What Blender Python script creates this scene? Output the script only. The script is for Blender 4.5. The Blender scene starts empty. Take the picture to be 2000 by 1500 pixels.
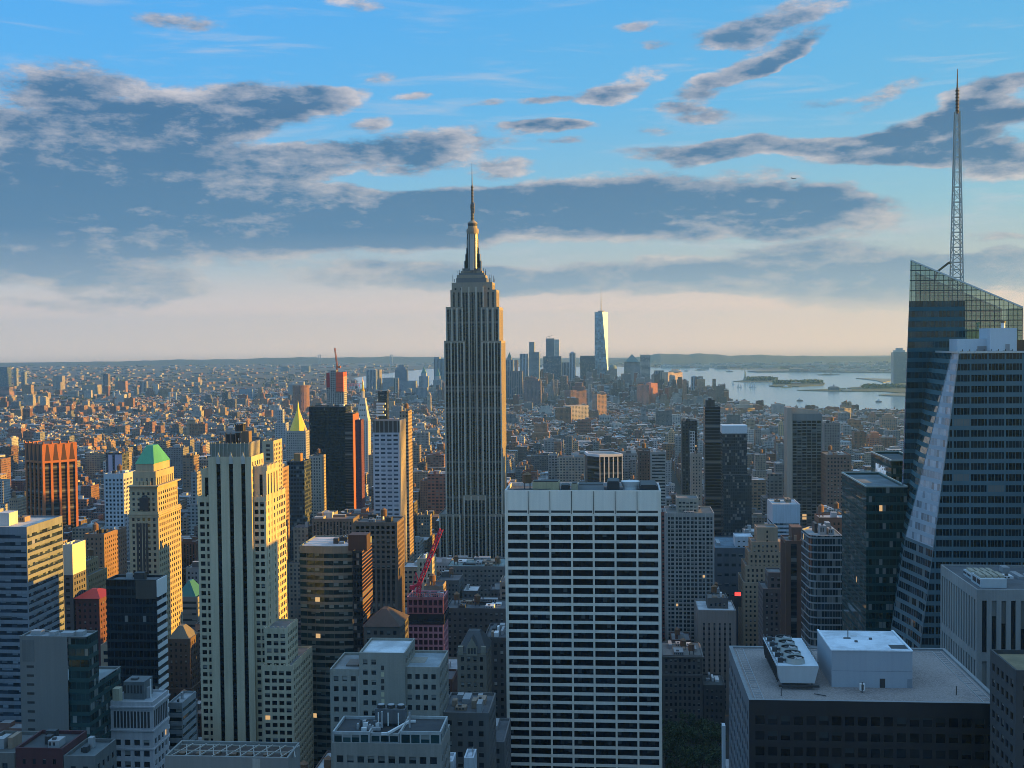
import bpy, math, random
from math import radians as R, sin, cos, tan, atan, pi
from mathutils import Vector, Matrix
import numpy as np
random.seed(7)
SC = bpy.context.scene
COL = SC.collection

# ------------------------------------------------------------------ camera
# world frame: +X along the side streets (to the right), +Y down the avenues (away), metres
EYE = Vector((0, 0, 260))
FPX = 2370.0                                  # focal length in pixels of the 2000 x 1500 photograph
YAW, PITCH, ROLL = R(4.82), R(2.05), 0.0093
f0 = Vector((-sin(YAW), cos(YAW), 0))
r0 = Vector((cos(YAW), sin(YAW), 0))
fwd = (f0 * cos(PITCH) + Vector((0, 0, -sin(PITCH)))).normalized()
up = (f0 * sin(PITCH) + Vector((0, 0, cos(PITCH)))).normalized()
rt = r0 * cos(ROLL) - up * sin(ROLL)
up = up * cos(ROLL) + r0 * sin(ROLL)
cd = bpy.data.cameras.new('camera'); cam = bpy.data.objects.new('camera', cd); COL.objects.link(cam)
cam.matrix_world = Matrix(((rt.x, up.x, -fwd.x, EYE.x), (rt.y, up.y, -fwd.y, EYE.y), (rt.z, up.z, -fwd.z, EYE.z), (0, 0, 0, 1)))
cd.sensor_width = 36; cd.lens = 36 * FPX / 2000
cd.clip_start = 1; cd.clip_end = 80000
SC.camera = cam

def ray(px, py):
    return fwd * FPX + rt * (px - 1000) + up * (750 - py)
def at(px, py, Y):                            # the point seen at px, py that lies Y metres down the avenues
    d = ray(px, py); return EYE + d * (Y / d.y)
def on_ground(px, py, z=0.0):
    d = ray(px, py); return EYE + d * ((z - EYE.z) / d.z)
def pix(p):
    d = Vector(p) - EYE; w = d.dot(fwd)
    return (1000 + FPX * d.dot(rt) / w, 750 - FPX * d.dot(up) / w)

# ------------------------------------------------------------------ render settings
SC.render.engine = 'CYCLES'
cy = SC.cycles
cy.use_denoising = True; cy.filter_width = 0.9
cy.max_bounces = 6; cy.diffuse_bounces = 3; cy.glossy_bounces = 3; cy.transmission_bounces = 4; cy.volume_bounces = 1; cy.transparent_max_bounces = 12
cy.caustics_reflective = False; cy.caustics_refractive = False
vs = SC.view_settings
vs.view_transform = 'Standard'; vs.look = 'None'; vs.gamma = 1; vs.use_curve_mapping = False
vs.exposure = 1.3

# ------------------------------------------------------------------ sun
SUN_EL, SUN_AZ = R(7.5), R(8)                # the sun stands low over the right, a little beyond the side streets
sd = Vector((cos(SUN_EL) * cos(SUN_AZ), cos(SUN_EL) * sin(SUN_AZ), sin(SUN_EL)))
sl = bpy.data.lights.new('sun', 'SUN'); so = bpy.data.objects.new('sun', sl); COL.objects.link(so)
sl.energy = 5.0; sl.angle = R(0.5); sl.color = (1.0, 0.50, 0.035)
so.rotation_euler = sd.to_track_quat('Z', 'Y').to_euler()
so.location = (2000, 500, 900)

# ------------------------------------------------------------------ sky with clouds
W = bpy.data.worlds.new('World'); SC.world = W; W.use_nodes = True

class NT:                                     # small helper for node trees
    def __init__(s, tree): s.t = tree; s.n = tree.nodes; s.l = tree.links
    def put(s, sock, v):
        if v is None: return
        if isinstance(v, bpy.types.NodeSocket): s.l.new(v, sock)
        else: sock.default_value = v
    def new(s, typ, **kw):
        n = s.n.new(typ)
        for k, v in kw.items(): setattr(n, k, v)
        return n
    def m(s, op, a, b=None, c=None, clamp=False):
        n = s.new('ShaderNodeMath', operation=op, use_clamp=clamp)
        s.put(n.inputs[0], a); s.put(n.inputs[1], b); s.put(n.inputs[2], c)
        return n.outputs[0]
    def vm(s, op, a, b=None):
        n = s.new('ShaderNodeVectorMath', operation=op)
        s.put(n.inputs[0], a); s.put(n.inputs[1], b)
        return n.outputs['Value'] if op in ('DOT_PRODUCT', 'LENGTH') else n.outputs[0]
    def mix(s, f, a, b, blend='MIX'):
        n = s.new('ShaderNodeMix', data_type='RGBA', blend_type=blend)
        s.put(n.inputs[0], f); s.put(n.inputs[6], a); s.put(n.inputs[7], b)
        return n.outputs[2]
    def noise(s, vec, scale, detail=3, rough=0.55, dist=0.0):
        n = s.new('ShaderNodeTexNoise'); s.put(n.inputs['Vector'], vec)
        n.inputs['Scale'].default_value = scale; n.inputs['Detail'].default_value = detail
        n.inputs['Roughness'].default_value = rough; n.inputs['Distortion'].default_value = dist
        return n.outputs[0]
    def ramp(s, f, pts, interp='LINEAR'):
        n = s.new('ShaderNodeValToRGB'); cr = n.color_ramp; cr.interpolation = interp
        while len(cr.elements) < len(pts): cr.elements.new(0.5)
        for e, (p, c) in zip(cr.elements, pts): e.position = p; e.color = (*c, 1)
        s.put(n.inputs[0], f); return n.outputs[0]
    def smooth(s, v, lo, hi):
        n = s.new('ShaderNodeMapRange', interpolation_type='SMOOTHSTEP')
        s.put(n.inputs[0], v); n.inputs[1].default_value = lo; n.inputs[2].default_value = hi
        return n.outputs[0]
    def xyz(s, a, b, c=0.0):
        n = s.new('ShaderNodeCombineXYZ'); s.put(n.inputs[0], a); s.put(n.inputs[1], b); s.put(n.inputs[2], c); return n.outputs[0]
    def sep(s, v):
        n = s.new('ShaderNodeSeparateXYZ'); s.put(n.inputs[0], v); return n.outputs

def ang(px, py):                              # bearing and height above the horizon of a direction, radians
    d = ray(px, py).normalized()
    return math.atan2(d.dot(r0), d.dot(f0)), math.asin(d.z)

# cloud banks: centre and half size of each bank, tilt, weight
BANKS = [
 (120, 350, 560, 165, 0, 1.25), (60, 445, 620, 112, 0, 1.2), (430, 215, 290, 62, 8, .85), (150, 170, 190, 46, 2, .7), (600, 190, 130, 30, 6, .5),
 (520, 430, 520, 82, 0, 1.2), (960, 415, 420, 72, 2, 1.25), (1280, 400, 400, 82, 0, 1.2), (1600, 420, 230, 60, -6, .7), (760, 295, 330, 46, 5, .85),
 (850, 545, 330, 42, -3, .95), (1350, 540, 520, 46, 0, 1.1), (1850, 545, 420, 50, 4, 1.0), (270, 558, 170, 34, -2, .6), (90, 590, 220, 22, 0, .4), (1620, 490, 300, 22, -4, .55),
 (1480, 285, 330, 26, 2, .95), (1780, 296, 260, 28, 0, 1.05), (1860, 240, 210, 42, 2, 1.1), (1960, 175, 130, 34, 10, .85), (1975, 320, 140, 44, 0, .9),
 (1440, 140, 170, 36, 20, .8), (1545, 95, 120, 26, 28, .6), (1520, 40, 170, 34, 18, .75), (1400, 75, 90, 26, 10, .5), (1190, 182, 110, 26, 5, .85), (1230, 150, 90, 22, 8, .5), (1275, 68, 55, 18, 8, .65), (1290, 100, 50, 13, 0, .6),
 (1370, 215, 110, 24, -4, .6), (1065, 256, 95, 17, 3, .8), (1050, 200, 62, 13, 9, .6), (730, 150, 70, 12, 3, .5), (785, 188, 60, 13, 0, .55), (730, 235, 60, 20, 0, .6), (340, 48, 110, 22, -2, .55), (690, 10, 80, 22, 0, .55),
 (1740, 175, 150, 20, 14, .5), (940, 210, 50, 10, 0, .45), (1095, 284, 60, 11, 0, .5), (560, 20, 60, 12, 0, .35), (1600, 190, 90, 14, 5, .35), (1960, 470, 90, 14, 0, .5), (1270, 255, 80, 14, 6, .4), (980, 325, 90, 22, 0, .6),
]
g = bpy.data.node_groups.new('cloud_field', 'ShaderNodeTree')
g.interface.new_socket('Vector', in_out='INPUT', socket_type='NodeSocketVector')
g.interface.new_socket('Density', in_out='OUTPUT', socket_type='NodeSocketFloat')
g.interface.new_socket('Slope', in_out='OUTPUT', socket_type='NodeSocketFloat')
G = NT(g)
gi = G.new('NodeGroupInput'); go = G.new('NodeGroupOutput')
st = G.vm('MULTIPLY', gi.outputs[0], (1.0, 2.5, 1.0))
warp = G.new('ShaderNodeTexNoise'); G.put(warp.inputs['Vector'], st); warp.inputs['Scale'].default_value = 9; warp.inputs['Detail'].default_value = 4
wv = G.vm('MULTIPLY', G.vm('SUBTRACT', warp.outputs['Color'], (.5, .5, .5)), (0.085, 0.034, 0))
pv = G.vm('ADD', gi.outputs[0], wv)
acc = None
for (cx, cy_, rx, ry, tilt, w) in BANKS:
    a, e = ang(cx, cy_); n = G.new('ShaderNodeMapping', vector_type='TEXTURE')
    G.put(n.inputs[0], pv); n.inputs['Location'].default_value = (a, e, 0)
    n.inputs['Rotation'].default_value = (0, 0, R(tilt)); n.inputs['Scale'].default_value = (rx / FPX, ry / FPX, 1)
    k = G.m('SUBTRACT', 1.0, G.vm('DOT_PRODUCT', n.outputs[0], n.outputs[0]), clamp=True)
    acc = G.m('MULTIPLY_ADD', k, w, acc if acc is not None else 0.0)
acc = G.m('MINIMUM', acc, 1.35)
# the rest of the sky, outside the view, has broken cloud as well
def broken(v):
    return G.m('MULTIPLY_ADD', G.noise(v, 13, 9, .66, .25), 1.45, G.m('MULTIPLY_ADD', G.noise(v, 46, 8, .72), 1.15, -1.32))
bA = broken(st); bB = broken(G.vm('ADD', st, (.020, .020, 0)))
amp = G.m('MULTIPLY_ADD', acc, .85, .40)
G.l.new(G.m('MULTIPLY_ADD', bA, amp, acc), go.inputs[0])
G.l.new(G.m('SUBTRACT', bA, bB), go.inputs[1])

N = NT(W.node_tree); N.n.clear()
wo = N.new('ShaderNodeOutputWorld'); bg = N.new('ShaderNodeBackground'); N.l.new(bg.outputs[0], wo.inputs[0])
dirn = N.new('ShaderNodeTexCoord').outputs['Generated']
sky = N.new('ShaderNodeTexSky', sky_type='NISHITA'); sky.sun_disc = False
sky.sun_elevation = SUN_EL; sky.sun_rotation = pi / 2 - SUN_AZ; sky.altitude = 200; sky.air_density = 1.0; sky.dust_density = 1.2; sky.ozone_density = 3.0
fz = N.vm('DOT_PRODUCT', dirn, tuple(f0)); rz = N.vm('DOT_PRODUCT', dirn, tuple(r0)); dz = N.sep(dirn)[2]
az = N.m('ARCTAN2', rz, fz); el = N.m('ARCSINE', dz)
p = N.xyz(az, el)
cn = N.new('ShaderNodeGroup'); cn.node_tree = g; N.put(cn.inputs[0], p); d0, grad = cn.outputs[0], cn.outputs[1]
cover = N.m('MULTIPLY', N.smooth(d0, .17, .56), N.smooth(el, .008, .04))
thick = N.smooth(d0, .42, 1.15)
pst = N.vm('MULTIPLY', p, (1.0, 2.6, 1.0))
soft = N.noise(N.vm('MULTIPLY', N.vm('ADD', pst, (3.1, 1.7, 0)), (.75, 1.7, 1)), 9, 4, .52); fine = N.noise(pst, 34, 7, .68)
lit = N.m('MULTIPLY_ADD', N.m('SUBTRACT', soft, .5), 1.9, N.m('MULTIPLY', grad, 1.0))
lit = N.m('ADD', N.m('MULTIPLY_ADD', N.m('SUBTRACT', fine, .5), 1.15, lit), N.m('MULTIPLY_ADD', thick, -.60, .51), clamp=True)
elr = N.m('DIVIDE', el, .30)
wisp = N.noise(N.vm('MULTIPLY', N.vm('ADD', p, (.7, .2, 0)), (3.2, 26, 1)), 2.2, 8, .62, .5)
wisp = N.m('MULTIPLY', N.m('MULTIPLY', N.smooth(wisp, .50, .72), .42), N.m('MULTIPLY', N.smooth(el, .03, .07), N.smooth(el, .33, .20)))
ccol = N.mix(lit, N.ramp(elr, [(0, (.36, .40, .45)), (.16, (.26, .36, .46)), (.30, (.10, .22, .37)), (.6, (.065, .165, .31)), (1, (.11, .25, .43))]),
             N.ramp(elr, [(0, (.62, .53, .47)), (.2, (.62, .58, .55)), (.45, (.62, .59, .60)), (1, (.62, .60, .66))]))
grade = N.ramp(elr, [(0, (1.10, .77, .57)), (.09, (.98, .72, .60)), (.21, (.50, .57, .60)), (.36, (.30, .57, .73)), (.62, (.155, .51, .86)), (1, (.09, .44, .90))])
NISH = 0.10
grade = N.mix(N.smooth(az, -.45, .45), N.mix(1.0, grade, (.86, .97, 1.07, 1), 'MULTIPLY'), N.mix(1.0, grade, (1.08, 1.02, .95, 1), 'MULTIPLY'))
grade = N.mix(N.smooth(el, .30, .75), grade, (.40, .70, 1.10, 1))      # upper sky out of view, set brighter to lift and cool the shade
base = N.mix(0.90, N.mix(1.0, sky.outputs[0], (NISH, NISH, NISH, 1), 'MULTIPLY'), grade)
base = N.mix(wisp, base, (.60, .60, .64, 1))
fin = N.mix(N.m('MULTIPLY', cover, .95), base, ccol)
fin = N.mix(N.smooth(el, -.004, -.03), fin, (.02, .03, .04, 1))       # below the horizon: dark land
N.l.new(fin, bg.inputs[0]); bg.inputs[1].default_value = 0.415
# ------------------------------------------------------------------ materials
MATS = {}
def _base(key, build):
    if key in MATS: return MATS[key]
    m = bpy.data.materials.new(key.split('|')[0]); m.use_nodes = True; m.node_tree.nodes.clear()
    T = NT(m.node_tree); out = T.new('ShaderNodeOutputMaterial'); b = T.new('ShaderNodeBsdfPrincipled')
    T.l.new(b.outputs[0], out.inputs[0]); build(T, b); MATS[key] = m; return m
def c4(c): return (c[0], c[1], c[2], 1)

def wall(col, rough=.85, var=.22, metal=0.0):
    def f(T, b):
        pos = T.new('ShaderNodeNewGeometry').outputs['Position']
        big = T.noise(T.vm('MULTIPLY', pos, (.06, .06, .018)), 1, 4, .6)          # weathering
        streak = T.noise(T.vm('MULTIPLY', pos, (.9, .9, .03)), 1, 3, .6)          # rain streaks
        fine = T.noise(pos, 1.7, 2)
        v = T.m('ADD', T.m('MULTIPLY', big, .5), T.m('MULTIPLY_ADD', streak, .35, T.m('MULTIPLY', fine, .15)))
        s = T.smooth(v, .30, .70)
        d = tuple(max(0, x * (1 - var * 1.2)) for x in col); l = tuple(min(.95, x * (1 + var * .55)) for x in col)
        T.put(b.inputs['Base Color'], T.mix(s, c4(d), c4(l)))
        b.inputs['Roughness'].default_value = rough; b.inputs['Metallic'].default_value = metal
    return _base('wall_finish|%s%s%s%s' % (col, rough, var, metal), f)

def paint(col, rough=.5, metal=0.0):
    return wall(col, rough, .08, metal)

def uvnode(T):
    n = T.new('ShaderNodeUVMap'); n.uv_map = 'uv'; return T.sep(n.outputs[0])

def _rand(T, x, y, seed=0.0):
    n = T.new('ShaderNodeTexWhiteNoise', noise_dimensions='3D'); T.put(n.inputs['Vector'], T.xyz(x, y, seed)); return T.sep(n.outputs[1])

def glass(col=(.012, .018, .025), lit=.001, blind=.45, rough=.10, bcol=(.30, .30, .28)):
    """panes: uv counts panes, so each whole number is one window with its own blind and tint"""
    def f(T, b):
        u = uvnode(T); oi = T.new('ShaderNodeObjectInfo').outputs['Random']
        i, j = T.m('FLOOR', u[0]), T.m('FLOOR', u[1]); fy = T.m('FRACT', u[1])
        r = _rand(T, T.m('MULTIPLY_ADD', oi, 977.0, i), j, 3.1)
        hasb = T.m('LESS_THAN', r[0], blind)
        drop = T.m('MULTIPLY_ADD', r[1], -.75, .95)
        bm_ = T.m('MULTIPLY', hasb, T.m('GREATER_THAN', fy, drop))
        tint = T.mix(r[2], c4(tuple(x * .55 for x in col)), c4(tuple(x * 1.9 for x in col)))
        T.put(b.inputs['Base Color'], T.mix(T.m('MULTIPLY', bm_, T.m('MULTIPLY_ADD', r[2], .7, .25)), tint, c4(bcol)))
        T.put(b.inputs['Roughness'], T.m('MULTIPLY_ADD', bm_, .3, rough))
        b.inputs['IOR'].default_value = 1.5; b.inputs['Specular Tint'].default_value = (.55, .85, 1, 1)
        nrm = T.new('ShaderNodeBump'); nrm.inputs['Strength'].default_value = .12; nrm.inputs['Distance'].default_value = .4
        pos = T.new('ShaderNodeNewGeometry').outputs['Position']
        T.put(nrm.inputs['Height'], T.noise(pos, .35, 1)); T.l.new(nrm.outputs[0], b.inputs['Normal'])
        on = T.m('LESS_THAN', r[1], lit)
        b.inputs['Emission Color'].default_value = (1, .62, .28, 1)
        T.put(b.inputs['Emission Strength'], T.m('MULTIPLY', on, .28))
    return _base('window_glass|%s%s%s%s%s' % (col, lit, blind, rough, bcol), f)

def curtain(wc, gc, bay=3.0, flo=3.6, fx=.6, fy=.55, lit=.001, rough=.12, var=.2, spandrel=None, off=0.0, metal=0.0, minor=0, blind=.16):
    """facade pattern on uv in metres: piers and spandrels of colour wc, panes of colour gc set in them"""
    def f(T, b):
        u = uvnode(T)
        cu, cv = T.m('DIVIDE', u[0], bay), T.m('DIVIDE', u[1], flo)
        i, j = T.m('FLOOR', cu), T.m('FLOOR', cv); x, y = T.m('FRACT', cu), T.m('FRACT', cv)
        mx = T.m('LESS_THAN', T.m('ABSOLUTE', T.m('SUBTRACT', x, .5)), fx / 2) if fx < 1 else None
        my = T.m('LESS_THAN', T.m('ABSOLUTE', T.m('SUBTRACT', y, .5)), fy / 2) if fy < 1 else None
        mask = my if mx is None else (mx if my is None else T.m('MULTIPLY', mx, my))
        if minor:
            z = T.m('FRACT', T.m('MULTIPLY', cu, float(minor)))
            mask = T.m('MULTIPLY', mask, T.m('GREATER_THAN', z, .13))
        r = _rand(T, i, j, 1.7)
        pos = T.new('ShaderNodeNewGeometry').outputs['Position']
        big = T.smooth(T.noise(T.vm('MULTIPLY', pos, (.05, .05, .02)), 1, 4, .6), .3, .7)
        wcol = T.mix(big, c4(tuple(q * (1 - var) for q in wc)), c4(tuple(min(.95, q * (1 + var * .5)) for q in wc)))
        if spandrel is not None and mx is not None:
            wcol = T.mix(mx, wcol, c4(spandrel))
        gcol = T.mix(r[0], c4(tuple(q * .5 for q in gc)), c4(tuple(min(.9, q * 1.7) for q in gc)))
        bl = T.m('LESS_THAN', r[1], blind)
        gcol = T.mix(T.m('MULTIPLY', bl, .55), gcol, c4((.30, .30, .28)))
        T.put(b.inputs['Base Color'], T.mix(mask, wcol, gcol))
        T.put(b.inputs['Roughness'], T.m('MULTIPLY_ADD', mask, rough - .75, .75))
        b.inputs['Metallic'].default_value = metal; b.inputs['IOR'].default_value = 1.5; b.inputs['Specular Tint'].default_value = (.50, .84, 1, 1)
        on = T.m('MULTIPLY', mask, T.m('LESS_THAN', r[2], lit))
        b.inputs['Emission Color'].default_value = (1, .62, .28, 1)
        T.put(b.inputs['Emission Strength'], T.m('MULTIPLY', on, .28))
        nb = T.new('ShaderNodeBump', invert=True); nb.inputs['Strength'].default_value = .6; nb.inputs['Distance'].default_value = .3
        T.put(nb.inputs['Height'], mask); T.l.new(nb.outputs[0], b.inputs['Normal'])
    return _base('facade_pattern|%s' % ((wc, gc, bay, flo, fx, fy, lit, rough, var, spandrel, metal, minor, blind),), f)

def city_mat():
    """one finish for the ordinary blocks: the face colour is the wall or roof colour, its alpha picks the window rhythm"""
    def f(T, b):
        ca = T.new('ShaderNodeVertexColor'); ca.layer_name = 'tone'
        g_ = T.new('ShaderNodeNewGeometry'); nz = T.sep(g_.outputs['Normal'])[2]
        u = uvnode(T); al = ca.outputs['Alpha']
        bay, flo = T.m('MULTIPLY_ADD', al, 3.2, 2.0), T.m('MULTIPLY_ADD', al, .9, 3.1)
        cu, cv = T.m('DIVIDE', u[0], bay), T.m('DIVIDE', u[1], flo)
        i, j = T.m('FLOOR', cu), T.m('FLOOR', cv); x, y = T.m('FRACT', cu), T.m('FRACT', cv)
        mask = T.m('MULTIPLY', T.m('LESS_THAN', T.m('ABSOLUTE', T.m('SUBTRACT', x, .5)), T.m('MULTIPLY_ADD', al, .12, .22)),
                   T.m('LESS_THAN', T.m('ABSOLUTE', T.m('SUBTRACT', y, .48)), T.m('MULTIPLY_ADD', al, -.05, .29)))
        side = T.m('LESS_THAN', T.m('ABSOLUTE', nz), .5)
        mask = T.m('MULTIPLY', mask, T.m('MULTIPLY', side, T.m('LESS_THAN', al, .985)))
        r = _rand(T, i, j, 2.2)
        big = T.smooth(T.noise(T.vm('MULTIPLY', g_.outputs['Position'], (.12, .12, .05)), 1, 4, .65), .28, .72)
        wc = T.mix(1.0, ca.outputs['Color'], T.mix(big, (.72, .72, .74, 1), (1.12, 1.1, 1.06, 1)), 'MULTIPLY')
        gc = T.mix(r[0], (.012, .016, .022, 1), (.05, .058, .068, 1))
        gc = T.mix(T.m('MULTIPLY', T.m('LESS_THAN', r[1], .2), .5), gc, (.3, .3, .28, 1))
        T.put(b.inputs['Base Color'], T.mix(mask, wc, gc))
        T.put(b.inputs['Roughness'], T.m('MULTIPLY_ADD', mask, -.65, .82))
        on = T.m('MULTIPLY', mask, T.m('LESS_THAN', r[2], .0008))
        b.inputs['Emission Color'].default_value = (1, .62, .28, 1)
        T.put(b.inputs['Emission Strength'], T.m('MULTIPLY', on, .28))
    return _base('city_finish', f)

def roof_mat(col):
    def f(T, b):
        pos = T.new('ShaderNodeNewGeometry').outputs['Position']
        a = T.smooth(T.noise(pos, .10, 5, .65), .35, .68); s = T.noise(pos, 1.5, 3)
        v = T.m('MULTIPLY_ADD', s, .3, T.m('MULTIPLY', a, .7))
        T.put(b.inputs['Base Color'], T.mix(v, c4(tuple(x * .62 for x in col)), c4(tuple(min(.9, x * 1.25) for x in col))))
        b.inputs['Roughness'].default_value = .9
    return _base('roof_surface|%s' % (col,), f)

# ------------------------------------------------------------------ mesh builder
class MB:
    def __init__(s): s.v = []; s.k = {}; s.f = []; s.fm = []; s.uv = []; s.mats = []; s.mi = {}; s.tone = None
    def vert(s, p):
        k = (round(p[0], 3), round(p[1], 3), round(p[2], 3)); i = s.k.get(k)
        if i is None: i = s.k[k] = len(s.v); s.v.append(k)
        return i
    def mat(s, m):
        i = s.mi.get(m.name)
        if i is None: i = s.mi[m.name] = len(s.mats); s.mats.append(m)
        return i
    def poly(s, pts, m, uv=None):
        idx = [s.vert(p) for p in pts]
        if len(set(idx)) < len(idx): 
            keep = [n for n in range(len(idx)) if idx[n] != idx[n - 1]]
            idx = [idx[n] for n in keep]; pts = [pts[n] for n in keep]; uv = [uv[n] for n in keep] if uv else None
            if len(set(idx)) < 3 or len(set(idx)) < len(idx): return
        if uv is None:
            a = Vector(pts[0]); nrm = Vector((0, 0, 0))
            for n in range(1, len(pts) - 1): nrm += (Vector(pts[n]) - a).cross(Vector(pts[n + 1]) - a)
            if abs(nrm.z) > .8 * nrm.length: uv = [(p[0], p[1]) for p in pts]
            else:
                h = Vector((-nrm.y, nrm.x, 0)); h = h.normalized() if h.length > 1e-9 else Vector((1, 0, 0))
                uv = [(p[0] * h.x + p[1] * h.y, p[2]) for p in pts]
        s.f.append(idx); s.fm.append(s.mat(m)); s.uv.extend(uv)
    def box(s, x0, x1, y0, y1, z0, z1, m, mt=None, bottom=False, rot=0.0):
        c = Vector(((x0 + x1) / 2, (y0 + y1) / 2, 0)); q = [(x0, y0), (x1, y0), (x1, y1), (x0, y1)]
        if rot:
            cs, sn = cos(rot), sin(rot); q = [(c.x + (x - c.x) * cs - (y - c.y) * sn, c.y + (x - c.x) * sn + (y - c.y) * cs) for x, y in q]
        s.prism(q, z0, z1, m, mt, bottom)
    def prism(s, q, z0, z1, m, mt=None, bottom=False, top=True):
        for a, b in zip(q, q[1:] + q[:1]):
            s.poly([(*a, z0), (*b, z0), (*b, z1), (*a, z1)], m)
        if top: s.poly([(*a, z1) for a in q], mt or m)
        if bottom: s.poly([(*a, z0) for a in reversed(q)], m)
    def frustum(s, q0, z0, q1, z1, m, top=True, mt=None, bottom=False):
        n = len(q0)
        for i in range(n):
            j = (i + 1) % n
            s.poly([(*q0[i], z0), (*q0[j], z0), (*q1[j], z1), (*q1[i], z1)], m)
        if top: s.poly([(*a, z1) for a in q1], mt or m)
        if bottom: s.poly([(*a, z0) for a in reversed(q0)], m)
    def cyl(s, cx, cy, z0, z1, r0_, r1=None, n=10, m=None, top=True, bottom=False, ph=0.0):
        r1 = r0_ if r1 is None else r1
        a = [(cx + r0_ * cos(ph + 2 * pi * i / n), cy + r0_ * sin(ph + 2 * pi * i / n)) for i in range(n)]
        b = [(cx + r1 * cos(ph + 2 * pi * i / n), cy + r1 * sin(ph + 2 * pi * i / n)) for i in range(n)]
        s.frustum(a, z0, b, z1, m, top and r1 > .01, None, bottom)
    def strut(s, p, q, r, m, r2=None):
        p, q = Vector(p), Vector(q); d = (q - p).normalized(); r2 = r if r2 is None else r2
        a = d.cross(Vector((0, 0, 1)) if abs(d.z) < .95 else Vector((1, 0, 0))).normalized(); b = d.cross(a)
        P = [p + (a * i + b * j) * r for i, j in ((-1, -1), (1, -1), (1, 1), (-1, 1))]
        Q = [q + (a * i + b * j) * r2 for i, j in ((-1, -1), (1, -1), (1, 1), (-1, 1))]
        for i in range(4):
            j = (i + 1) % 4; s.poly([P[j], P[i], Q[i], Q[j]], m)
        s.poly(Q[::-1], m); s.poly(P, m)
    def mesh(s, name, off=(0, 0, 0)):
        me = bpy.data.meshes.new(name)
        o = off
        me.from_pydata([(x - o[0], y - o[1], z - o[2]) for x, y, z in s.v], [], s.f)
        for m in s.mats: me.materials.append(m)
        me.polygons.foreach_set('material_index', s.fm)
        u = me.uv_layers.new(name='uv'); u.data.foreach_set('uv', [c for p in s.uv for c in p])
        if s.tone is not None:
            ca = me.color_attributes.new('tone', 'FLOAT_COLOR', 'CORNER')
            flat = []
            for f_, t in zip(s.f, s.tone): flat.extend(list(t) * len(f_))
            ca.data.foreach_set('color', flat)
        me.update(); return me
    def build(s, name, parent=None, **props):
        if not s.f: return None
        off = parent['_base'] if parent is not None and '_base' in parent else (0, 0, 0)
        if parent is None: off = props.pop('off', (0, 0, 0))
        o = bpy.data.objects.new(name, s.mesh(name, off)); COL.objects.link(o)
        if parent is not None: o.parent = parent
        else: o.location = off
        for k, v in props.items(): o[k] = v
        return o

BASES = {}
def thing(name, label, cat, loc, group=None):
    o = bpy.data.objects.new(name, None); COL.objects.link(o); o.location = loc
    o['label'] = label; o['category'] = cat; o['_base'] = tuple(loc)
    if group: o['group'] = group
    return o
def tag(o, label, cat, group=None):
    o['label'] = label; o['category'] = cat
    if group: o['group'] = group
    return o

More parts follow.
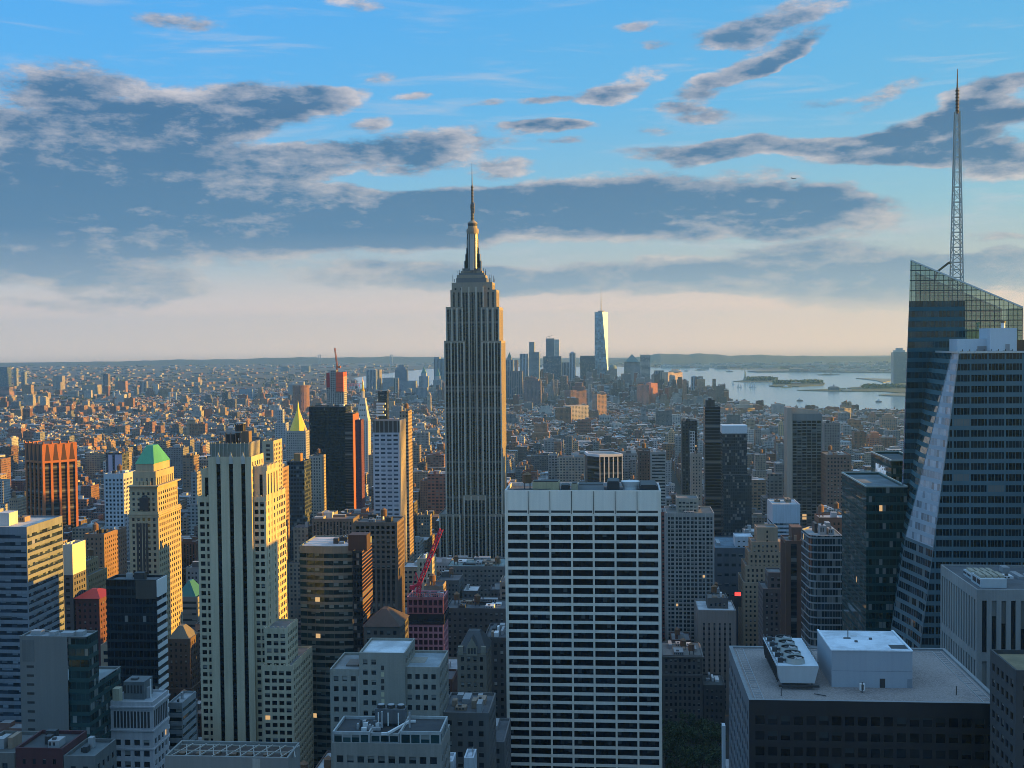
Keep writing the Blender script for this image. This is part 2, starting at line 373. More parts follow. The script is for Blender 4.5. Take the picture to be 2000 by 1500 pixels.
# ------------------------------------------------------------------ facades
def facade(mb, a, b, z0, z1, S, panes=None):
    """one wall from plan point a to b (left to right seen from outside). S: style"""
    a, b = Vector((*a, 0)), Vector((*b, 0)); L = (b - a).length
    if L < .05: return
    u = (b - a) / L; n = Vector((u.y, -u.x, 0)); H = z1 - z0
    wm, gm = S['wall'], S['glass']; mode = S.get('mode', 'grid')
    P = lambda x, z, d=0.0: tuple(a + u * x - n * d + Vector((0, 0, z)))
    base = a.dot(u)
    def quad(x0, x1, c0, c1, m, d=0.0, uv=None):
        if x1 - x0 < 1e-4 or c1 - c0 < 1e-4: return
        mb.poly([P(x0, c0, d), P(x1, c0, d), P(x1, c1, d), P(x0, c1, d)], m, uv or [(base + x0, c0), (base + x1, c0), (base + x1, c1), (base + x0, c1)])
    mx = S.get('mx', 1.0); tb = S.get('tb', 2.0); bb = S.get('bb', 0.0); capm = S.get('cap', wm)
    if mode == 'plain' or L < S.get('minL', 4.0) or H < tb + bb + 2:
        quad(0, L, z0, z1, wm if mode != 'pattern' else S['pattern']); return
    if mode == 'pattern':
        quad(0, L, z0, z1, S['pattern']); return
    mx = min(mx, L * .2)
    xs0, xs1, c0, c1 = mx, L - mx, z0 + bb, z1 - tb
    quad(0, L, c1, z1, capm); quad(0, L, z0, c0, wm)
    nx = max(1, round((xs1 - xs0) / S['bay'])) if mode != 'band' else 1
    ny = max(1, round((c1 - c0) / S['flo'])) if mode != 'strip' else 1
    if 'nx' in S and S['nx'].get(round(L)): nx = S['nx'][round(L)]
    wx, wz = (xs1 - xs0) / nx, (c1 - c0) / ny
    gx = S.get('fx', .6) * wx / 2; gz = S.get('fy', .55) * wz / 2
    if mode == 'strip': gz = wz / 2 - .02
    if mode == 'band': gx = wx / 2 - .05
    dep = S.get('dep', .35); zc = S.get('zc', .5); skip = S.get('skip')
    quad(0, xs0, c0, c1, wm); quad(xs1, L, c0, c1, wm)
    sp = S.get('spandrel', wm); seed = int(abs(a.x * 3 + a.y * 7)) % 500
    for i in range(nx):
        X0 = xs0 + i * wx; X1 = X0 + wx; m0, m1 = X0 + wx / 2 - gx, X0 + wx / 2 + gx
        if skip and skip(i, nx, n): quad(X0, X1, c0, c1, wm); continue
        quad(X0, m0, c0, c1, wm); quad(m1, X1, c0, c1, wm)
        for j in range(ny):
            Z0 = c0 + j * wz; Z1 = Z0 + wz; k0, k1 = Z0 + wz * zc - gz, Z0 + wz * zc + gz
            quad(m0, m1, Z0, k0, sp); quad(m0, m1, k1, Z1, sp)
            mb.poly([P(m0, k0), P(m0, k0, dep), P(m0, k1, dep), P(m0, k1)], wm)
            mb.poly([P(m1, k0, dep), P(m1, k0), P(m1, k1), P(m1, k1, dep)], wm)
            mb.poly([P(m0, k0), P(m1, k0), P(m1, k0, dep), P(m0, k0, dep)], sp)
            mb.poly([P(m0, k1, dep), P(m1, k1, dep), P(m1, k1), P(m0, k1)], sp)
            un = S.get('units', 1) if mode != 'band' else max(1, round(wx / 3.0))
            uv = [(i * un + seed, j), (i * un + un - .001 + seed, j), (i * un + un - .001 + seed, j + .999), (i * un + seed, j + .999)]
            if mode == 'strip':
                uv = [(i, k0), (i + .999, k0), (i + .999, k1), (i, k1)]
                if S.get('stripm'): uv = [(m0, k0), (m1, k0), (m1, k1), (m0, k1)]
            if panes is not None and S.get('parts'):
                panes.append((P(m0, k0, dep), P(m1, k0, dep), P(m1, k1, dep), P(m0, k1, dep), uv, gm, n.copy()))
            else:
                mb.poly([P(m0, k0, dep), P(m1, k0, dep), P(m1, k1, dep), P(m0, k1, dep)], gm, uv)

def tier(mb, q, z0, z1, S, panes=None, back=True):
    """walls round the plan q (counter-clockwise from above); walls that face away are plain"""
    for a, b in zip(q, q[1:] + q[:1]):
        n = Vector((b[1] - a[1], -(b[0] - a[0]), 0))
        mid = Vector(((a[0] + b[0]) / 2, (a[1] + b[1]) / 2, 0))
        if n.dot(Vector((0, -150, 0)) - mid) < -0.25 * n.length * mid.length:
            facade(mb, a, b, z0, z1, dict(S, mode='plain'))
        else: facade(mb, a, b, z0, z1, S, panes)

def inset(q, d):
    n = len(q); out = []
    for i in range(n):
        p0, p1, p2 = Vector(q[i - 1]), Vector(q[i]), Vector(q[(i + 1) % n])
        e1, e2 = (p1 - p0).normalized(), (p2 - p1).normalized()
        n1, n2 = Vector((-e1.y, e1.x)), Vector((-e2.y, e2.x)); h = (n1 + n2)
        k = h.dot(n1); h = h / k if abs(k) > .2 else h
        out.append(tuple(p1 + h * d))
    return out
def roof(mb, q, z, m, pm, par=.9, th=.5):
    """roof surface behind a low parapet"""
    i = inset(q, th)
    n = len(q)
    for a in range(n):
        b = (a + 1) % n
        mb.poly([(*q[a], z), (*q[b], z), (*i[b], z), (*i[a], z)], pm)
        mb.poly([(*i[a], z), (*i[b], z), (*i[b], z - par), (*i[a], z - par)], pm)
    mb.poly([(*p, z - par) for p in i], m)

def rect(x0, x1, y0, y1, rot=0.0):
    q = [(x0, y0), (x1, y0), (x1, y1), (x0, y1)]
    if rot:
        c = Vector(((x0 + x1) / 2, (y0 + y1) / 2)); cs, sn = cos(rot), sin(rot)
        q = [(c.x + (x - c.x) * cs - (y - c.y) * sn, c.y + (x - c.x) * sn + (y - c.y) * cs) for x, y in q]
    return q

def put_panes(panes, root, base):
    """each pane of a near facade is a part of its own: the hundred that show largest, the rest in one mesh"""
    panes = sorted(panes, key=lambda p: (-(abs(p[6].y) > .5), (Vector(p[0]) - EYE).length))
    cache = {}; rest = MB()
    for k, (p0, p1, p2, p3, uv, gm, n) in enumerate(panes):
        if k >= 100: rest.poly([p0, p1, p2, p3], gm, uv); continue
        c = (Vector(p0) + Vector(p2)) / 2
        w = (Vector(p1) - Vector(p0)).length; h = p3[2] - p0[2]
        key = (round(w, 2), round(h, 2), round(n.x, 2), round(n.y, 2), gm.name, round(uv[1][0] - uv[0][0], 1))
        if key not in cache:
            t = MB(); du = uv[1][0] - uv[0][0]
            t.poly([tuple(Vector(p) - c) for p in (p0, p1, p2, p3)], gm, [(0, 0), (du, 0), (du, .999), (0, .999)]); cache[key] = t.mesh('window')
        o = bpy.data.objects.new('window', cache[key]); COL.objects.link(o); o.parent = root; o.location = c - Vector(base)
    if rest.f:
        o = rest.build('window_rows', root); o['kind'] = 'stuff'

HEROES = []                                   # (left px, right px, top px, near Y, lowest visible px, footprint)
def note(x0, x1, yt, Y, yb, q): HEROES.append((x0, x1, yt, Y, yb, q))

WOOD = wall((.16, .09, .05), .9, .3); STEEL = paint((.10, .105, .11), .5, .4); PALE = paint((.62, .63, .63), .6); DARK = paint((.03, .033, .036), .6)
GREYM = paint((.28, .29, .30), .6)
def water_tank(root, x, y, z, s=1.0, name='water_tank'):
    m = MB()
    for dx, dy in ((-1, -1), (1, -1), (1, 1), (-1, 1)):
        m.strut((x + dx * 1.3 * s, y + dy * 1.3 * s, z), (x + dx * 1.3 * s, y + dy * 1.3 * s, z + 3.2 * s), .16 * s, STEEL)
    m.cyl(x, y, z + 3.0 * s, z + 7.0 * s, 2.1 * s, 2.0 * s, 12, WOOD, False, True)
    m.cyl(x, y, z + 7.0 * s, z + 8.6 * s, 2.25 * s, .05, 12, wall((.20, .12, .07), .9, .2), False, True)
    m.build(name, root)
def plant_box(root, x0, x1, y0, y1, z0, h, m=None, name='mechanical_box'):
    b = MB(); b.box(x0, x1, y0, y1, z0, z0 + h, m or GREYM)
    k = min(x1 - x0, y1 - y0)
    if k > 3:                                  # a row of louvres and a curb on top
        for i in range(int((x1 - x0) // 1.2)): b.box(x0 + .3 + i * 1.2, x0 + .9 + i * 1.2, y0 - .12, y0 - .001, z0 + h * .35, z0 + h * .8, DARK)
        b.box(x0 + k * .25, x0 + k * .55, y0 + k * .25, y0 + k * .55, z0 + h + .001, z0 + h + .7, STEEL)
    b.build(name, root)
def clutter(root, q, z, n=6, seed=0, tank=0, tall=3.5):
    """plant and bulkheads on a flat roof, and wooden water tanks"""
    rg = random.Random(seed); xs = [p[0] for p in q]; ys = [p[1] for p in q]
    x0, x1, y0, y1 = min(xs), max(xs), min(ys), max(ys); used = []
    for k in range(n + tank):
        for _ in range(20):
            w = rg.uniform(.10, .32) * (x1 - x0); d_ = rg.uniform(.12, .4) * (y1 - y0)
            if k < tank: w = d_ = 4.6
            cx = rg.uniform(x0 + w / 2 + 1, max(x0 + w / 2 + 1.01, x1 - w / 2 - 1)); cy_ = rg.uniform(y0 + d_ / 2 + 1, max(y0 + d_ / 2 + 1.01, y1 - d_ / 2 - 1))
            r_ = (cx - w / 2, cx + w / 2, cy_ - d_ / 2, cy_ + d_ / 2)
            if all(r_[1] < o[0] or r_[0] > o[1] or r_[3] < o[2] or r_[2] > o[3] for o in used): break
        else: continue
        used.append(r_)
        if k < tank: water_tank(root, cx, cy_, z)
        else: plant_box(root, *r_, z, rg.uniform(.35, 1) * tall, rg.choice([GREYM, PALE, DARK, GREYM, wall((.30, .22, .16))]))

def tower(name, label, cat, x0, x1, yt, Y, dep, S, rf=(.16, .16, .16), rot=0.0, group=None, top=None, yb=None, par=1.0, clut=(3, 0), seed=None, z0=0.0, pm=None):
    """a box building whose near wall spans px x0..x1 with its roof edge at py yt, Y metres away and dep metres deep"""
    pl, pr = at(x0, yt, Y), at(x1, yt, Y); z = (pl.z + pr.z) / 2
    q = rect(pl.x, pr.x, Y, Y + dep, rot)
    base = ((pl.x + pr.x) / 2, Y + dep / 2, z0)
    root = thing(name, label, cat, base, group); m = MB(); panes = []
    tier(m, q, z0, z, S, panes); m.build('wall', root)
    t = MB(); roof(t, q, z, roof_mat(rf), pm or S.get('cap', S['wall']), par); t.build('roof', root)
    if panes: put_panes(panes, root, base)
    if clut: clutter(root, inset(q, 1.5), z - par, clut[0], seed if seed is not None else int(x0 * 7 + yt), clut[1])
    note(x0, x1, yt, Y, yb, q)
    return root, q, z
def style(wc, gc=(.012, .018, .025), mode='grid', bay=3.2, flo=3.7, fx=.55, fy=.55, **k):
    S = dict(wall=wall(wc) if not isinstance(wc, bpy.types.Material) else wc, glass=glass(gc, k.pop('lit', .001), k.pop('blind', .4)) if not isinstance(gc, bpy.types.Material) else gc,
             mode=mode, bay=bay, flo=flo, fx=fx, fy=fy); S.update(k); return S
def patterned(wc, gc=(.015, .02, .028), **k):
    """far or fine facade: the windows are a pattern in the wall"""
    p = curtain(wc, gc, **k); return dict(wall=wall(wc), glass=glass(gc), mode='pattern', pattern=p, bay=3, flo=3.6)
# ------------------------------------------------------------------ setting: ground, water, far shores
def struct(name, mb, kind='structure'):
    o = mb.build(name); o['kind'] = kind; return o
def ground_mat():
    def f(T, b):
        pos = T.new('ShaderNodeNewGeometry').outputs['Position']
        a = T.smooth(T.noise(pos, .004, 5, .7), .35, .65); s = T.smooth(T.noise(pos, .03, 4, .6), .4, .6)
        c = T.mix(a, (.035, .037, .04, 1), (.06, .058, .054, 1)); T.put(b.inputs['Base Color'], T.mix(T.m('MULTIPLY', s, .5), c, (.03, .04, .022, 1)))
        b.inputs['Roughness'].default_value = .95
    return _base('asphalt_ground', f)
def water_mat():
    def f(T, b):
        pos = T.new('ShaderNodeNewGeometry').outputs['Position']
        b.inputs['Base Color'].default_value = (.20, .29, .33, 1); b.inputs['Roughness'].default_value = .14; b.inputs['IOR'].default_value = 1.33
        n = T.new('ShaderNodeBump'); n.inputs['Strength'].default_value = .10; n.inputs['Distance'].default_value = 2
        w = T.m('ADD', T.noise(T.vm('MULTIPLY', pos, (.012, .03, 1)), 1, 5, .65), T.m('MULTIPLY', T.noise(pos, .0022, 3), 1.2))
        T.put(n.inputs['Height'], w); T.l.new(n.outputs[0], b.inputs['Normal'])
    return _base('harbour_water', f)
g_ = MB(); EX = 15500
g_.poly([(-EX, -4000, 0), (EX, -4000, 0), (EX, 17500, 0), (-EX, 17500, 0)], ground_mat()); struct('ground', g_)
WATER = [(2100, 822), (1900, 818), (1760, 813), (1640, 806), (1560, 806), (1500, 800), (1440, 792), (1380, 782), (1300, 776), (1200, 768), (1100, 764), (1000, 762), (900, 764), (820, 766), (740, 768), (690, 772), (640, 777),
         (560, 782), (480, 784), (470, 780), (540, 775), (640, 766), (690, 757), (700, 745), (690, 738), (740, 731), (800, 724), (860, 719), (960, 717), (1060, 717), (1200, 716), (1275, 718), (1390, 719.5), (1430, 722), (1600, 722), (1800, 722), (2100, 724)]
wp = [on_ground(x, y, .3) for x, y in WATER]
g_ = MB(); g_.poly([tuple(p) for p in wp], water_mat()); struct('harbour_water', g_)
WP2 = [(p.x, p.y) for p in wp]
def in_water(x, y):
    c = False; n = len(WP2)
    for i in range(n):
        (xa, ya), (xb, yb_) = WP2[i], WP2[i - 1]
        if (ya > y) != (yb_ > y) and x < (xb - xa) * (y - ya) / (yb_ - ya) + xa: c = not c
    return c
# river reach on the left beyond the housing blocks, and a low far coast
FOREST = wall((.035, .05, .032), .95, .5)
def hills(name, y0, y1, x0, x1, hf, n=90, m=None):
    """a rolling ridge: cross section rises from y0 to a crest and falls to y1"""
    b = MB(); prof = [(0, 0), (.25, .55), (.5, 1), (.75, .6), (1, 0)]
    for i in range(n):
        for (pa, ha), (pb, hb) in zip(prof, prof[1:]):
            q = []
            for ii, p, h in ((i, pa, ha), (i + 1, pa, ha), (i + 1, pb, hb), (i, pb, hb)):
                t = ii / n; q.append((x0 + (x1 - x0) * t, y0 + (y1 - y0) * p, .4 + h * hf(t, p)))
            b.poly(q, m or FOREST)
    return struct(name, b)
def hz(px, py, Y): return max(1.0, at(px, py, Y).z)
def ridge(pts, Y):
    """heights that bring the crest to the given pixels"""
    xs = [at(p, 700, Y).x for p, _ in pts]; zs = [hz(p, y, Y) for p, y in pts]
    def f(t, p, xs=xs, zs=zs):
        X = xs[0] + (xs[-1] - xs[0]) * t
        h = float(np.interp(X, xs, zs)); r_ = 1 + .10 * sin(X * .004) + .07 * sin(X * .011 + p * 5) + .05 * sin(X * .027 + 1)
        return h * r_
    return f, xs[0], xs[-1]
f, a_, b_ = ridge([(-150, 709), (100, 708), (300, 704), (500, 700), (700, 697), (850, 698), (1000, 700), (1100, 703)], 15800)
hills('far_hills', 14600, 17000, a_, b_, f)
f, a_, b_ = ridge([(1080, 712), (1170, 708), (1230, 700), (1290, 693), (1360, 690), (1440, 693), (1560, 696), (1700, 697), (1900, 694), (2150, 692)], 13900)
hills('wooded_hills', 12600, 15200, a_, b_, f)

# ------------------------------------------------------------------ the near towers
STONE = (.40, .375, .32)
def grace():
    Y = 540; pl, pr = at(985.5, 958, Y), at(1291, 957, Y); z = (pl.z + pr.z) / 2; Yb = Y + 30
    q = rect(pl.x, pr.x, Y, Yb); base = ((pl.x + pr.x) / 2, Y + 15, 0)
    root = thing('office_tower', 'white gridded slab tower with seven columns of black window bands, centre front', 'tower', base)
    W_ = wall((.86, .77, .66), .7, .10); W2 = wall((.78, .70, .61), .7, .12)
    zt = z - 10.6
    S = dict(wall=W_, glass=glass((.005, .007, .010), 0, .14, .08, (.06, .065, .065)), spandrel=W2, mode='grid', bay=(pr.x - pl.x) / 7, flo=4.035, fx=.91, fy=.67, mx=.9, tb=.3, dep=.32, parts=True, units=5)
    m = MB(); panes = []
    tier(m, q, 0, zt, S, panes)
    for a, b in zip(q, q[1:] + q[:1]): facade(m, a, b, zt, z, dict(S, mode='plain'))
    m.build('wall', root); put_panes(panes, root, base)
    f_ = MB(); bay = (pr.x - pl.x - 1.8) / 7                       # the twin ribs of each pier, and the joints of the blind top storey
    for i in range(8):
        x = pl.x + .9 + bay * i
        for dx in (-.42, .22):
            if pl.x + .02 < x + dx < pr.x - .3: f_.box(x + dx, x + dx + .2, Y - .28, Y - .003, 0, z - .4, W_)
        if 0 < i < 7: f_.box(x - .12, x + .12, Y - .05, Y - .004, zt, z - .4, DARK)
    f_.build('pier_rib', root)
    s_ = MB()
    for i in range(7):
        x = pl.x + .9 + bay * i; s_.box(x + .55, x + bay - .55, Y - .05, Y - .005, zt + .5, zt + 1.5, DARK)
    s_.build('louvre_slot', root)
    t = MB(); roof(t, q, z, roof_mat((.10, .11, .12)), wall((.5, .5, .5)), 1.6, .8); t.build('roof', root)
    zz = z - 1.6
    def bx(name, a, b, y0, y1, h, m): 
        k = MB(); k.box(at(a, 950, Y + y0).x, at(b, 950, Y + y0).x, Y + y0, Y + y1, zz, zz + h, m); k.box(at(a, 950, Y + y0).x + .4, at(b, 950, Y + y0).x - .4, Y + y0 + .4, Y + y1 - .4, zz + h + .001, zz + h + .4, DARK); k.build(name, root)
    bx('mechanical_box', 1040, 1092, 9, 16, 4.2, wall((.42, .36, .22))); bx('mechanical_box', 1095, 1112, 8, 15, 2.6, DARK)
    bx('mechanical_box', 1116, 1128, 9, 15, 3.4, wall((.40, .35, .24))); bx('mechanical_box', 1128, 1180, 13, 24, 2.2, GREYM)
    bx('mechanical_box', 1186, 1210, 10, 24, 4.0, DARK); bx('mechanical_box', 1250, 1283, 8, 27, 2.6, DARK)
    water_tank(root, at(1030, 950, Y + 17).x, Y + 17, zz, .95)
    k = MB(); c = at(1231, 950, Y + 15); k.cyl(c.x, Y + 15, zz, zz + 1.6, 3.4, 3.4, 16, PALE, False); k.cyl(c.x, Y + 15, zz + 1.6, zz + 4.0, 3.5, 4.4, 16, PALE); k.build('cooling_tower', root)
    k = MB()
    for i in range(6): k.strut((pl.x + 4 + i * 3.2, Y + 5 + (i % 2) * 3, zz), (pl.x + 4 + i * 3.2, Y + 5 + (i % 2) * 3, zz + 1.3), .12, STEEL)
    for i in range(5): k.strut((pl.x + 3.8 + i * 3.2, Y + 5 + (i % 2) * 3, zz + 1.2), (pl.x + 7.2 + i * 3.2, Y + 8 - (i % 2) * 3, zz + 1.2), .14, STEEL)
    k.build('pipe_run', root)
    k = MB()
    for px in (1146, 1160, 1222): 
        c = at(px, 950, Y + 20); k.strut((c.x, Y + 20, zz), (c.x, Y + 20, zz + 5.5), .09, STEEL)
    k.build('mast', root)
    note(985, 1290, 957, Y, None, q)
grace()

def five_hundred():
    base = (at(470, 900, 600).x, 600, 0)
    root = thing('art_deco_tower', 'tall buff stone tower with three black vertical window strips down its front', 'tower', base)
    ST = wall((.54, .46, .32), .85, .2); G = glass((.008, .010, .013), .001, .35)
    S = dict(wall=ST, glass=G, mode='grid', bay=3.2, flo=3.72, fx=.70, fy=.58, mx=.6, tb=2.0, dep=.4)
    def mass(name, x0, x1, yt, Y, dep, S=S, z0=0, crest=True):
        pl, pr = at(x0, yt, Y), at(x1, yt, Y); z = (pl.z + pr.z) / 2; q = rect(pl.x, pr.x, Y, Y + dep); m = MB()
        tier(m, q, z0, z, S); roof(m, q, z, roof_mat((.20, .20, .20)), ST, .9)
        if crest:                                # notched stone crest of the setbacks
            n = int((pr.x - pl.x) / 2.2)
            for i in range(n + 1):
                x = pl.x + (pr.x - pl.x) * i / max(1, n); m.box(x - .35, x + .35, Y - .12, Y + .55, z - 2.2, z + .7, ST)
            n = int(dep / 2.4)
            for i in range(1, n): m.box(pr.x - .55, pr.x + .12, Y + i * dep / n - .35, Y + i * dep / n + .35, z - 2.2, z + .7, ST)
        m.build(name, root); return q, z
    # shaft: piers, three deep strips
    Y = 584; pl, pr = at(406, 892, Y), at(490.5, 892, Y); z = (pl.z + pr.z) / 2
    m = MB(); q = rect(pl.x, pr.x, Y, Y + 21)
    strip = curtain((.007, .008, .010), (.003, .004, .006), bay=50, flo=3.72, fx=1, fy=.6, lit=0, blind=0)
    xs = [pl.x]
    for a in (422.2, 446.6, 470.4): xs += [at(a, 905, Y).x, at(a + 8.2, 905, Y).x]
    xs.append(pr.x); zs = at(450, 906, Y).z
    for i in range(0, 8, 2): m.poly([(xs[i], Y, 0), (xs[i + 1], Y, 0), (xs[i + 1], Y, zs), (xs[i], Y, zs)], ST)
    for i in range(1, 7, 2):
        a, b = xs[i], xs[i + 1]
        m.poly([(a, Y, 0), (a, Y + .8, 0), (a, Y + .8, zs), (a, Y, zs)], ST); m.poly([(b, Y + .8, 0), (b, Y, 0), (b, Y, zs), (b, Y + .8, zs)], ST)
        m.poly([(a, Y + .8, 0), (b, Y + .8, 0), (b, Y + .8, zs), (a, Y + .8, zs)], strip)
        m.poly([(a, Y, zs), (a, Y + .8, zs), (b, Y + .8, zs), (b, Y, zs)], ST)
    m.poly([(xs[0], Y, zs)] + [(x, Y, zs) for x in xs[1:-1]] + [(pr.x, Y, zs), (pr.x, Y, z), (pl.x, Y, z)], ST)
    facade(m, q[1], q[2], 0, z, dict(S, bay=4.2, fx=.42)); facade(m, q[2], q[3], 0, z, dict(S, mode='plain')); facade(m, q[3], q[0], 0, z, dict(S, mode='plain'))
    m.build('shaft', root)
    PG = wall((.42, .41, .37), .8, .1)
    for a in (426, 451, 474.5):                  # pale leaf-shaped heads above the strips
        k = MB(); c = at(a, 900, Y); k.prism([(c.x - 1.0, Y - .35), (c.x + 1.0, Y - .35), (c.x + 1.0, Y - .002), (c.x - 1.0, Y - .002)], zs, z - 1.0, PG)
        k.frustum([(c.x - 1.0, Y - .35), (c.x + 1.0, Y - .35), (c.x + 1.0, Y + .3), (c.x - 1.0, Y + .3)], z - 1.0, [(c.x - .1, Y - .1), (c.x + .1, Y - .1), (c.x + .1, Y + .1), (c.x - .1, Y + .1)], z + 2.2, PG); k.build('ornament', root)
    # finned crown above the shaft
    Yc = 586.5; cl, cr = at(410.5, 866, Yc), at(488, 866, Yc); zc = (cl.z + cr.z) / 2; k = MB()
    GR = wall((.20, .22, .18), .8, .25); qc = rect(cl.x, cr.x, Yc, Yc + 16); 
    tier(k, qc, z - .95, zc, dict(S, mode='plain', wall=GR)); roof(k, qc, zc, roof_mat((.12, .12, .12)), GR)
    for i in range(10):
        x = cl.x + (cr.x - cl.x) * (i + .25) / 9.5; k.box(x - .1, x + .1, Yc - .25, Yc - .002, z - .9, zc + .6, PG)
    for i in range(8): k.box(cr.x + .002, cr.x + .4, Yc + 1 + i * 2 - .3, Yc + 1 + i * 2 + .3, z - .9, zc + .6, PG)
    k.build('crown', root)
    # open steel frame and plant on the crown
    k = MB(); Yp = 590; a, b = at(431, 858, Yp).x, at(470, 858, Yp).x; zp = at(450, 845, Yp).z
    for i in range(5):
        x = a + (b - a) * i / 4
        for y in (Yp, Yp + 9): k.strut((x, y, zc - .9), (x, y, zp), .16, STEEL)
    for y in (Yp, Yp + 9): k.box(a - .4, b + .4, y - .3, y + .3, zp, zp + .5, GREYM)
    k.box(a + 2, b - 4, Yp + 2.2, Yp + 8, zc - .9, zp - 1, DARK); k.build('roof_frame', root)
    k = MB(); a, b = at(459, 850, Yp + 4).x, at(487, 850, Yp + 4).x; zq = at(470, 828, Yp + 4).z
    k.box(a + 3.2, b, Yp + 3, Yp + 8, zc - .9, zc + 5.5, wall((.20, .14, .10))); 
    for i in range(3):
        for y in (Yp + 4, Yp + 7.5): k.strut((a + .3 + i * 1.9, y, zc - .9), (a + .3 + i * 1.9, y, zq), .17, WOOD)
    k.box(a, a + 4.6, Yp + 3.6, Yp + 8, zq, zq + .5, GREYM); k.box(a + .6, a + 4.0, Yp + 4.1, Yp + 7.4, zc + 2, zq - .6, DARK); k.build('bulkhead', root)
    mass('wing', 393, 415, 917, 588.5, 15, dict(S, mode='strip', glass=strip, bay=5, fx=.5, tb=4, stripm=1))
    mass('wing', 482, 520, 911, 587.5, 22, dict(S, mode='strip', glass=strip, bay=5.6, fx=.36, tb=4, stripm=1))
    mass('shoulder', 385.5, 416, 970, 586, 24); mass('shoulder', 482, 519, 970, 586, 36)
    mass('wing', 500, 538, 1040, 612, 22); mass('wing', 505, 548, 1190, 628, 16)
    mass('wing', 516, 561, 1227, 581.5, 20); mass('base', 512, 572.5, 1300, 579, 38)
    note(385, 572, 866, 586, None, rect(at(385, 1300, 579).x, at(575, 1300, 579).x, 579, 650))
five_hundred()

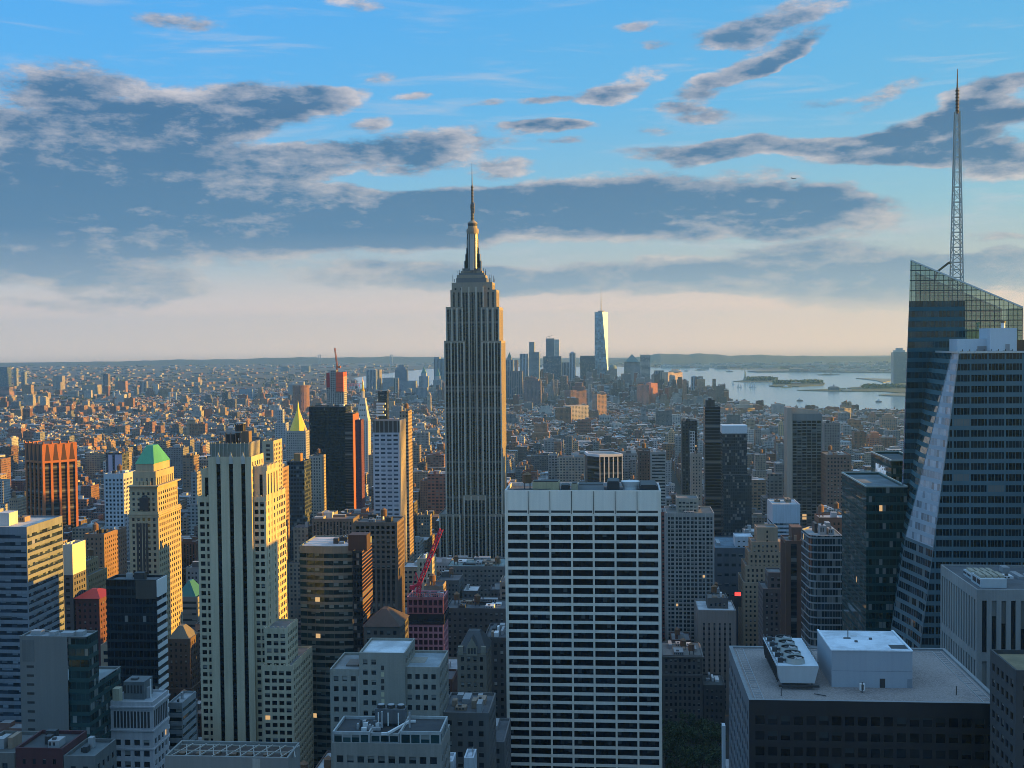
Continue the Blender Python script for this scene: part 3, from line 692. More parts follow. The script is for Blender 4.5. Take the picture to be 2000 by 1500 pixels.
def empire():
    Y = 1262
    LIME = wall((.29, .245, .19), .8, .15); PIER = wall((.47, .42, .35), .75, .1)
    strip = curtain((.03, .03, .032), (.004, .005, .007), bay=60, flo=3.75, fx=1, fy=.52, lit=0, var=.1)
    S = dict(wall=LIME, glass=strip, mode='strip', bay=3.3, fx=.70, mx=1.1, tb=2.6, dep=.7, stripm=1, spandrel=LIME)
    SW = dict(S, bay=3.2, fx=.34)
    c = at(924, 700, Y + 25); base = (c.x, Y + 30, 0)
    root = thing('skyscraper', 'tallest grey limestone skyscraper in the middle, with setbacks and a needle mast', 'skyscraper', base)
    def mass(name, x0, x1, yt, Yf, Yb, S=S, z0=0, par=.8):
        pl, pr = at(x0, yt, Yf), at(x1, yt, Yf); z = (pl.z + pr.z) / 2; m = MB(); q = rect(pl.x, pr.x, Yf, Yb)
        facade(m, q[0], q[1], z0, z, S); facade(m, q[1], q[2], z0, z, SW); facade(m, q[2], q[3], z0, z, dict(S, mode='plain')); facade(m, q[3], q[0], z0, z, SW)
        roof(m, q, z, roof_mat((.2, .2, .2)), LIME, par); m.build(name, root)
        if name in ('shaft_block', 'upper_block', 'wing', 'central_bay', 'lower_bay'):
            k = MB(); n = 3 if x1 - x0 > 30 else 2
            for i in range(n + 1): x = pl.x + .75 + (pr.x - pl.x - 1.5) * i / n; k.box(x - .75, x + .75, Yf - .45, Yf - .004, max(0, z - 250), z - 1.2, PIER)
            k.build('pier', root)
        return q, z
    mass('base', 857, 1000, 1100, Y - 14, Y + 60, dict(S, bay=4))
    mass('wing', 857.5, 899.5, 1004, Y - 5, Y + 56, dict(S, bay=3.1)); mass('wing', 955, 992, 1004, Y - 5, Y + 56, dict(S, bay=3.1))
    mass('lower_bay', 905, 949.5, 967, Y - 2, Y + 40, dict(S, bay=3.4, tb=5.5))
    mass('shaft_block', 867, 907.5, 665.5, Y, Y + 49); mass('shaft_block', 940, 979, 665.5, Y, Y + 49)
    mass('upper_block', 870.5, 904, 599.5, Y + 3, Y + 46); mass('upper_block', 939, 975, 599.5, Y + 3, Y + 46)
    mass('central_bay', 900, 945, 558, Y + 6, Y + 43, dict(S, bay=3.3, tb=7))
    mass('shoulder', 879.5, 969.5, 566, Y + 8, Y + 40, dict(S, bay=5.2, fx=.3, tb=2.5, bb=60))
    mass('attic', 882, 961.5, 551.5, Y + 9, Y + 38, dict(S, mode='grid', bay=5.5, flo=12, fx=.35, fy=.22, tb=2, bb=300, glass=glass((.02, .02, .02), 0, 0)))
    # crown steps below the mast
    zc0 = at(920, 552.5, Y + 12).z
    CR = paint((.15, .155, .155), .5, .4); m = MB()
    def pr_(x0, x1, ya, yb_, Yf, Yb, mb, mt=CR):
        a, b = at(x0, ya, Yf), at(x1, ya, Yf); mb.box(a.x, b.x, Yf, Yb, at(920, ya, Yf).z, at(920, yb_, Yf).z, mt)
    pr_(891, 950, 551.8, 543, Y + 11, Y + 35, m); pr_(892, 948, 542.5, 537, Y + 12, Y + 34, m, LIME); pr_(896, 945, 536.8, 533, Y + 13, Y + 33, m); pr_(900, 942, 532.8, 529, Y + 15, Y + 31, m, LIME); pr_(903, 939, 528.8, 524, Y + 17, Y + 29, m)
    rg = random.Random(3)
    for i in range(26):                          # aerials along the crown steps
        x = rg.choice([rg.uniform(884, 896), rg.uniform(943, 966), rg.uniform(893, 950)]); p = at(x, 551 if x < 890 or x > 952 else 538, Y + 14)
        m.strut(p, (p.x, p.y, p.z + rg.uniform(3, 8)), .22, STEEL)
    m.build('crown', root)
    # mooring mast
    mm = MB(); cx = at(923.3, 480, Y + 23).x; cy_ = Y + 23; SIL = paint((.38, .39, .38), .35, .6); zz = lambda py: at(923, py, cy_).z
    k = 1 / 1.858
    mm.cyl(cx, cy_, zz(528), zz(455), 10.6 * k, 10.4 * k, 16, SIL); 
    for ang_ in (0, pi / 2, pi, 3 * pi / 2):     # four winged buttresses that step in as they rise
        dx, dy = cos(ang_ + pi / 4 * 0), sin(ang_ + pi / 4 * 0)
        for r_, ztop in ((17.5, 510), (15.2, 497), (13.2, 485), (11.8, 468)):
            w = 3.6 * k; R_ = r_ * k
            q = [(-w, 0), (w, 0), (w, R_), (-w, R_)]
            q = [(cx + y * dx - x * dy, cy_ + y * dy + x * dx) for x, y in q]
            mm.prism(q[::-1] if (q[1][0] - q[0][0]) * (q[2][1] - q[1][1]) - (q[1][1] - q[0][1]) * (q[2][0] - q[1][0]) < 0 else q, zz(529), zz(ztop) + r_ * .013, SIL)
    for i in range(12): 
        t = 2 * pi * i / 12; mm.strut((cx + 10.8 * k * cos(t), cy_ + 10.8 * k * sin(t), zz(528)), (cx + 10.6 * k * cos(t), cy_ + 10.6 * k * sin(t), zz(457)), .22, DARK)
    mm.build('mooring_mast', root)
    mm = MB()
    for ya, yb_, ra, rb in ((457, 452, 11.5, 12.2), (452, 447, 12.2, 11.9), (447, 442, 9.6, 9.4), (442, 437, 9.2, 9.6), (437, 434.5, 10.2, 9.0), (434.5, 431, 8.5, 4.5)):
        mm.cyl(cx, cy_, zz(ya), zz(yb_), ra * k, rb * k, 20, LIME if ya != 442 else DARK)
    mm.build('dome', root)
    mm = MB()
    mm.cyl(cx, cy_, zz(433), zz(400), 2.6 * k, 2.4 * k, 8, STEEL); mm.cyl(cx, cy_, zz(400), zz(363), 1.9 * k, 1.7 * k, 8, STEEL); mm.cyl(cx, cy_, zz(363), zz(318), 1.1 * k, .3 * k, 8, STEEL)
    for py in range(364, 432, 3): mm.cyl(cx, cy_, zz(py), zz(py) + .7, (2.7 + (py > 400) * 1.0) * k, None, 8, DARK if py % 2 else STEEL)
    mm.box(cx + 2.9 * k, cx + 4.7 * k, cy_ - 1, cy_ + 1, zz(416), zz(396), GREYM); mm.box(cx - 4.2 * k, cx - 2.9 * k, cy_ - .8, cy_ + .8, zz(408), zz(398), GREYM)
    mm.build('antenna', root)
    note(857, 987, 551, Y, None, rect(at(857, 1000, Y).x, at(1000, 1000, Y).x, Y - 14, Y + 60))
empire()

def bank():
    """the faceted glass tower on the right with its slanted crown and lattice spire"""
    root = thing('glass_tower', 'faceted blue-green glass tower with a slanted crown and a tall lattice spire', 'skyscraper', (at(1900, 800, 545).x, 550, 0))
    cur = curtain((.09, .15, .175), (.005, .011, .016), bay=7.05, flo=4.62, fx=.90, fy=.60, lit=.0004, rough=.06, var=.12, minor=5, blind=.05)
    cside = curtain((.11, .16, .18), (.008, .016, .022), bay=1.5, flo=4.62, fx=.88, fy=.62, lit=.0, rough=.05, var=.1)
    cdark = curtain((.035, .105, .13), (.010, .032, .042), bay=1.75, flo=4.62, fx=.90, fy=.60, lit=.0004, rough=.05, var=.1, blind=0)
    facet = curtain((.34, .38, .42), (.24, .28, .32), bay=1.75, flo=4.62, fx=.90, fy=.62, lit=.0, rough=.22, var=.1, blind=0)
    edge = paint((.45, .55, .58), .3, .4); TR = paint((.55, .60, .62), .4)
    Yf = 520
    P = lambda x, y, Y: tuple(at(x, y, Y))
    C, D = at(1873, 695, Yf), at(2030, 684, Yf); zr = (C.z + D.z) / 2; C.z = D.z = zr
    A, B_ = at(1828.5, 673, 556), at(1859, 690, 530); A.z = B_.z = zr
    E = at(1769, 1048, 548); F0 = on_ground  # the left arris leans outward as it falls
    def ext(p, q, z):                            # the line p-q carried on to height z
        t = (z - p.z) / (q.z - p.z); return p + (q - p) * t
    F1 = at(1823, 1070, Yf); F2 = at(1790, 1320, Yf); F2 = ext(F1, F2, 0); E2 = ext(E, at(1750, 1170, 552), 0)
    D2 = Vector((D.x, Yf, 0))
    m = MB()
    def face(pts, mt, ux):
        m.poly([tuple(p) for p in pts], mt, [((Vector(p).x * ux[0] + Vector(p).y * ux[1]), p[2]) for p in pts])
    face([F2, D2, D, C, F1], cur, (1, 0))
    m.build('front_wall', root)
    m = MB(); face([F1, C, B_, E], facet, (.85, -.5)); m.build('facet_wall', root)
    m = MB(); face([E2, F2, F1, E], cside, (.85, -.5)); Eb = Vector((E2.x + 6, 575, 0)); face([B_, A, Vector((A.x, 585, zr)), Vector((E.x + 4, 585, E.z)), E], cdark, (.6, -.8)); face([E, Vector((E.x + 4, 585, E.z)), Vector((E2.x + 4, 585, 0)), E2], cdark, (.2, -1)); m.build('side_wall', root)
    m = MB(); m.poly([C, D, (D.x, 570, zr), (A.x, 570, zr), A, B_], roof_mat((.10, .11, .12))); m.build('roof', root)
    m = MB()
    for p, q in ((A, B_), (B_, C), (C, D)): m.strut((p.x, p.y, p.z + .4), (q.x, q.y, q.z + .4), .42, edge)
    for p, q in ((C, F1), (F1, F2), (B_, E), (E, E2)): m.strut(p, q, .16, paint((.20, .27, .30), .3, .3))
    m.build('edge_trim', root)
    # rear block rising to the slanted crown
    Yr = 566
    T1, T2 = at(1778, 508, Yr), at(1997, 600, Yr); zs = at(1790, 588, Yr).z; zc2 = at(1990, 690, Yr).z
    L0 = at(1755, 1240, Yr); L0 = ext(T1, L0, 0); Rb = at(2008, 700, Yr); R0 = ext(T2, Rb, 0)
    def on_left(z): return ext(T1, L0, z)
    def on_right(z): return ext(T2, Rb, z)
    m = MB()
    zbr = at(1890, 640, Yr).z
    XM = at(1885, 620, Yr).x
    pts = [L0, R0, on_right(zc2), Vector((XM, Yr, zc2)), Vector((XM, Yr, zs)), on_left(zs)]
    face(pts, cdark, (1, 0))
    Lb = Vector((L0.x, Yr + 9, 0)); Tb = Vector((T1.x * (Yr + 9) / Yr + .3, Yr + 9, T1.z)); zsb = ext(Tb, Lb, zs)
    face([Lb, L0, on_left(zs), zsb], curtain((.20, .18, .24), (.05, .06, .09), bay=1.5, flo=4.62, fx=.85, fy=.7, rough=.08, var=.3), (.3, -1))  # purple reflection put into the colour of the narrow edge glass
    m.poly([(*on_left(zs)[:2], zs), (XM, Yr, zs), (XM, Yr + 36, zs), (on_left(zs).x + 12, Yr + 36, zs)], roof_mat((.1, .1, .1)))
    m.build('rear_wall', root)
    # glass screen crown: panes one can see the sky through, in a grid of mullions
    def scr(T, b):
        T.n.remove(b); out = [n for n in T.n if n.type == 'OUTPUT_MATERIAL'][0]
        t = T.new('ShaderNodeBsdfTransparent'); t.inputs[0].default_value = (.42, .70, .62, 1); gl = T.new('ShaderNodeBsdfGlossy'); gl.inputs[0].default_value = (.5, .6, .62, 1); gl.inputs[1].default_value = .06
        df = T.new('ShaderNodeBsdfDiffuse'); df.inputs[0].default_value = (.05, .14, .14, 1)
        a = T.new('ShaderNodeMixShader'); a.inputs[0].default_value = .34; T.l.new(t.outputs[0], a.inputs[1]); T.l.new(gl.outputs[0], a.inputs[2])
        c = T.new('ShaderNodeMixShader'); c.inputs[0].default_value = .40; T.l.new(a.outputs[0], c.inputs[1]); T.l.new(df.outputs[0], c.inputs[2]); T.l.new(c.outputs[0], out.inputs[0])
    SCR = _base('screen_glass', scr)
    def topz(x): t = (x - T1.x) / (T2.x - T1.x); return T1.z + (T2.z - T1.z) * t
    def lowz(x): return zs if x < XM else zc2
    x0, x1 = on_left(zs).x, T2.x
    for name, yy in (('crown_screen', Yr - .1), ('rear_crown_screen', Yr + 30)):
        if yy > Yr: x0 += 10
        m = MB(); m.poly([(x0, yy, zs), (XM, yy, zs), (XM, yy, topz(XM)), (max(x0, T1.x), yy, topz(max(x0, T1.x)))], SCR); m.poly([(XM, yy, zc2), (x1, yy, zc2), (x1, yy, T2.z), (XM, yy, topz(XM))], SCR); m.build(name, root)
        g = MB(); mu = paint((.045, .065, .07), .4, .3); n = 24
        for i in range(n + 1):
            x = max(x0, T1.x) + .4 + (x1 - max(x0, T1.x) - .4) * i / n; g.box(x - .09, x + .09, yy - .22, yy - .02, lowz(x), topz(x) - .1, mu)
        z = zc2 + 1
        while z < T1.z - 1:
            xe = T1.x + (T1.z - z) / (T1.z - T2.z) * (T2.x - T1.x); xs = max(x0, on_left(z).x + .1) if z > zs else XM
            big = (int((z - zc2) / 2.3) % 2 == 0)
            if xe > xs + 1: g.box(xs, min(xe, x1), yy - .30, yy - .04, z, z + (.42 if big else .14), mu)
            z += 2.3
        g.strut((max(x0, T1.x), yy, topz(max(x0, T1.x))), (T2.x, yy, T2.z), .35, edge); g.build('mullion_grid', root)
    m = MB(); ed2 = MB()
    m.poly([(x1, Yr, zc2), (x1 + 2, Yr + 30, zc2), (x1 + 2, Yr + 30, T2.z), (x1, Yr, T2.z)], SCR); m.build('crown_screen', root)
    # white plant boxes on the front roof
    def bx(name, a, b, ya, yb_, Y0, Y1, mt, z=None):
        k = MB(); p, q = at(a, yb_, Y0), at(b, yb_, Y0); k.box(p.x, q.x, Y0, Y1, (z if z is not None else zr), at(a, ya, Y0).z, mt); k.build(name, root); return k
    BL = wall((.52, .60, .66), .6, .06)
    bx('plant_room', 1870, 1934, 662, 690, 545, 558, BL); bx('plant_room', 1933.5, 1986, 641, 690, 540, 556, BL); bx('plant_room', 1985.5, 2015, 664, 690, 549, 560, DARK)
    bx('louvre_door', 1909, 1934, 676, 690, 544.8, 544.99, GREYM); bx('louvre_door', 1964, 1972, 672, 690, 539.8, 539.99, GREYM)
    k = MB(); p = at(1959, 640, 548); k.cyl(p.x, 548, p.z - 1, p.z + 2.2, .9, .9, 10, PALE); k.cyl(p.x, 548, p.z + 2.2, p.z + 2.8, 1.1, 1.1, 10, DARK); k.build('flue', root)
    k = MB()
    for i in range(9):
        x = at(1880 + i * 14, 690, 526).x; k.strut((x, 526, zr), (x, 526, zr + 1.6), .12, DARK); k.box(x - .5, x + .5, 527, 528, zr, zr + .9, DARK)
    k.build('roof_fixtures', root)
    # lattice spire
    sp = MB(); SW = paint((.42, .45, .42), .5, .3); ys = Yr + 18
    c0, ct = at(1869.5, 552, ys), at(1865.5, 135, ys); cx = (c0.x * .8 + ct.x * .2)
    zb, z1, z2, z3 = at(1868, 600, ys).z, at(1868, 218, ys).z, at(1868, 172, ys).z, ct.z
    w0, w1 = 2.6, 1.0; n = 26
    def wz(z): return w0 + (w1 - w0) * (z - zb) / (z1 - zb)
    cor = ((-1, -1), (1, -1), (1, 1), (-1, 1))
    for i in range(n):
        za, zb_ = zb + (z1 - zb) * i / n, zb + (z1 - zb) * (i + 1) / n; wa, wb = wz(za), wz(zb_)
        for j, (sx, sy) in enumerate(cor):
            tx, ty = cor[(j + 1) % 4]; a = (cx + sx * wa, ys + sy * wa, za); b = (cx + sx * wb, ys + sy * wb, zb_)
            c = (cx + tx * wa, ys + ty * wa, za); d = (cx + tx * wb, ys + ty * wb, zb_)
            sp.strut(a, b, .24, SW); sp.strut(a, c, .13, SW); sp.strut(a if i % 2 else c, d if i % 2 else b, .12, SW)
    sp.build('spire', root)
    k = MB(); k.cyl(cx, ys, z1 - 1, z2, .62, .55, 8, STEEL); k.cyl(cx, ys, z2, z3, .42, .16, 8, STEEL)
    for i in range(7): k.cyl(cx, ys, z1 + (z2 - z1) * i / 7, z1 + (z2 - z1) * i / 7 + .5, .95, None, 8, DARK)
    k.build('spire_needle', root)
    k = MB(); p, q = at(1830, 531, Yr + 8), at(1852, 514, Yr + 8); k.strut(p, q, .45, wall((.16, .13, .08))); k.strut(q, at(1856, 513, Yr + 8), .6, wall((.16, .13, .08))); k.strut(p, (p.x - 1, p.y, p.z - 4), .4, STEEL); k.build('cleaning_crane', root)
    note(1752, 2010, 505, 520, None, rect(at(1752, 1100, 520).x, 190, 520, 605))
bank()

def gravel_roof():
    Y = 330; nl, nr = at(1463, 1371, Y), at(1962, 1370, Y); z = (nl.z + nr.z) / 2; Yb = 388.5
    q = rect(nl.x, nr.x, Y, Yb); base = ((nl.x + nr.x) / 2, (Y + Yb) / 2, 0)
    root = thing('office_block', 'dark office block with a broad pale gravel roof, cooling fans and a grey penthouse', 'building', base)
    BR = wall((.012, .017, .022), .5, .2); BRL = wall((.13, .15, .17), .6, .2)
    S = dict(wall=BR, glass=glass((.006, .008, .011), .0, .35, .12, (.03, .04, .045)), mode='grid', bay=3.4, flo=4.25, fx=.72, fy=.58, mx=1.2, tb=3.3, dep=.25, parts=True)
    m = MB(); panes = []
    facade(m, q[0], q[1], 0, z, S, panes); facade(m, q[1], q[2], 0, z, dict(S, mode='plain')); facade(m, q[2], q[3], 0, z, dict(S, mode='plain'))
    facade(m, q[3], q[0], 0, z, dict(S, wall=BRL, bay=4.6, fx=.62, fy=.60, parts=False, dep=.8, glass=glass((.008, .012, .02), 0, .1)))
    m.build('wall', root); put_panes(panes, root, base)
    GRV = _base('gravel', lambda T, b: (T.put(b.inputs['Base Color'], T.mix(T.smooth(T.noise(T.new('ShaderNodeNewGeometry').outputs['Position'], 2.2, 4, .8), .38, .66),
        T.mix(T.smooth(T.noise(T.new('ShaderNodeNewGeometry').outputs['Position'], .09, 3), .35, .65), (.15, .13, .125, 1), (.21, .185, .175, 1)), (.31, .28, .265, 1))), T.put(b.inputs['Roughness'], .95)))
    t = MB(); roof(t, q, z, GRV, wall((.22, .24, .25)), .55, 1.1); t.build('roof', root)
    zz = z - .55
    t = MB()                                     # window-washing tracks along both sides
    for xa in (nl.x + 2.0, nl.x + 4.2, nr.x - 4.6, nr.x - 2.2): t.box(xa - .1, xa + .1, Y + 1.6, Yb - 2, zz, zz + .16, GREYM)
    for i in range(24):
        y = Y + 2 + i * (Yb - Y - 4.4) / 23
        t.box(nl.x + 2.11, nl.x + 4.09, y - .09, y + .09, zz, zz + .12, GREYM); t.box(nr.x - 4.49, nr.x - 2.31, y - .09, y + .09, zz, zz + .12, GREYM)
    t.box(nl.x + 4.4, nr.x - 4.8, Yb - 3.2, Yb - 2.9, zz, zz + .2, GREYM); t.build('track', root)
    def onz(px, py): return on_ground(px, py, zz)
    a, b = onz(1625, 1343), onz(1781, 1343); yf = (a.y + b.y) / 2; zt = at(1700, 1272, yf).z; bl = on_ground(1595, 1231, zt)
    PB = wall((.30, .35, .40), .7, .07); k = MB(); k.prism(rect(a.x, b.x, yf, bl.y), zz, zt, PB, roof_mat((.55, .62, .68))); k.build('penthouse', root)
    k = MB(); k.box(a.x - .15, b.x + .15, yf - .12, yf + .45, zt + .002, zt + .35, wall((.62, .70, .76))); k.box(a.x - .15, a.x + .45, yf + .452, bl.y, zt + .002, zt + .35, wall((.62, .70, .76))); k.box(b.x - .45, b.x + .15, yf + .452, bl.y, zt + .002, zt + .35, wall((.62, .70, .76))); k.build('penthouse_coping', root)
    k = MB(); c = on_ground(1741, 1267, zt); d = on_ground(1774, 1267, zt); k.box(c.x, d.x, c.y, c.y + 4.4, zt + .01, zt + .03, DARK); k.build('hatch', root)
    k = MB(); c = onz(1718, 1343); k.box(c.x, c.x + 1.5, yf - .05, yf - .003, zz, zz + 2.6, DARK); k.build('door', root)
    k = MB(); c = onz(1771, 1343); k.box(c.x, c.x + 1.3, yf - .05, yf - .003, zz, zz + 2.6, wall((.22, .26, .30))); k.build('door', root)
    k = MB(); k.box(a.x + .2, b.x - .2, yf - .03, yf - .004, zz + 4.6, zz + 4.72, wall((.2, .24, .28))); k.build('joint', root)
    k = MB(); c = on_ground(1656, 1246, zt)
    k.strut((c.x, c.y, zt), (c.x, c.y, zt + 2.4), .12, STEEL); k.box(c.x - 1.4, c.x + .6, c.y - 1, c.y - .5, zt, zt + .35, STEEL); k.box(c.x + 1.2, c.x + 3, c.y + 2, c.y + 2.5, zt, zt + .3, PALE)
    for px, py in ((1672, 1254), (1700, 1249)): e = on_ground(px, py, zt); k.box(e.x - .4, e.x + .4, e.y - .4, e.y + .4, zt, zt + .5, STEEL)
    k.build('roof_vent', root)
    # cooling tower with a row of five fans
    tl, tr = onz(1521, 1346), onz(1597, 1346); yf = tl.y; cz = zz + 1.6
    lft, rgt = at(1517, 1300, yf), at(1600, 1300, yf); zt = lft.z; bk = on_ground(1484, 1242, zt); yb_ = bk.y - 2
    CT = wall((.42, .47, .50), .5, .1); k = MB(); inx = (rgt.x - lft.x) * .10
    k.frustum(rect(lft.x + inx, rgt.x - inx, yf + .6, yb_ - .6), cz, rect(lft.x, rgt.x, yf, yb_), zt, CT, True, wall((.50, .58, .64), .6, .1), True); k.build('cooling_tower', root)
    k = MB()
    for i in range(13):
        y = yf + 1.5 + (yb_ - yf - 3) * i / 12; k.strut((lft.x + inx * .5 - .1, y, cz), (lft.x + .05 - .1, y, zt - .4), .14, DARK)
        for x in (lft.x + inx + .6, rgt.x - inx - .6):
            if i % 3 == 0: k.strut((x, y, zz), (x, y, cz), .2, STEEL)
    k.box(lft.x + inx - .6, rgt.x - inx + 1.2, yf - .4, yf + .4, cz - .9, cz - .35, DARK); k.box(lft.x + inx - .6, rgt.x - inx + 1.2, yb_ - 1.2, yb_ - .4, cz - .9, cz - .35, DARK); k.build('support_frame', root)
    cxm = (lft.x + rgt.x) / 2 - .2; L = yb_ - yf
    for i in range(5):
        y = yf + L * (i + .62) / 5.35; fk = MB(); FN = wall((.34, .36, .34), .5, .1)
        fk.cyl(cxm, y, zt + .01, zt + 1.5, 2.75, 2.45, 20, FN, False)
        ri = [(cxm + 2.2 * cos(2 * pi * t / 20), y + 2.2 * sin(2 * pi * t / 20)) for t in range(20)]; ro = [(cxm + 2.45 * cos(2 * pi * t / 20), y + 2.45 * sin(2 * pi * t / 20)) for t in range(20)]
        for t in range(20):
            u = (t + 1) % 20; fk.poly([(*ro[t], zt + 1.5), (*ro[u], zt + 1.5), (*ri[u], zt + 1.5), (*ri[t], zt + 1.5)], DARK); fk.poly([(*ri[t], zt + 1.5), (*ri[u], zt + 1.5), (*ri[u], zt + .9), (*ri[t], zt + .9)], DARK)
        fk.poly([(*p, zt + .9) for p in ri], DARK)
        for t in range(6):
            a0 = 2 * pi * t / 6 + i; fk.poly([(cxm + .3 * cos(a0), y + .3 * sin(a0), zt + 1.25), (cxm + 2.1 * cos(a0), y + 2.1 * sin(a0), zt + 1.05), (cxm + 2.1 * cos(a0 + .5), y + 2.1 * sin(a0 + .5), zt + 1.3), (cxm + .3 * cos(a0 + 1), y + .3 * sin(a0 + 1), zt + 1.3)], GREYM)
        fk.build('fan', root)
        mk = MB(); mk.box(lft.x + .8, lft.x + 2.2, y - .6, y + .6, zt + .01, zt + 1.3, DARK); mk.cyl(lft.x + 2.7, y, zt + .3, zt + 1.1, .45, None, 8, STEEL); mk.build('fan_motor', root)
    k = MB()                                     # guard rails
    for x in (lft.x + .15, rgt.x - .15):
        for i in range(14): y = yf + .2 + (L - .4) * i / 13; k.strut((x, y, zt), (x, y, zt + 1.1), .04, STEEL)
        k.strut((x, yf + .2, zt + 1.1), (x, yb_ - .2, zt + 1.1), .045, STEEL); k.strut((x, yf + .2, zt + .6), (x, yb_ - .2, zt + .6), .035, STEEL)
    k.build('guard_rail', root)
    k = MB()
    for px, py, h in ((1526, 1362, 2.2), (1684, 1356, 3), (1600, 1372, .1), (1868, 1360, 2.4), (1684, 1345, 1.5)):
        e = onz(px, py - 3); k.strut((e.x, e.y, zz), (e.x, e.y, zz + h), .13, STEEL)
    e = onz(1684, 1352); k.box(e.x - .7, e.x + .7, e.y - .5, e.y + .5, zz + .6, zz + 2.4, PALE); k.box(e.x - .3, e.x + .3, e.y - .52, e.y - .503, zz + .8, zz + 2.2, DARK)
    e = onz(1590, 1357); k.strut((e.x, e.y, zz + .3), (e.x + 3, e.y - 1.5, zz + .2), .1, DARK); k.build('vent_pipe', root)
    note(1420, 1962, 1262, Y, None, q)
gravel_roof()
# ------------------------------------------------------------------ other near and middle towers
def add_box(root, x0, x1, ya, yb_, Y0, Y1, m, name='bulkhead', mt=None):
    k = MB(); a, b = at(x0, yb_, Y0), at(x1, yb_, Y0); k.box(a.x, b.x, Y0, Y1, a.z, at(x0, ya, Y0).z, m, mt); k.build(name, root)
def px_box(root, name, x0, x1, ya, Y, dep, S, z0, rf=(.16, .16, .16)):
    a, b = at(x0, ya, Y), at(x1, ya, Y); z = (a.z + b.z) / 2; q = rect(a.x, b.x, Y, Y + dep); m = MB(); tier(m, q, z0, z, S); roof(m, q, z, roof_mat(rf), S['wall']); m.build(name, root)
    note(x0, x1, ya, Y, None, q); return q, z

# --- lower left
def left_front():
    Y = 400; a, b, c = at(38, 1243, Y), at(131, 1243, Y), at(170, 1243, Y); z = (a.z + c.z) / 2
    root = thing('office_block', 'blank grey concrete and dark green glass block at bottom left', 'building', ((a.x + c.x) / 2, Y + 15, 0))
    CON = wall((.16, .165, .16), .8, .12); GR = curtain((.018, .05, .048), (.008, .024, .025), bay=1.6, flo=3.9, fx=.9, fy=.62, lit=.002, rough=.06)
    m = MB(); m.poly([(a.x, Y, 0), (b.x, Y, 0), (b.x, Y, z), (a.x, Y, z)], CON); m.poly([(a.x, Y + 9, 0), (a.x, Y, 0), (a.x, Y, z), (a.x, Y + 9, z)], CON)
    m.build('wall', root)
    m = MB(); q = rect(b.x + .003, c.x, Y + .6, Y + 9); facade(m, q[0], q[1], 0, z, dict(mode='pattern', pattern=GR, wall=CON, glass=GR)); facade(m, q[1], q[2], 0, z, dict(mode='pattern', pattern=GR, wall=CON, glass=GR)); facade(m, q[2], q[3], 0, z, dict(mode='plain', wall=CON, glass=GR)); m.build('glass_wall', root)
    k = MB(); d = at(56, 1300, Y)
    e0, e1 = at(43, 1243, Y).x, at(66, 1243, Y).x
    k.box(e0, e1, Y - .08, Y - .003, at(50, 1292, Y).z, at(50, 1250, Y).z, wall((.13, .14, .14))); k.build('louvre_panel', root)
    for i in range(8): k = MB(); zz = at(50, 1304 + i * 17.5, Y).z; k.box(at(52, 1300, Y).x, at(66, 1300, Y).x, Y - .06, Y - .004, zz, zz + .8, DARK); k.build('vent', root)
    t = MB(); q2 = rect(a.x, c.x, Y, Y + 9); roof(t, q2, z, roof_mat((.26, .29, .31)), CON, .7); t.build('roof', root)
    for x0, x1, y in ((95, 108, 3), (118, 142, 2), (146, 162, 4), (60, 80, 4)): plant_box(root, at(x0, 1240, Y + y).x, at(x1, 1240, Y + y).x, Y + y, Y + y + 3, z - .7, 1.5, GREYM)
    note(38, 182, 1243, Y, None, q2)
    zw = at(169, 1344, Y).z; q3 = rect(a.x + 4, c.x, Y + 9.01, Y + 28); m = MB(); tier(m, q3, 0, zw, dict(mode='pattern', pattern=GR, wall=CON, glass=GR)); roof(m, q3, zw, roof_mat((.2, .24, .25)), CON); m.build('wing', root); HEROES.append((0, 0, 0, Y, None, q3))
left_front()

root, q, z = tower('office_tower', 'light grey office tower at left edge, its sunlit side ribbed with bright bands', 'tower', -90, 52, 1029, 620, 42,
    style((.19, .21, .24), (.015, .022, .03), mode='band', bay=3, flo=4.0, fx=.9, fy=.52, dep=.3, mx=.5, tb=3.2, glass=glass((.02, .03, .042), .004, .5, .1, (.22, .25, .28)), units=16), rf=(.45, .45, .44), clut=(3, 0))
add_box(root, -5, 18, 1002, 1030, 630, 640, wall((.55, .52, .5)), 'penthouse')

root, q, z = tower('office_tower', 'black glass tower whose narrow side wears white stripes, left of the buff stone tower', 'tower', 207, 305, 1132, 500, 11,
    dict(mode='pattern', pattern=curtain((.010, .013, .018), (.005, .007, .011), bay=1.6, flo=3.8, fx=.85, fy=.7, lit=.001, rough=.1, blind=.03), wall=wall((.014, .017, .022), .5), glass=DARK), rf=(.12, .13, .14), clut=(2, 0))
m = MB(); xw = q[1][0]
for i in range(26):
    zz = z - 9.5 - i * 3.75
    m.box(xw + .004, xw + .55, q[1][1] + .3, q[2][1] - .2, zz - 1.7, zz, PALE)
m.box(xw + .004, xw + .6, q[1][1] + .2, q[2][1] - .1, z - 7.5, z - .2, wall((.66, .66, .64), .7, .05)); m.box(q[0][0] + 13, xw, q[0][1] - .05, q[0][1] - .003, z - 8.2, z - .3, wall((.06, .055, .05))); m.build('spandrel_panel', root)

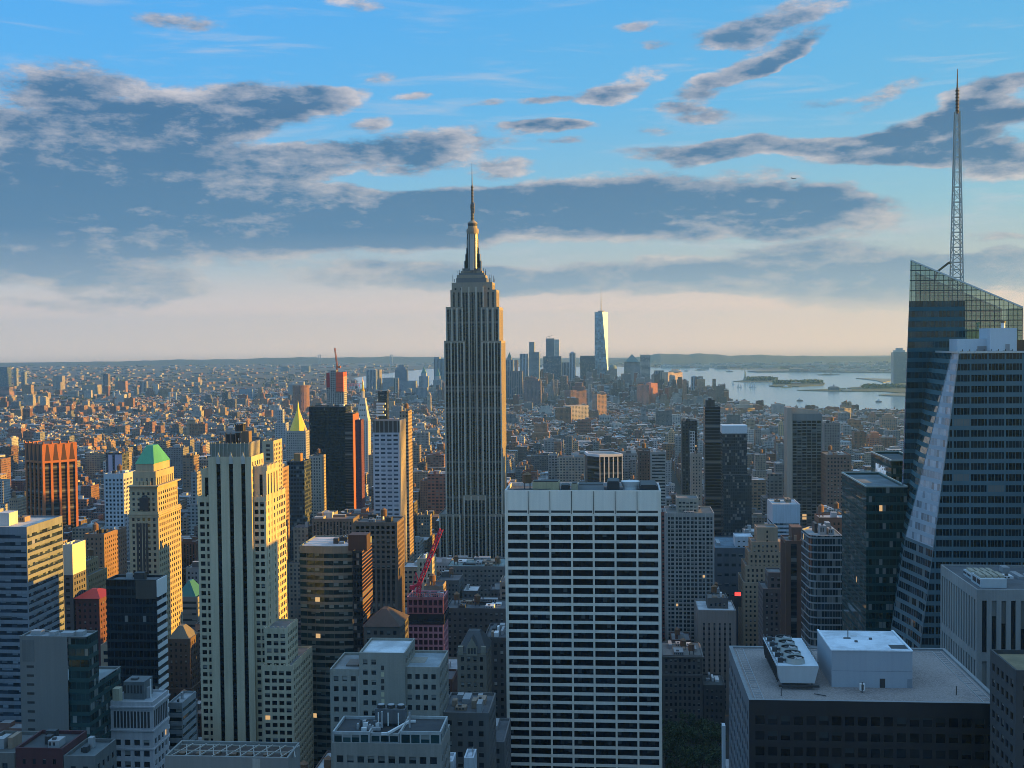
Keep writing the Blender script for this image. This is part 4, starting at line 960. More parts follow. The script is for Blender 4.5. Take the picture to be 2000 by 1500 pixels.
def limestone():
    S = style((.42, .42, .44), (.02, .025, .03), bay=3.6, flo=3.9, fx=.62, fy=.55, mx=.8, tb=13, dep=.4, parts=True)
    root, q, z = tower('office_block', 'pale limestone block with a colonnade of tall dark top windows, lower left', 'building', 215, 298, 1370, 418, 15, S, rf=(.30, .34, .37), clut=(0, 0), par=.8)
    ST = S['wall']; m = MB(); a, b = Vector((*q[0], 0)), Vector((*q[1], 0))
    n = 11
    for i in range(n):
        x = q[0][0] + 1 + (q[1][0] - q[0][0] - 2) * i / n; w = (q[1][0] - q[0][0] - 2) / n
        m.box(x + w * .2, x + w * .85, q[0][1] - .05, q[0][1] - .003, z - 9.6, z - 3.6, DARK)
    for i in range(8):
        y = q[1][1] + .8 + (q[2][1] - q[1][1] - 1.6) * i / 8; w = (q[2][1] - q[1][1] - 1.6) / 8
        m.box(q[1][0] + .003, q[1][0] + .05, y + w * .2, y + w * .85, z - 9.6, z - 3.6, DARK)
    m.build('tall_window', root)
    m = MB()
    for zz, o in ((z - 2.2, .7), (z - 2.9, .35), (z - 10.8, .45), (z - 17.5, .3)): m.box(q[0][0] - o, q[1][0] + o, q[0][1] - o, q[2][1] + o, zz, zz + .55, ST)
    m.build('cornice', root)
    plant_box(root, q[0][0] + 3, q[1][0] - 5, q[0][1] + 5, q[0][1] + 13, z - .8, 6.5, wall((.12, .14, .15))); plant_box(root, q[0][0] + .5, q[0][0] + 3, q[0][1] + 1, q[0][1] + 4, z - .8, 5, wall((.42, .40, .3)))
    k = MB(); k.cyl(q[1][0] - 3.4, q[0][1] + 7, z - .8, z + 6, .28, None, 8, PALE); k.cyl(q[1][0] - 5, q[0][1] + 8, z - .8, z + 3, 1.2, None, 10, GREYM); k.build('flue', root)
limestone()

def girder_roof():
    Y = 300
    root, q, z = tower('office_block', 'low roof of crossed steel girders at the bottom edge with a sunlit side wall', 'building', 322, 562, 1478, Y, 12,
        dict(mode='plain', wall=wall((.20, .20, .19), .8, .15), glass=DARK), rf=(.09, .07, .06), clut=(0, 0), par=1.2)
    m = MB(); rg = random.Random(5); n = 9; L = q[1][0] - q[0][0]; WH = paint((.27, .25, .22), .6)
    for i in range(n):
        x = q[0][0] + 1 + L * i / n
        m.strut((x, Y + 1.5, z - .6), (x + L / n - .6, Y + 10, z - .2), .16, WH); m.strut((x + 1.4, Y + 9.5, z - .3), (x + L / n + .4, Y + 2, z - .5), .13, WH)
    for y in (Y + 1, Y + 5, Y + 9.6): m.strut((q[0][0] + .6, y, z - .35), (q[1][0] - .6, y, z - .35), .15, WH)
    m.build('roof_girder', root)
    m = MB(); 
    for i in range(7): x = q[0][0] + 2.5 + i * L / 7.2; m.box(x, x + 1.6, Y + 3, Y + 6, z - 1.19, z - .35, wall((.14, .09, .06)))
    m.box(at(493, 1480, Y).x, at(508, 1480, Y).x, Y - .06, Y - .003, 20, z - .3, wall((.34, .33, .30))); m.build('mechanical_box', root)
girder_roof()

def curved_bands():
    Y = 640; root = thing('office_tower', 'green banded glass office tower with a gently curved front', 'tower', (at(640, 1067, Y).x, Y + 20, 0))
    z = (at(583, 1067, Y).z + at(690, 1067, Y).z) / 2; xl, xr = at(583, 1067, Y).x, at(700, 1067, Y).x
    q = [(xl, Y + 2)] + [(xl + (xr - xl) * t, Y + 2 - 2.2 * sin(pi * t)) for t in (.12, .26, .42, .58, .74, .88)] + [(xr, Y + 3.5), (xr, Y + 36), (xl, Y + 36)]
    S = style((.17, .19, .165), (.012, .03, .032), mode='band', flo=3.95, fy=.62, mx=.0, tb=3.2, dep=.25, glass=glass((.012, .03, .034), .01, .35, .08, (.20, .28, .28)), units=3, minL=1)
    m = MB(); tier(m, q, 0, z, S); m.build('wall', root); t = MB(); roof(t, q, z, roof_mat((.55, .48, .46)), S['wall'], .7); t.build('roof', root)
    clutter(root, [(xl + 14, Y + 8), (xr - 3, Y + 8), (xr - 3, Y + 30), (xl + 14, Y + 30)], z - .7, 6, 4, 0, 3); note(583, 690, 1067, Y, None, q)
    BK = curtain((.02, .022, .026), (.006, .008, .01), bay=1.7, flo=3.9, fx=.8, fy=.6, lit=.001, rough=.15); OR = curtain((.22, .10, .05), (.01, .012, .015), bay=90, flo=2.0, fx=1, fy=.66, lit=0, rough=.15)
    Y2 = 634; root = thing('office_tower', 'slim black slab with thin orange ledges down its side, beside the curved banded tower', 'tower', (at(698, 1080, Y2).x, Y2 + 12, 0))
    a, b = at(688, 1076, Y2), at(707, 1076, Y2); z = a.z; q = rect(a.x, b.x, Y2, Y2 + 27); m = MB()
    facade(m, q[0], q[1], 0, z, dict(mode='pattern', pattern=BK, wall=DARK, glass=DARK)); facade(m, q[1], q[2], 0, z, dict(mode='pattern', pattern=OR, wall=DARK, glass=DARK)); facade(m, q[2], q[3], 0, z, dict(mode='plain', wall=DARK, glass=DARK)); facade(m, q[3], q[0], 0, z, dict(mode='plain', wall=DARK, glass=DARK)); m.build('wall', root)
    t = MB(); roof(t, q, z, roof_mat((.08, .08, .09)), DARK); t.build('roof', root)
    k = MB(); c, d = at(680, 1045, Y2 + 6), at(716, 1045, Y2 + 6); k.box(c.x, d.x, Y2 + 6, Y2 + 16, z - .9, c.z, wall((.055, .03, .025), .7)); k.build('penthouse', root); note(688, 727, 1045, Y2, None, q)
curved_bands()

root, q, z = tower('office_tower', 'brown tower of dark window strips with an orange sunlit side, before the pale gridded tower', 'tower', 691, 775, 1020, 760, 26,
    style((.14, .105, .085), (.01, .013, .017), mode='strip', bay=3.3, fx=.55, mx=1, tb=8, dep=.6, stripm=1, glass=curtain((.06, .05, .045), (.012, .014, .018), bay=60, flo=3.6, fx=1, fy=.55, lit=0)), rf=(.12, .10, .09), clut=(5, 1))
m = MB(); S2 = style((.17, .12, .095), (.012, .015, .02), bay=3.4, flo=3.3, fx=.6, fy=.6, tb=1.5, mx=1)
facade(m, (q[0][0] - .3, q[0][1] - .35), (q[1][0] + .3, q[0][1] - .35), z - 30, z - .2, S2); facade(m, (q[1][0] + .3, q[0][1] - .35), (q[1][0] + .3, q[2][1]), z - 30, z - .2, S2); m.build('upper_storeys', root)

root, q, z = tower('apartment_tower', 'pale blue-white gridded tower with a dark ribbed crown and a golden sunlit flank', 'tower', 728, 780, 845, 1000, 24,
    style((.40, .44, .50), (.05, .065, .09), bay=5.2, flo=3.7, fx=.7, fy=.45, mx=.6, tb=.6, dep=.3, glass=glass((.045, .06, .085), .002, .6, .15, (.25, .28, .32))), rf=(.2, .2, .2), clut=None)
a, b = at(729, 822, 1000.4), at(779.5, 822, 1000.4); m = MB(); m.box(a.x, b.x, 1000.6, 1022, z - 1, a.z, wall((.055, .05, .045), .7, .2))
for i in range(6): x = a.x + 1.5 + (b.x - a.x - 3) * i / 5; m.box(x - .5, x + .5, 1000.1, 1000.6, z - .5, a.z - .2, wall((.2, .2, .2)))
m.build('crown', root)
m = MB(); EG = wall((.50, .43, .32), .7, .15)
for i in range(5): y = 1000.4 + i * 5.4; m.box(q[1][0] + .004, q[1][0] + 1.1, y, y + 1.6, 0, a.z + .4, EG)
m.build('flank_pier', root)
root, q, z = tower('apartment_tower', 'tan apartment tower with a sunlit stepped top, right behind the dark crowned gridded tower', 'tower', 781, 797, 803, 1120, 22, patterned((.34, .24, .16), bay=3, flo=3.2, fx=.5, fy=.5), clut=(2, 1))

# red skeleton and its crane
def red_frame():
    Y = 700; root = thing('construction_tower', 'unfinished tower wrapped in red netting with a grid of open bays', 'building', (at(830, 1165, Y).x, Y + 14, 0))
    a, b = at(795, 1166, Y), at(866, 1166, Y); z = a.z; q = rect(a.x, b.x, Y, Y + 19)
    RD = wall((.55, .24, .28), .8, .15)
    S = dict(wall=RD, glass=wall((.09, .025, .04), .8, .5), mode='grid', bay=3.0, flo=3.9, fx=.74, fy=.74, mx=.4, tb=1.2, dep=.9)
    zc = z - 16
    m = MB(); tier(m, q, 0, zc, S); tier(m, q, z - 10, z, dict(S, wall=wall((.42, .14, .15), .8, .3))); m.build('wall', root)
    m = MB(); tier(m, inset(q, -.5), zc, z - 10, dict(S, wall=wall((.03, .025, .03), .9), glass=DARK, fy=.4)); m.build('safety_net', root)
    t = MB(); roof(t, q, z, roof_mat((.06, .06, .07)), RD); t.build('roof', root); rg = random.Random(2); t = MB()
    for i in range(26):
        x, y = rg.uniform(q[0][0] + 1, q[1][0] - 2), rg.uniform(Y + 1, Y + 17); t.box(x, x + rg.uniform(.5, 2.2), y, y + rg.uniform(.5, 2), z - 1, z - 1 + rg.uniform(.3, 1.4), rg.choice([DARK, PALE, GREYM, WOOD]))
    for i in range(22): x = q[0][0] + (q[1][0] - q[0][0]) * i / 21; t.strut((x, Y + .3, z), (x, Y + .3, z + 2.2), .1, RD)
    t.strut((q[0][0], Y + .3, z + 2.2), (q[1][0], Y + .3, z + 2.2), .1, RD); t.strut((q[0][0], Y + .3, z + 1.1), (q[1][0], Y + .3, z + 1.1), .1, RD); t.build('roof_fittings', root); note(795, 872, 1150, Y, None, q)
    RC = paint((.62, .03, .08), .5); Yc = Y + 8
    c = tag(thing('tower_crane', 'x', 'crane', (at(816, 1160, Yc).x, Yc, z - 1)), 'red tower crane with a raised jib over the red netted tower', 'crane')
    k = MB(); p = at(817, 1166, Yc); p.z = z - 1; t = at(819, 1140, Yc)
    def lattice(k, p, q, w, n, m, r=.16):
        p, q = Vector(p), Vector(q); d = (q - p).normalized(); a_ = d.cross(Vector((0, 1, 0))).normalized() * w; b_ = Vector((0, w, 0))
        cs = [a_ + b_, a_ - b_, -a_ - b_, -a_ + b_]
        for i in range(n):
            s0, s1 = p.lerp(q, i / n), p.lerp(q, (i + 1) / n)
            for j in range(4):
                k.strut(s0 + cs[j], s1 + cs[j], r, m); k.strut(s0 + cs[j], s1 + cs[(j + 1) % 4], r * .7, m)
    lattice(k, p, t, 1.0, 5, RC, .3); k.build('mast', c)
    k = MB(); e = at(862, 1034, Yc); lattice(k, t, e, .95, 16, RC, .28); k.build('jib', c)
    k = MB(); bk = at(806, 1146, Yc); k.strut(t, bk, .6, RC); k.box(bk.x - 1.6, bk.x + 1.2, Yc - 1.2, Yc + 1.2, bk.z - 1.6, bk.z + .8, RC); top = at(812, 1118, Yc); k.strut(t, top, .25, RC); k.strut(bk, top, .18, RC); k.strut(top, Vector(t).lerp(e, .6), .07, DARK); k.build('counterweight', c)
    k = MB(); k.box(t.x - 1, t.x + 1.2, Yc - 1.4, Yc + .8, t.z - 1.2, t.z + 1.2, RC); k.build('cab', c)
    return lattice
lattice = red_frame()

root, q, z = tower('office_block', 'squat dark brick block under a broad hipped roof, left of the red netted tower', 'building', 710, 781, 1224, 620, 26,
    style((.10, .095, .085), (.015, .018, .022), bay=3.6, flo=4, fx=.5, fy=.55, dep=.4, tb=1.2), clut=None)
m = MB(); e = at(749, 1191, 628).z; HR = wall((.075, .055, .045), .9, .3)
m.frustum(inset(q, -.6), z + .01, rect(at(744, 1195, 628).x, at(754, 1195, 628).x, 630, 636), e, HR); m.build('hip_roof', root)
root, q, z = tower('office_tower', 'small beige tower with a sunlit side behind the red tower crane', 'tower', 815, 844, 1091, 860, 20, style((.42, .38, .29), (.02, .024, .028), bay=3.4, flo=4, fx=.45, fy=.6, dep=.4), clut=(3, 0))

def beige_brick():
    Y = 430; S = style((.27, .26, .225), (.02, .026, .03), bay=3.3, flo=3.75, fx=.55, fy=.50, mx=.7, tb=1.6, dep=.35)
    root = thing('apartment_block', 'beige brick block with a blank central bulkhead, behind the terraced block', 'building', (at(750, 1300, Y).x, Y + 12, 0))
    px_box(root, 'wing', 644, 702, 1307, Y + 1, 24, dict(S, parts=False), 0, (.2, .21, .21)); px_box(root, 'wing', 788, 858, 1303, Y + 1, 24, S, 0, (.25, .3, .33))
    BL = dict(S, skip=lambda i, n, nn: i > n * .34 and i < n * .98 and nn.y < -.5)
    px_box(root, 'central_block', 701, 791, 1275, Y, 22, BL, 0, (.50, .55, .58))
    m = MB(); c = at(744, 1300, Y); d = at(750, 1300, Y)
    for i in range(7): zz = at(745, 1300 + i * 13, Y).z; m.box(c.x, d.x, Y - .06, Y - .003, zz - 1.6, zz, DARK if i not in (1, 4, 5) else wall((.5, .45, .3)))
    m.build('window', root)
    m = MB(); 
    for i in range(2): x = at(698 + i * 2, 1300, Y).x; m.box(x, x + .35, Y + .2, Y + .9, 0, at(700, 1322, Y).z, wall((.36, .35, .31)))
    m.build('flue', root)
    for x0, x1, ya, y in ((676, 700, 1298, 8), (800, 830, 1294, 10), (838, 856, 1296, 10)): add_box(root, x0, x1, ya, 1312, Y + y, Y + y + 8, wall((.15, .12, .10)) if x0 < 690 else S['wall'])
    k = MB(); c0, c1 = at(735, 1400, Y - 30), at(792, 1400, Y - 30); zf = at(760, 1385, Y - 30).z
    return root
beige_brick()

def terrace():
    Y = 372; S = style((.25, .24, .215), (.016, .022, .026), bay=3.15, flo=4.1, fx=.64, fy=.56, mx=.9, tb=3.2, dep=.4, parts=True)
    root, q, z = tower('apartment_block', 'terraced block with a glazed top storey, paired windows and fans on its roof', 'building', 648, 862, 1452, Y, 20, S, rf=(.05, .055, .06), clut=None, par=.5)
    GW = style((.36, .38, .38), (.012, .035, .04), bay=3.2, flo=3.4, fx=.86, fy=.72, mx=.3, tb=.5, dep=.2)
    px_box(root, 'glazed_storey', 649.5, 722, 1429, Y + .8, 16, GW, z - .6, (.04, .045, .05)); px_box(root, 'glazed_storey', 722.5, 780, 1432, Y + 2.0, 15, GW, z - .6, (.04, .045, .05)); px_box(root, 'glazed_storey', 780.5, 861, 1429, Y + .8, 16, GW, z - .6, (.04, .045, .05))
    zr = at(720, 1429, Y + 1).z - .9
    m = MB()                                     # three round fans on a plinth
    a, b = at(734, 1400, Y + 12), at(792, 1400, Y + 12); m.box(a.x, b.x, Y + 11, Y + 15, zr + .5, zr + 5.0, wall((.10, .11, .12))); m.build('cooling_unit', root)
    for i in range(3):
        k = MB(); x = a.x + (b.x - a.x) * (i + .5) / 3; k.cyl(x, Y + 13, zr + 5.01, zr + 6.0, 1.35, None, 14, DARK); k.cyl(x, Y + 13, zr + 6.0, zr + 6.1, 1.1, None, 14, GREYM); k.build('fan', root)
    k = MB()
    for px in (739, 758, 778): x = at(px, 1400, Y + 9).x; k.cyl(x, Y + 9, zr + .3, zr + 4.5, .2, None, 8, wall((.7, .72, .7)))
    for px in (746, 800): x = at(px, 1400, Y + 7).x; k.cyl(x, Y + 7, zr + .3, zr + 5.5, .32, None, 8, GREYM)
    k.build('vent_pipe', root)
    k = MB(); rg = random.Random(8)
    for i in range(16):
        k = MB(); x = at(rg.uniform(694, 740), 1400, Y + 6).x; y = Y + rg.uniform(4, 11); k.box(x, x + rg.uniform(.5, 2), y, y + rg.uniform(.5, 1.5), zr, zr + rg.uniform(.8, 2.6), rg.choice([GREYM, PALE, STEEL])); k.build('roof_unit', root)
    k = MB()
    for p, r_ in (((757, 1432), (800, 1408)), ((800, 1408), (812, 1408)), ((757, 1432), (745, 1432))):
        u, v = on_ground(*p, zr + 1), on_ground(*r_, zr + 1); k.strut((u.x, u.y, zr + .9), (v.x, v.y, zr + .9), .35, PALE)
    k.build('duct', root)
terrace()

def gothic():
    Y = 520; root, q, z = tower('apartment_tower', 'slim brown brick tower with a steep slate roof and a small stone gable', 'tower', 893, 950, 1275, Y, 21,
        style((.17, .145, .115), (.02, .024, .028), bay=3.0, flo=3.7, fx=.5, fy=.55, mx=.9, tb=1.0, dep=.35), clut=None)
    SL = wall((.055, .06, .065), .7, .25); m = MB(); e = at(920, 1233, Y + 8).z
    m.frustum(inset(q, -.3), z + .01, rect(q[0][0] + 3.8, q[1][0] - 3.8, Y + 9, Y + 13), e, SL); m.build('slate_roof', root)
    c = at(921.5, 1270, Y); k = MB(); GB = wall((.24, .21, .16), .8); w = 2.3
    k.prism(rect(c.x - w, c.x + w, Y - .3, Y + 4), z - 1.2, z + 2.6, GB); k.poly([(c.x - w, Y - .3, z + 2.6), (c.x + w, Y - .3, z + 2.6), (c.x, Y - .3, z + 6.6)], GB)
    k.poly([(c.x + w, Y - .3, z + 2.6), (c.x + w, Y + 6, z + 2.6), (c.x, Y + 6, z + 6.6), (c.x, Y - .3, z + 6.6)], SL); k.poly([(c.x - w, Y + 6, z + 2.6), (c.x - w, Y - .3, z + 2.6), (c.x, Y - .3, z + 6.6), (c.x, Y + 6, z + 6.6)], SL)
    for i in (-1, 0, 1): k.box(c.x + i * 1.3 - .45, c.x + i * 1.3 + .45, Y - .36, Y - .303, z - .4, z + 2.2, DARK)
    k.build('gable', root)
    for i in (0, 1): water = MB(); x = q[i][0] + (1.4 if i == 0 else -1.4); water.box(x - 1.1, x + 1.1, Y - .2, Y + 2, z - 1, z + 2.6, GB); water.build('corner_turret', root)
gothic()
root, q, z = tower('loft_block', 'dark block with a wide greenish flat roof in front of the grey skyscraper', 'building', 872, 985, 1106, 1010, 40, style((.17, .16, .15), (.02, .025, .03), bay=3.4, flo=4, fx=.5, fy=.5, dep=.3), rf=(.20, .27, .27), clut=(7, 2))
for nm, x0, x1, yt, Y, dep, wc, lab in (
    ('loft_block', 870, 988, 1188, 800, 30, (.10, .095, .09), 'dark brick loft with several wooden water tanks, right of the red netted tower'),
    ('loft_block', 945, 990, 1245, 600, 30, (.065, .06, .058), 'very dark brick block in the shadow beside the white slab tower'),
    ('loft_block', 862, 955, 1392, 440, 26, (.13, .125, .12), 'blank-sided dark grey block right of the beige brick block'),
    ('loft_block', 905, 985, 1448, 470, 30, (.15, .15, .15), 'low flat roof crowded with ducts at the foot of the white slab tower')):
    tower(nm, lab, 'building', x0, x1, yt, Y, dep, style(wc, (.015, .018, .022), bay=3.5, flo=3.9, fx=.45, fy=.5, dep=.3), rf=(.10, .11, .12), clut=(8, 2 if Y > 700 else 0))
for x0, x1, yt, Y, h, lab in ((857, 884, 1487, 400, 3, 'small white rooftop plant house, leftmost of the two at the bottom edge'), (906, 925, 1480, 400, 8, 'small white rooftop plant house, right one of the two at the bottom edge')):
    tower('plant_house', lab, 'building', x0, x1, yt, Y, 9, style((.5, .55, .6), (.1, .12, .14), mode='grid', bay=3, flo=4, fx=.4, fy=.4), rf=(.5, .55, .6), clut=(1, 0))

# --- lower left, middle distance
def golden_pyramid_like(name, label, x0, x1, yt, apex, Y, dep, wc, rc, S=None, ridge_w=.08, side=True):
    root, q, z = tower(name, label, 'tower', x0, x1, yt, Y, dep, S or style(wc, bay=3.3, flo=3.8, fx=.5, fy=.55, dep=.35), clut=None)
    e = at((x0 + x1) / 2 + 6, apex, Y + dep / 2).z; cx, cy_ = (q[0][0] + q[1][0]) / 2, Y + dep / 2; w = (q[1][0] - q[0][0]) * ridge_w
    m = MB(); m.frustum(inset(q, .6), z - .2, rect(cx - w, cx + w, cy_ - w, cy_ + w), e, rc); m.build('pyramid_roof', root); return root, q, z, e
def green_pyramid():
    Y = 750; S = style((.40, .33, .22), (.02, .024, .028), bay=3.6, flo=3.7, fx=.48, fy=.55, dep=.45, mx=1.0, tb=3.0)
    root, q, z = tower('art_deco_tower', 'buff stone tower with a bright green pyramid roof and a golden sunlit flank', 'tower', 252, 309, 1000, Y, 40, S, clut=None)
    px_box(root, 'upper_stage', 252.5, 307, 950, Y + 1.2, 36, S, z - .5); px_box(root, 'upper_stage', 259, 304, 921, Y + 3, 32, dict(S, flo=9, fy=.7, fx=.4), z)
    k, zz = px_box(root, 'upper_stage', 265, 300, 906, Y + 5, 28, dict(S, mode='plain'), z)
    COP = wall((.06, .30, .16), .5, .2); e = at(293, 869, Y + 18).z; cx = (k[0][0] + k[1][0]) / 2; m = MB()
    m.frustum(inset(k, -.4), zz + .01, rect(cx - 2.2, cx + 2.2, Y + 14, Y + 23), e, COP); m.build('pyramid_roof', root)
    m = MB()
    for i in range(4): x = k[0][0] + 2 + i * (k[1][0] - k[0][0] - 4) / 3; m.box(x - 1, x + 1, Y + 2.0, Y + 3.0, zz - 14, zz - 11, S['wall'])
    for zq in (at(280, 950, Y).z, z - 3, at(280, 1005, Y).z): m.box(q[0][0] - .5, q[1][0] + .5, Y - .5, q[2][1] + .5, zq - .5, zq + .4, S['wall'])
    m.build('cornice', root)
    m = MB(); a, b = at(272, 960, Y), at(290, 960, Y); m.box(a.x, b.x, Y - .06, Y - .003, at(280, 1000, Y).z + 1, at(280, 972, Y).z, DARK); m.cyl((a.x + b.x) / 2, Y + 2.62, at(280, 972, Y).z, at(280, 968, Y).z, 2.7, 2.0, 12, DARK)
    for i in range(4):
        x = at(270 + i * 6, 1100, Y).x; m.box(x - .75, x + .75, Y - .05, Y - .003, 20, at(280, 1022, Y).z, DARK)
    m.build('tall_window', root)
green_pyramid()
def brown_corner():
    Y = 1290; root = thing('office_tower', 'brown brick tower set at an angle with a flared saw-tooth crown glowing orange', 'tower', (at(100, 900, Y).x, Y + 20, 0))
    BK = wall((.40, .135, .05), .85, .2); gl = curtain((.05, .035, .03), (.012, .012, .014), bay=40, flo=3.8, fx=1, fy=.55, lit=0, rough=.15)
    p0, p1, p2 = at(48, 864, Y + 18), at(82, 864, Y), at(150, 864, Y + 26); z = (p0.z + p2.z) / 2
    d1 = Vector((p1.x - p0.x, p1.y - p0.y)); q = [(p0.x, p0.y), (p1.x, p1.y), (p2.x, p2.y), (p2.x - d1.x * 1.1, p2.y + 26), (p0.x + 5, p0.y + 30)]
    zl = z - 21; m = MB(); S = dict(wall=BK, glass=gl, mode='strip', bay=8.2, fx=.72, mx=1.2, tb=.5, dep=1.4, stripm=1)
    tier(m, q, 0, zl, S); m.build('wall', root)
    m = MB(); tier(m, q, zl, z, dict(S, mode='plain'))
    for a, b in zip(q[:2], q[1:3]):              # flat dark wedges on the crown, recess shade put into the colour
        a, b = Vector((*a, 0)), Vector((*b, 0)); u = (b - a).normalized(); n = Vector((u.y, -u.x, 0)); L = (b - a).length; k = max(1, round((L - 2.4) / 8.2)); w = (L - 2.4) / k
        for i in range(k):
            c = a + u * (1.2 + w * (i + .5)) + n * .05; m.poly([tuple(c - u * w * .36 + Vector((0, 0, zl + 2))), tuple(c + u * w * .36 + Vector((0, 0, zl + 2))), tuple(c + u * w * .12 + Vector((0, 0, z - 1))), tuple(c - u * w * .12 + Vector((0, 0, z - 1)))], wall((.07, .035, .025), .9))
            c = a + u * (1.2 + w * i) + n * .5; m.box(c.x - .8, c.x + .8, c.y - .8, c.y + .8, z - .5, z + 2.2, BK)
    roof(m, q, z, roof_mat((.10, .08, .07)), BK); m.build('crown', root); note(48, 152, 862, Y, None, q)
brown_corner()
root, q, z = tower('office_tower', 'white gridded tower with square dark windows, between the orange crown and the green pyramid', 'tower', 203, 241, 925, 1000, 26, style((.46, .48, .52), (.015, .02, .026), bay=3.1, flo=3.5, fx=.56, fy=.56, mx=.4, tb=4, dep=.4), rf=(.4, .42, .44), clut=(4, 1))
root, q, z = tower('office_tower', 'dark tower with two pale blue panels on its front, behind the white gridded tower', 'tower', 207, 239, 885, 1420, 20, patterned((.07, .08, .09), bay=4, flo=3.6, fx=.6, fy=.6), clut=(2, 0))
m = MB()
for a, b in ((211, 219), (224, 238)): m.box(at(a, 890, 1419).x, at(b, 890, 1419).x, 1419.4, 1419.9, 40, at(220, 888, 1419).z, wall((.34, .42, .55), .5, .06))
m.build('wall_panel', root)
root, q, z = tower('office_block', 'block capped by a blank cream wall catching the sun, right of the ribbed office tower', 'building', 120, 141, 1064, 690, 18, style((.12, .12, .13), bay=3.4, flo=3.8, fx=.5, fy=.5, dep=.3, tb=18, cap=wall((.62, .58, .48), .8, .06)), clut=(1, 0))
root, q, z = tower('apartment_block', 'stepped brick block with yellow sunlit setbacks, right of the cream-capped block', 'building', 146, 164, 1098, 760, 22, style((.34, .27, .17), bay=3.2, flo=3.5, fx=.45, fy=.5, dep=.3), clut=(2, 1)); px_box(root, 'setback', 142, 172, 1125, 756, 30, style((.34, .27, .17), bay=3.2, flo=3.5, fx=.45, fy=.5, dep=.3), 0)
root, q, z = tower('brick_block', 'low dark block under a spreading red hipped roof, left of the striped black tower', 'building', 147, 194, 1169, 690, 22, style((.12, .05, .05), bay=3.2, flo=3.6, fx=.4, fy=.5, dep=.3), clut=None)
m = MB(); e = at(170, 1150, 700).z; m.frustum(inset(q, -.9), z, rect((q[0][0] + q[1][0]) / 2 - 2, (q[0][0] + q[1][0]) / 2 + 2, 699, 703), e, wall((.22, .02, .035), .7, .15)); m.build('hip_roof', root)
root, q, z = tower('apartment_tower', 'tan apartment tower with an orange sunlit end, left of the green pyramid tower', 'tower', 164, 203, 1043, 840, 22, style((.22, .135, .09), bay=3.6, flo=3.4, fx=.36, fy=.5, dep=.3), clut=(3, 1))
root, q, z = tower('apartment_tower', 'narrow brown apartment tower with a glowing edge, at the green pyramid tower foot', 'tower', 214, 226, 1036, 880, 20, style((.22, .13, .09), bay=3.4, flo=3.4, fx=.36, fy=.5, dep=.3), clut=(2, 0))
def mansard():
    Y = 700; root, q, z = tower('office_block', 'dark brick block with a gold-lit mansard roof, tight against the left of the buff tower', 'building', 326, 370, 1248, Y, 17, style((.13, .085, .06), (.02, .018, .018), bay=3.2, flo=3.6, fx=.40, fy=.55, dep=.35, tb=1.5), clut=None)
    m = MB(); e = at(350, 1222, Y + 6).z; m.frustum(inset(q, .5), z - .2, rect(q[0][0] + 5, q[1][0] - 6, Y + 6, Y + 11), e, wall((.17, .15, .11), .8, .2)); m.build('mansard_roof', root)
    px_box(root, 'base', 322, 374, 1345, Y - 3, 24, style((.13, .085, .06), (.02, .018, .018), bay=3.2, flo=3.6, fx=.40, fy=.55, dep=.35), 0)
mansard()
root, q, z = tower('office_block', 'grey block topped by a teal hipped roof, just left of the buff tower', 'building', 336, 386, 1166, 820, 24, style((.21, .215, .21), (.02, .025, .03), mode='band', bay=3, flo=4, fx=.5, fy=.4, dep=.3), clut=None)
m = MB(); e = at(375, 1134, 830).z; m.frustum(inset(q, 2), z - .2, inset(q, 8.5), e, wall((.03, .17, .16), .6, .15)); m.build('hip_roof', root)
root, q, z = tower('office_block', 'grey block with curved white balconies right of the pale limestone block', 'building', 329, 356, 1372, 520, 18, style((.25, .27, .28), (.015, .03, .035), mode='band', flo=3.8, fy=.5, bay=3, dep=.5, mx=.2), rf=(.3, .33, .35), clut=(2, 0))
root, q, z = tower('brick_block', 'dark roof with a red wall at the bottom left corner', 'building', 30, 122, 1461, 330, 16, style((.07, .025, .03), bay=3.4, flo=3.9, fx=.3, fy=.4, dep=.2), rf=(.05, .06, .065), clut=(3, 0))
tower('brick_block', 'grey flat-roofed block cut off by the bottom left corner', 'building', -60, 28, 1470, 340, 20, style((.14, .14, .13), bay=3.4, flo=3.9, fx=.4, fy=.45, dep=.2), rf=(.1, .11, .11), clut=(3, 0))
tower('brick_block', 'dark curved-roof block at the bottom edge before the green glass wing', 'building', 124, 185, 1476, 330, 15, style((.12, .13, .13), bay=3.4, flo=3.9, fx=.4, fy=.45, dep=.2), rf=(.10, .13, .14), clut=(3, 0))
# --- behind the buff tower
root, q, z = tower('apartment_tower', 'yellow sunlit tower with stacked balconies, right behind the buff tower', 'tower', 512, 534, 861, 900, 24, style((.44, .38, .27), (.02, .024, .03), bay=4.5, flo=3.4, fx=.45, fy=.6, dep=.8), clut=(2, 0))
root, q, z = tower('apartment_tower', 'tan brick tower with a brick-red sunlit edge, second behind the buff tower', 'tower', 533, 551, 914, 960, 20, style((.30, .20, .14), bay=3.4, flo=3.4, fx=.4, fy=.5, dep=.4), clut=(2, 0))
root, q, z = tower('glass_block', 'dark blue glass tower with an orange top panel, below the golden pyramid', 'tower', 560, 594, 901, 1050, 24, patterned((.05, .06, .075), (.012, .018, .026), bay=2.6, flo=3.6, fx=.8, fy=.6, rough=.08), clut=(1, 0)); add_box(root, 574, 587, 886, 903, 1054, 1062, wall((.34, .19, .08)))
root, q, z = tower('office_tower', 'brick tower with paired windows and a gold sunlit side, beside the black glass slab', 'tower', 604, 628, 890, 1380, 20, style((.36, .31, .26), bay=3.0, flo=3.5, fx=.5, fy=.5, dep=.4), clut=(3, 1))
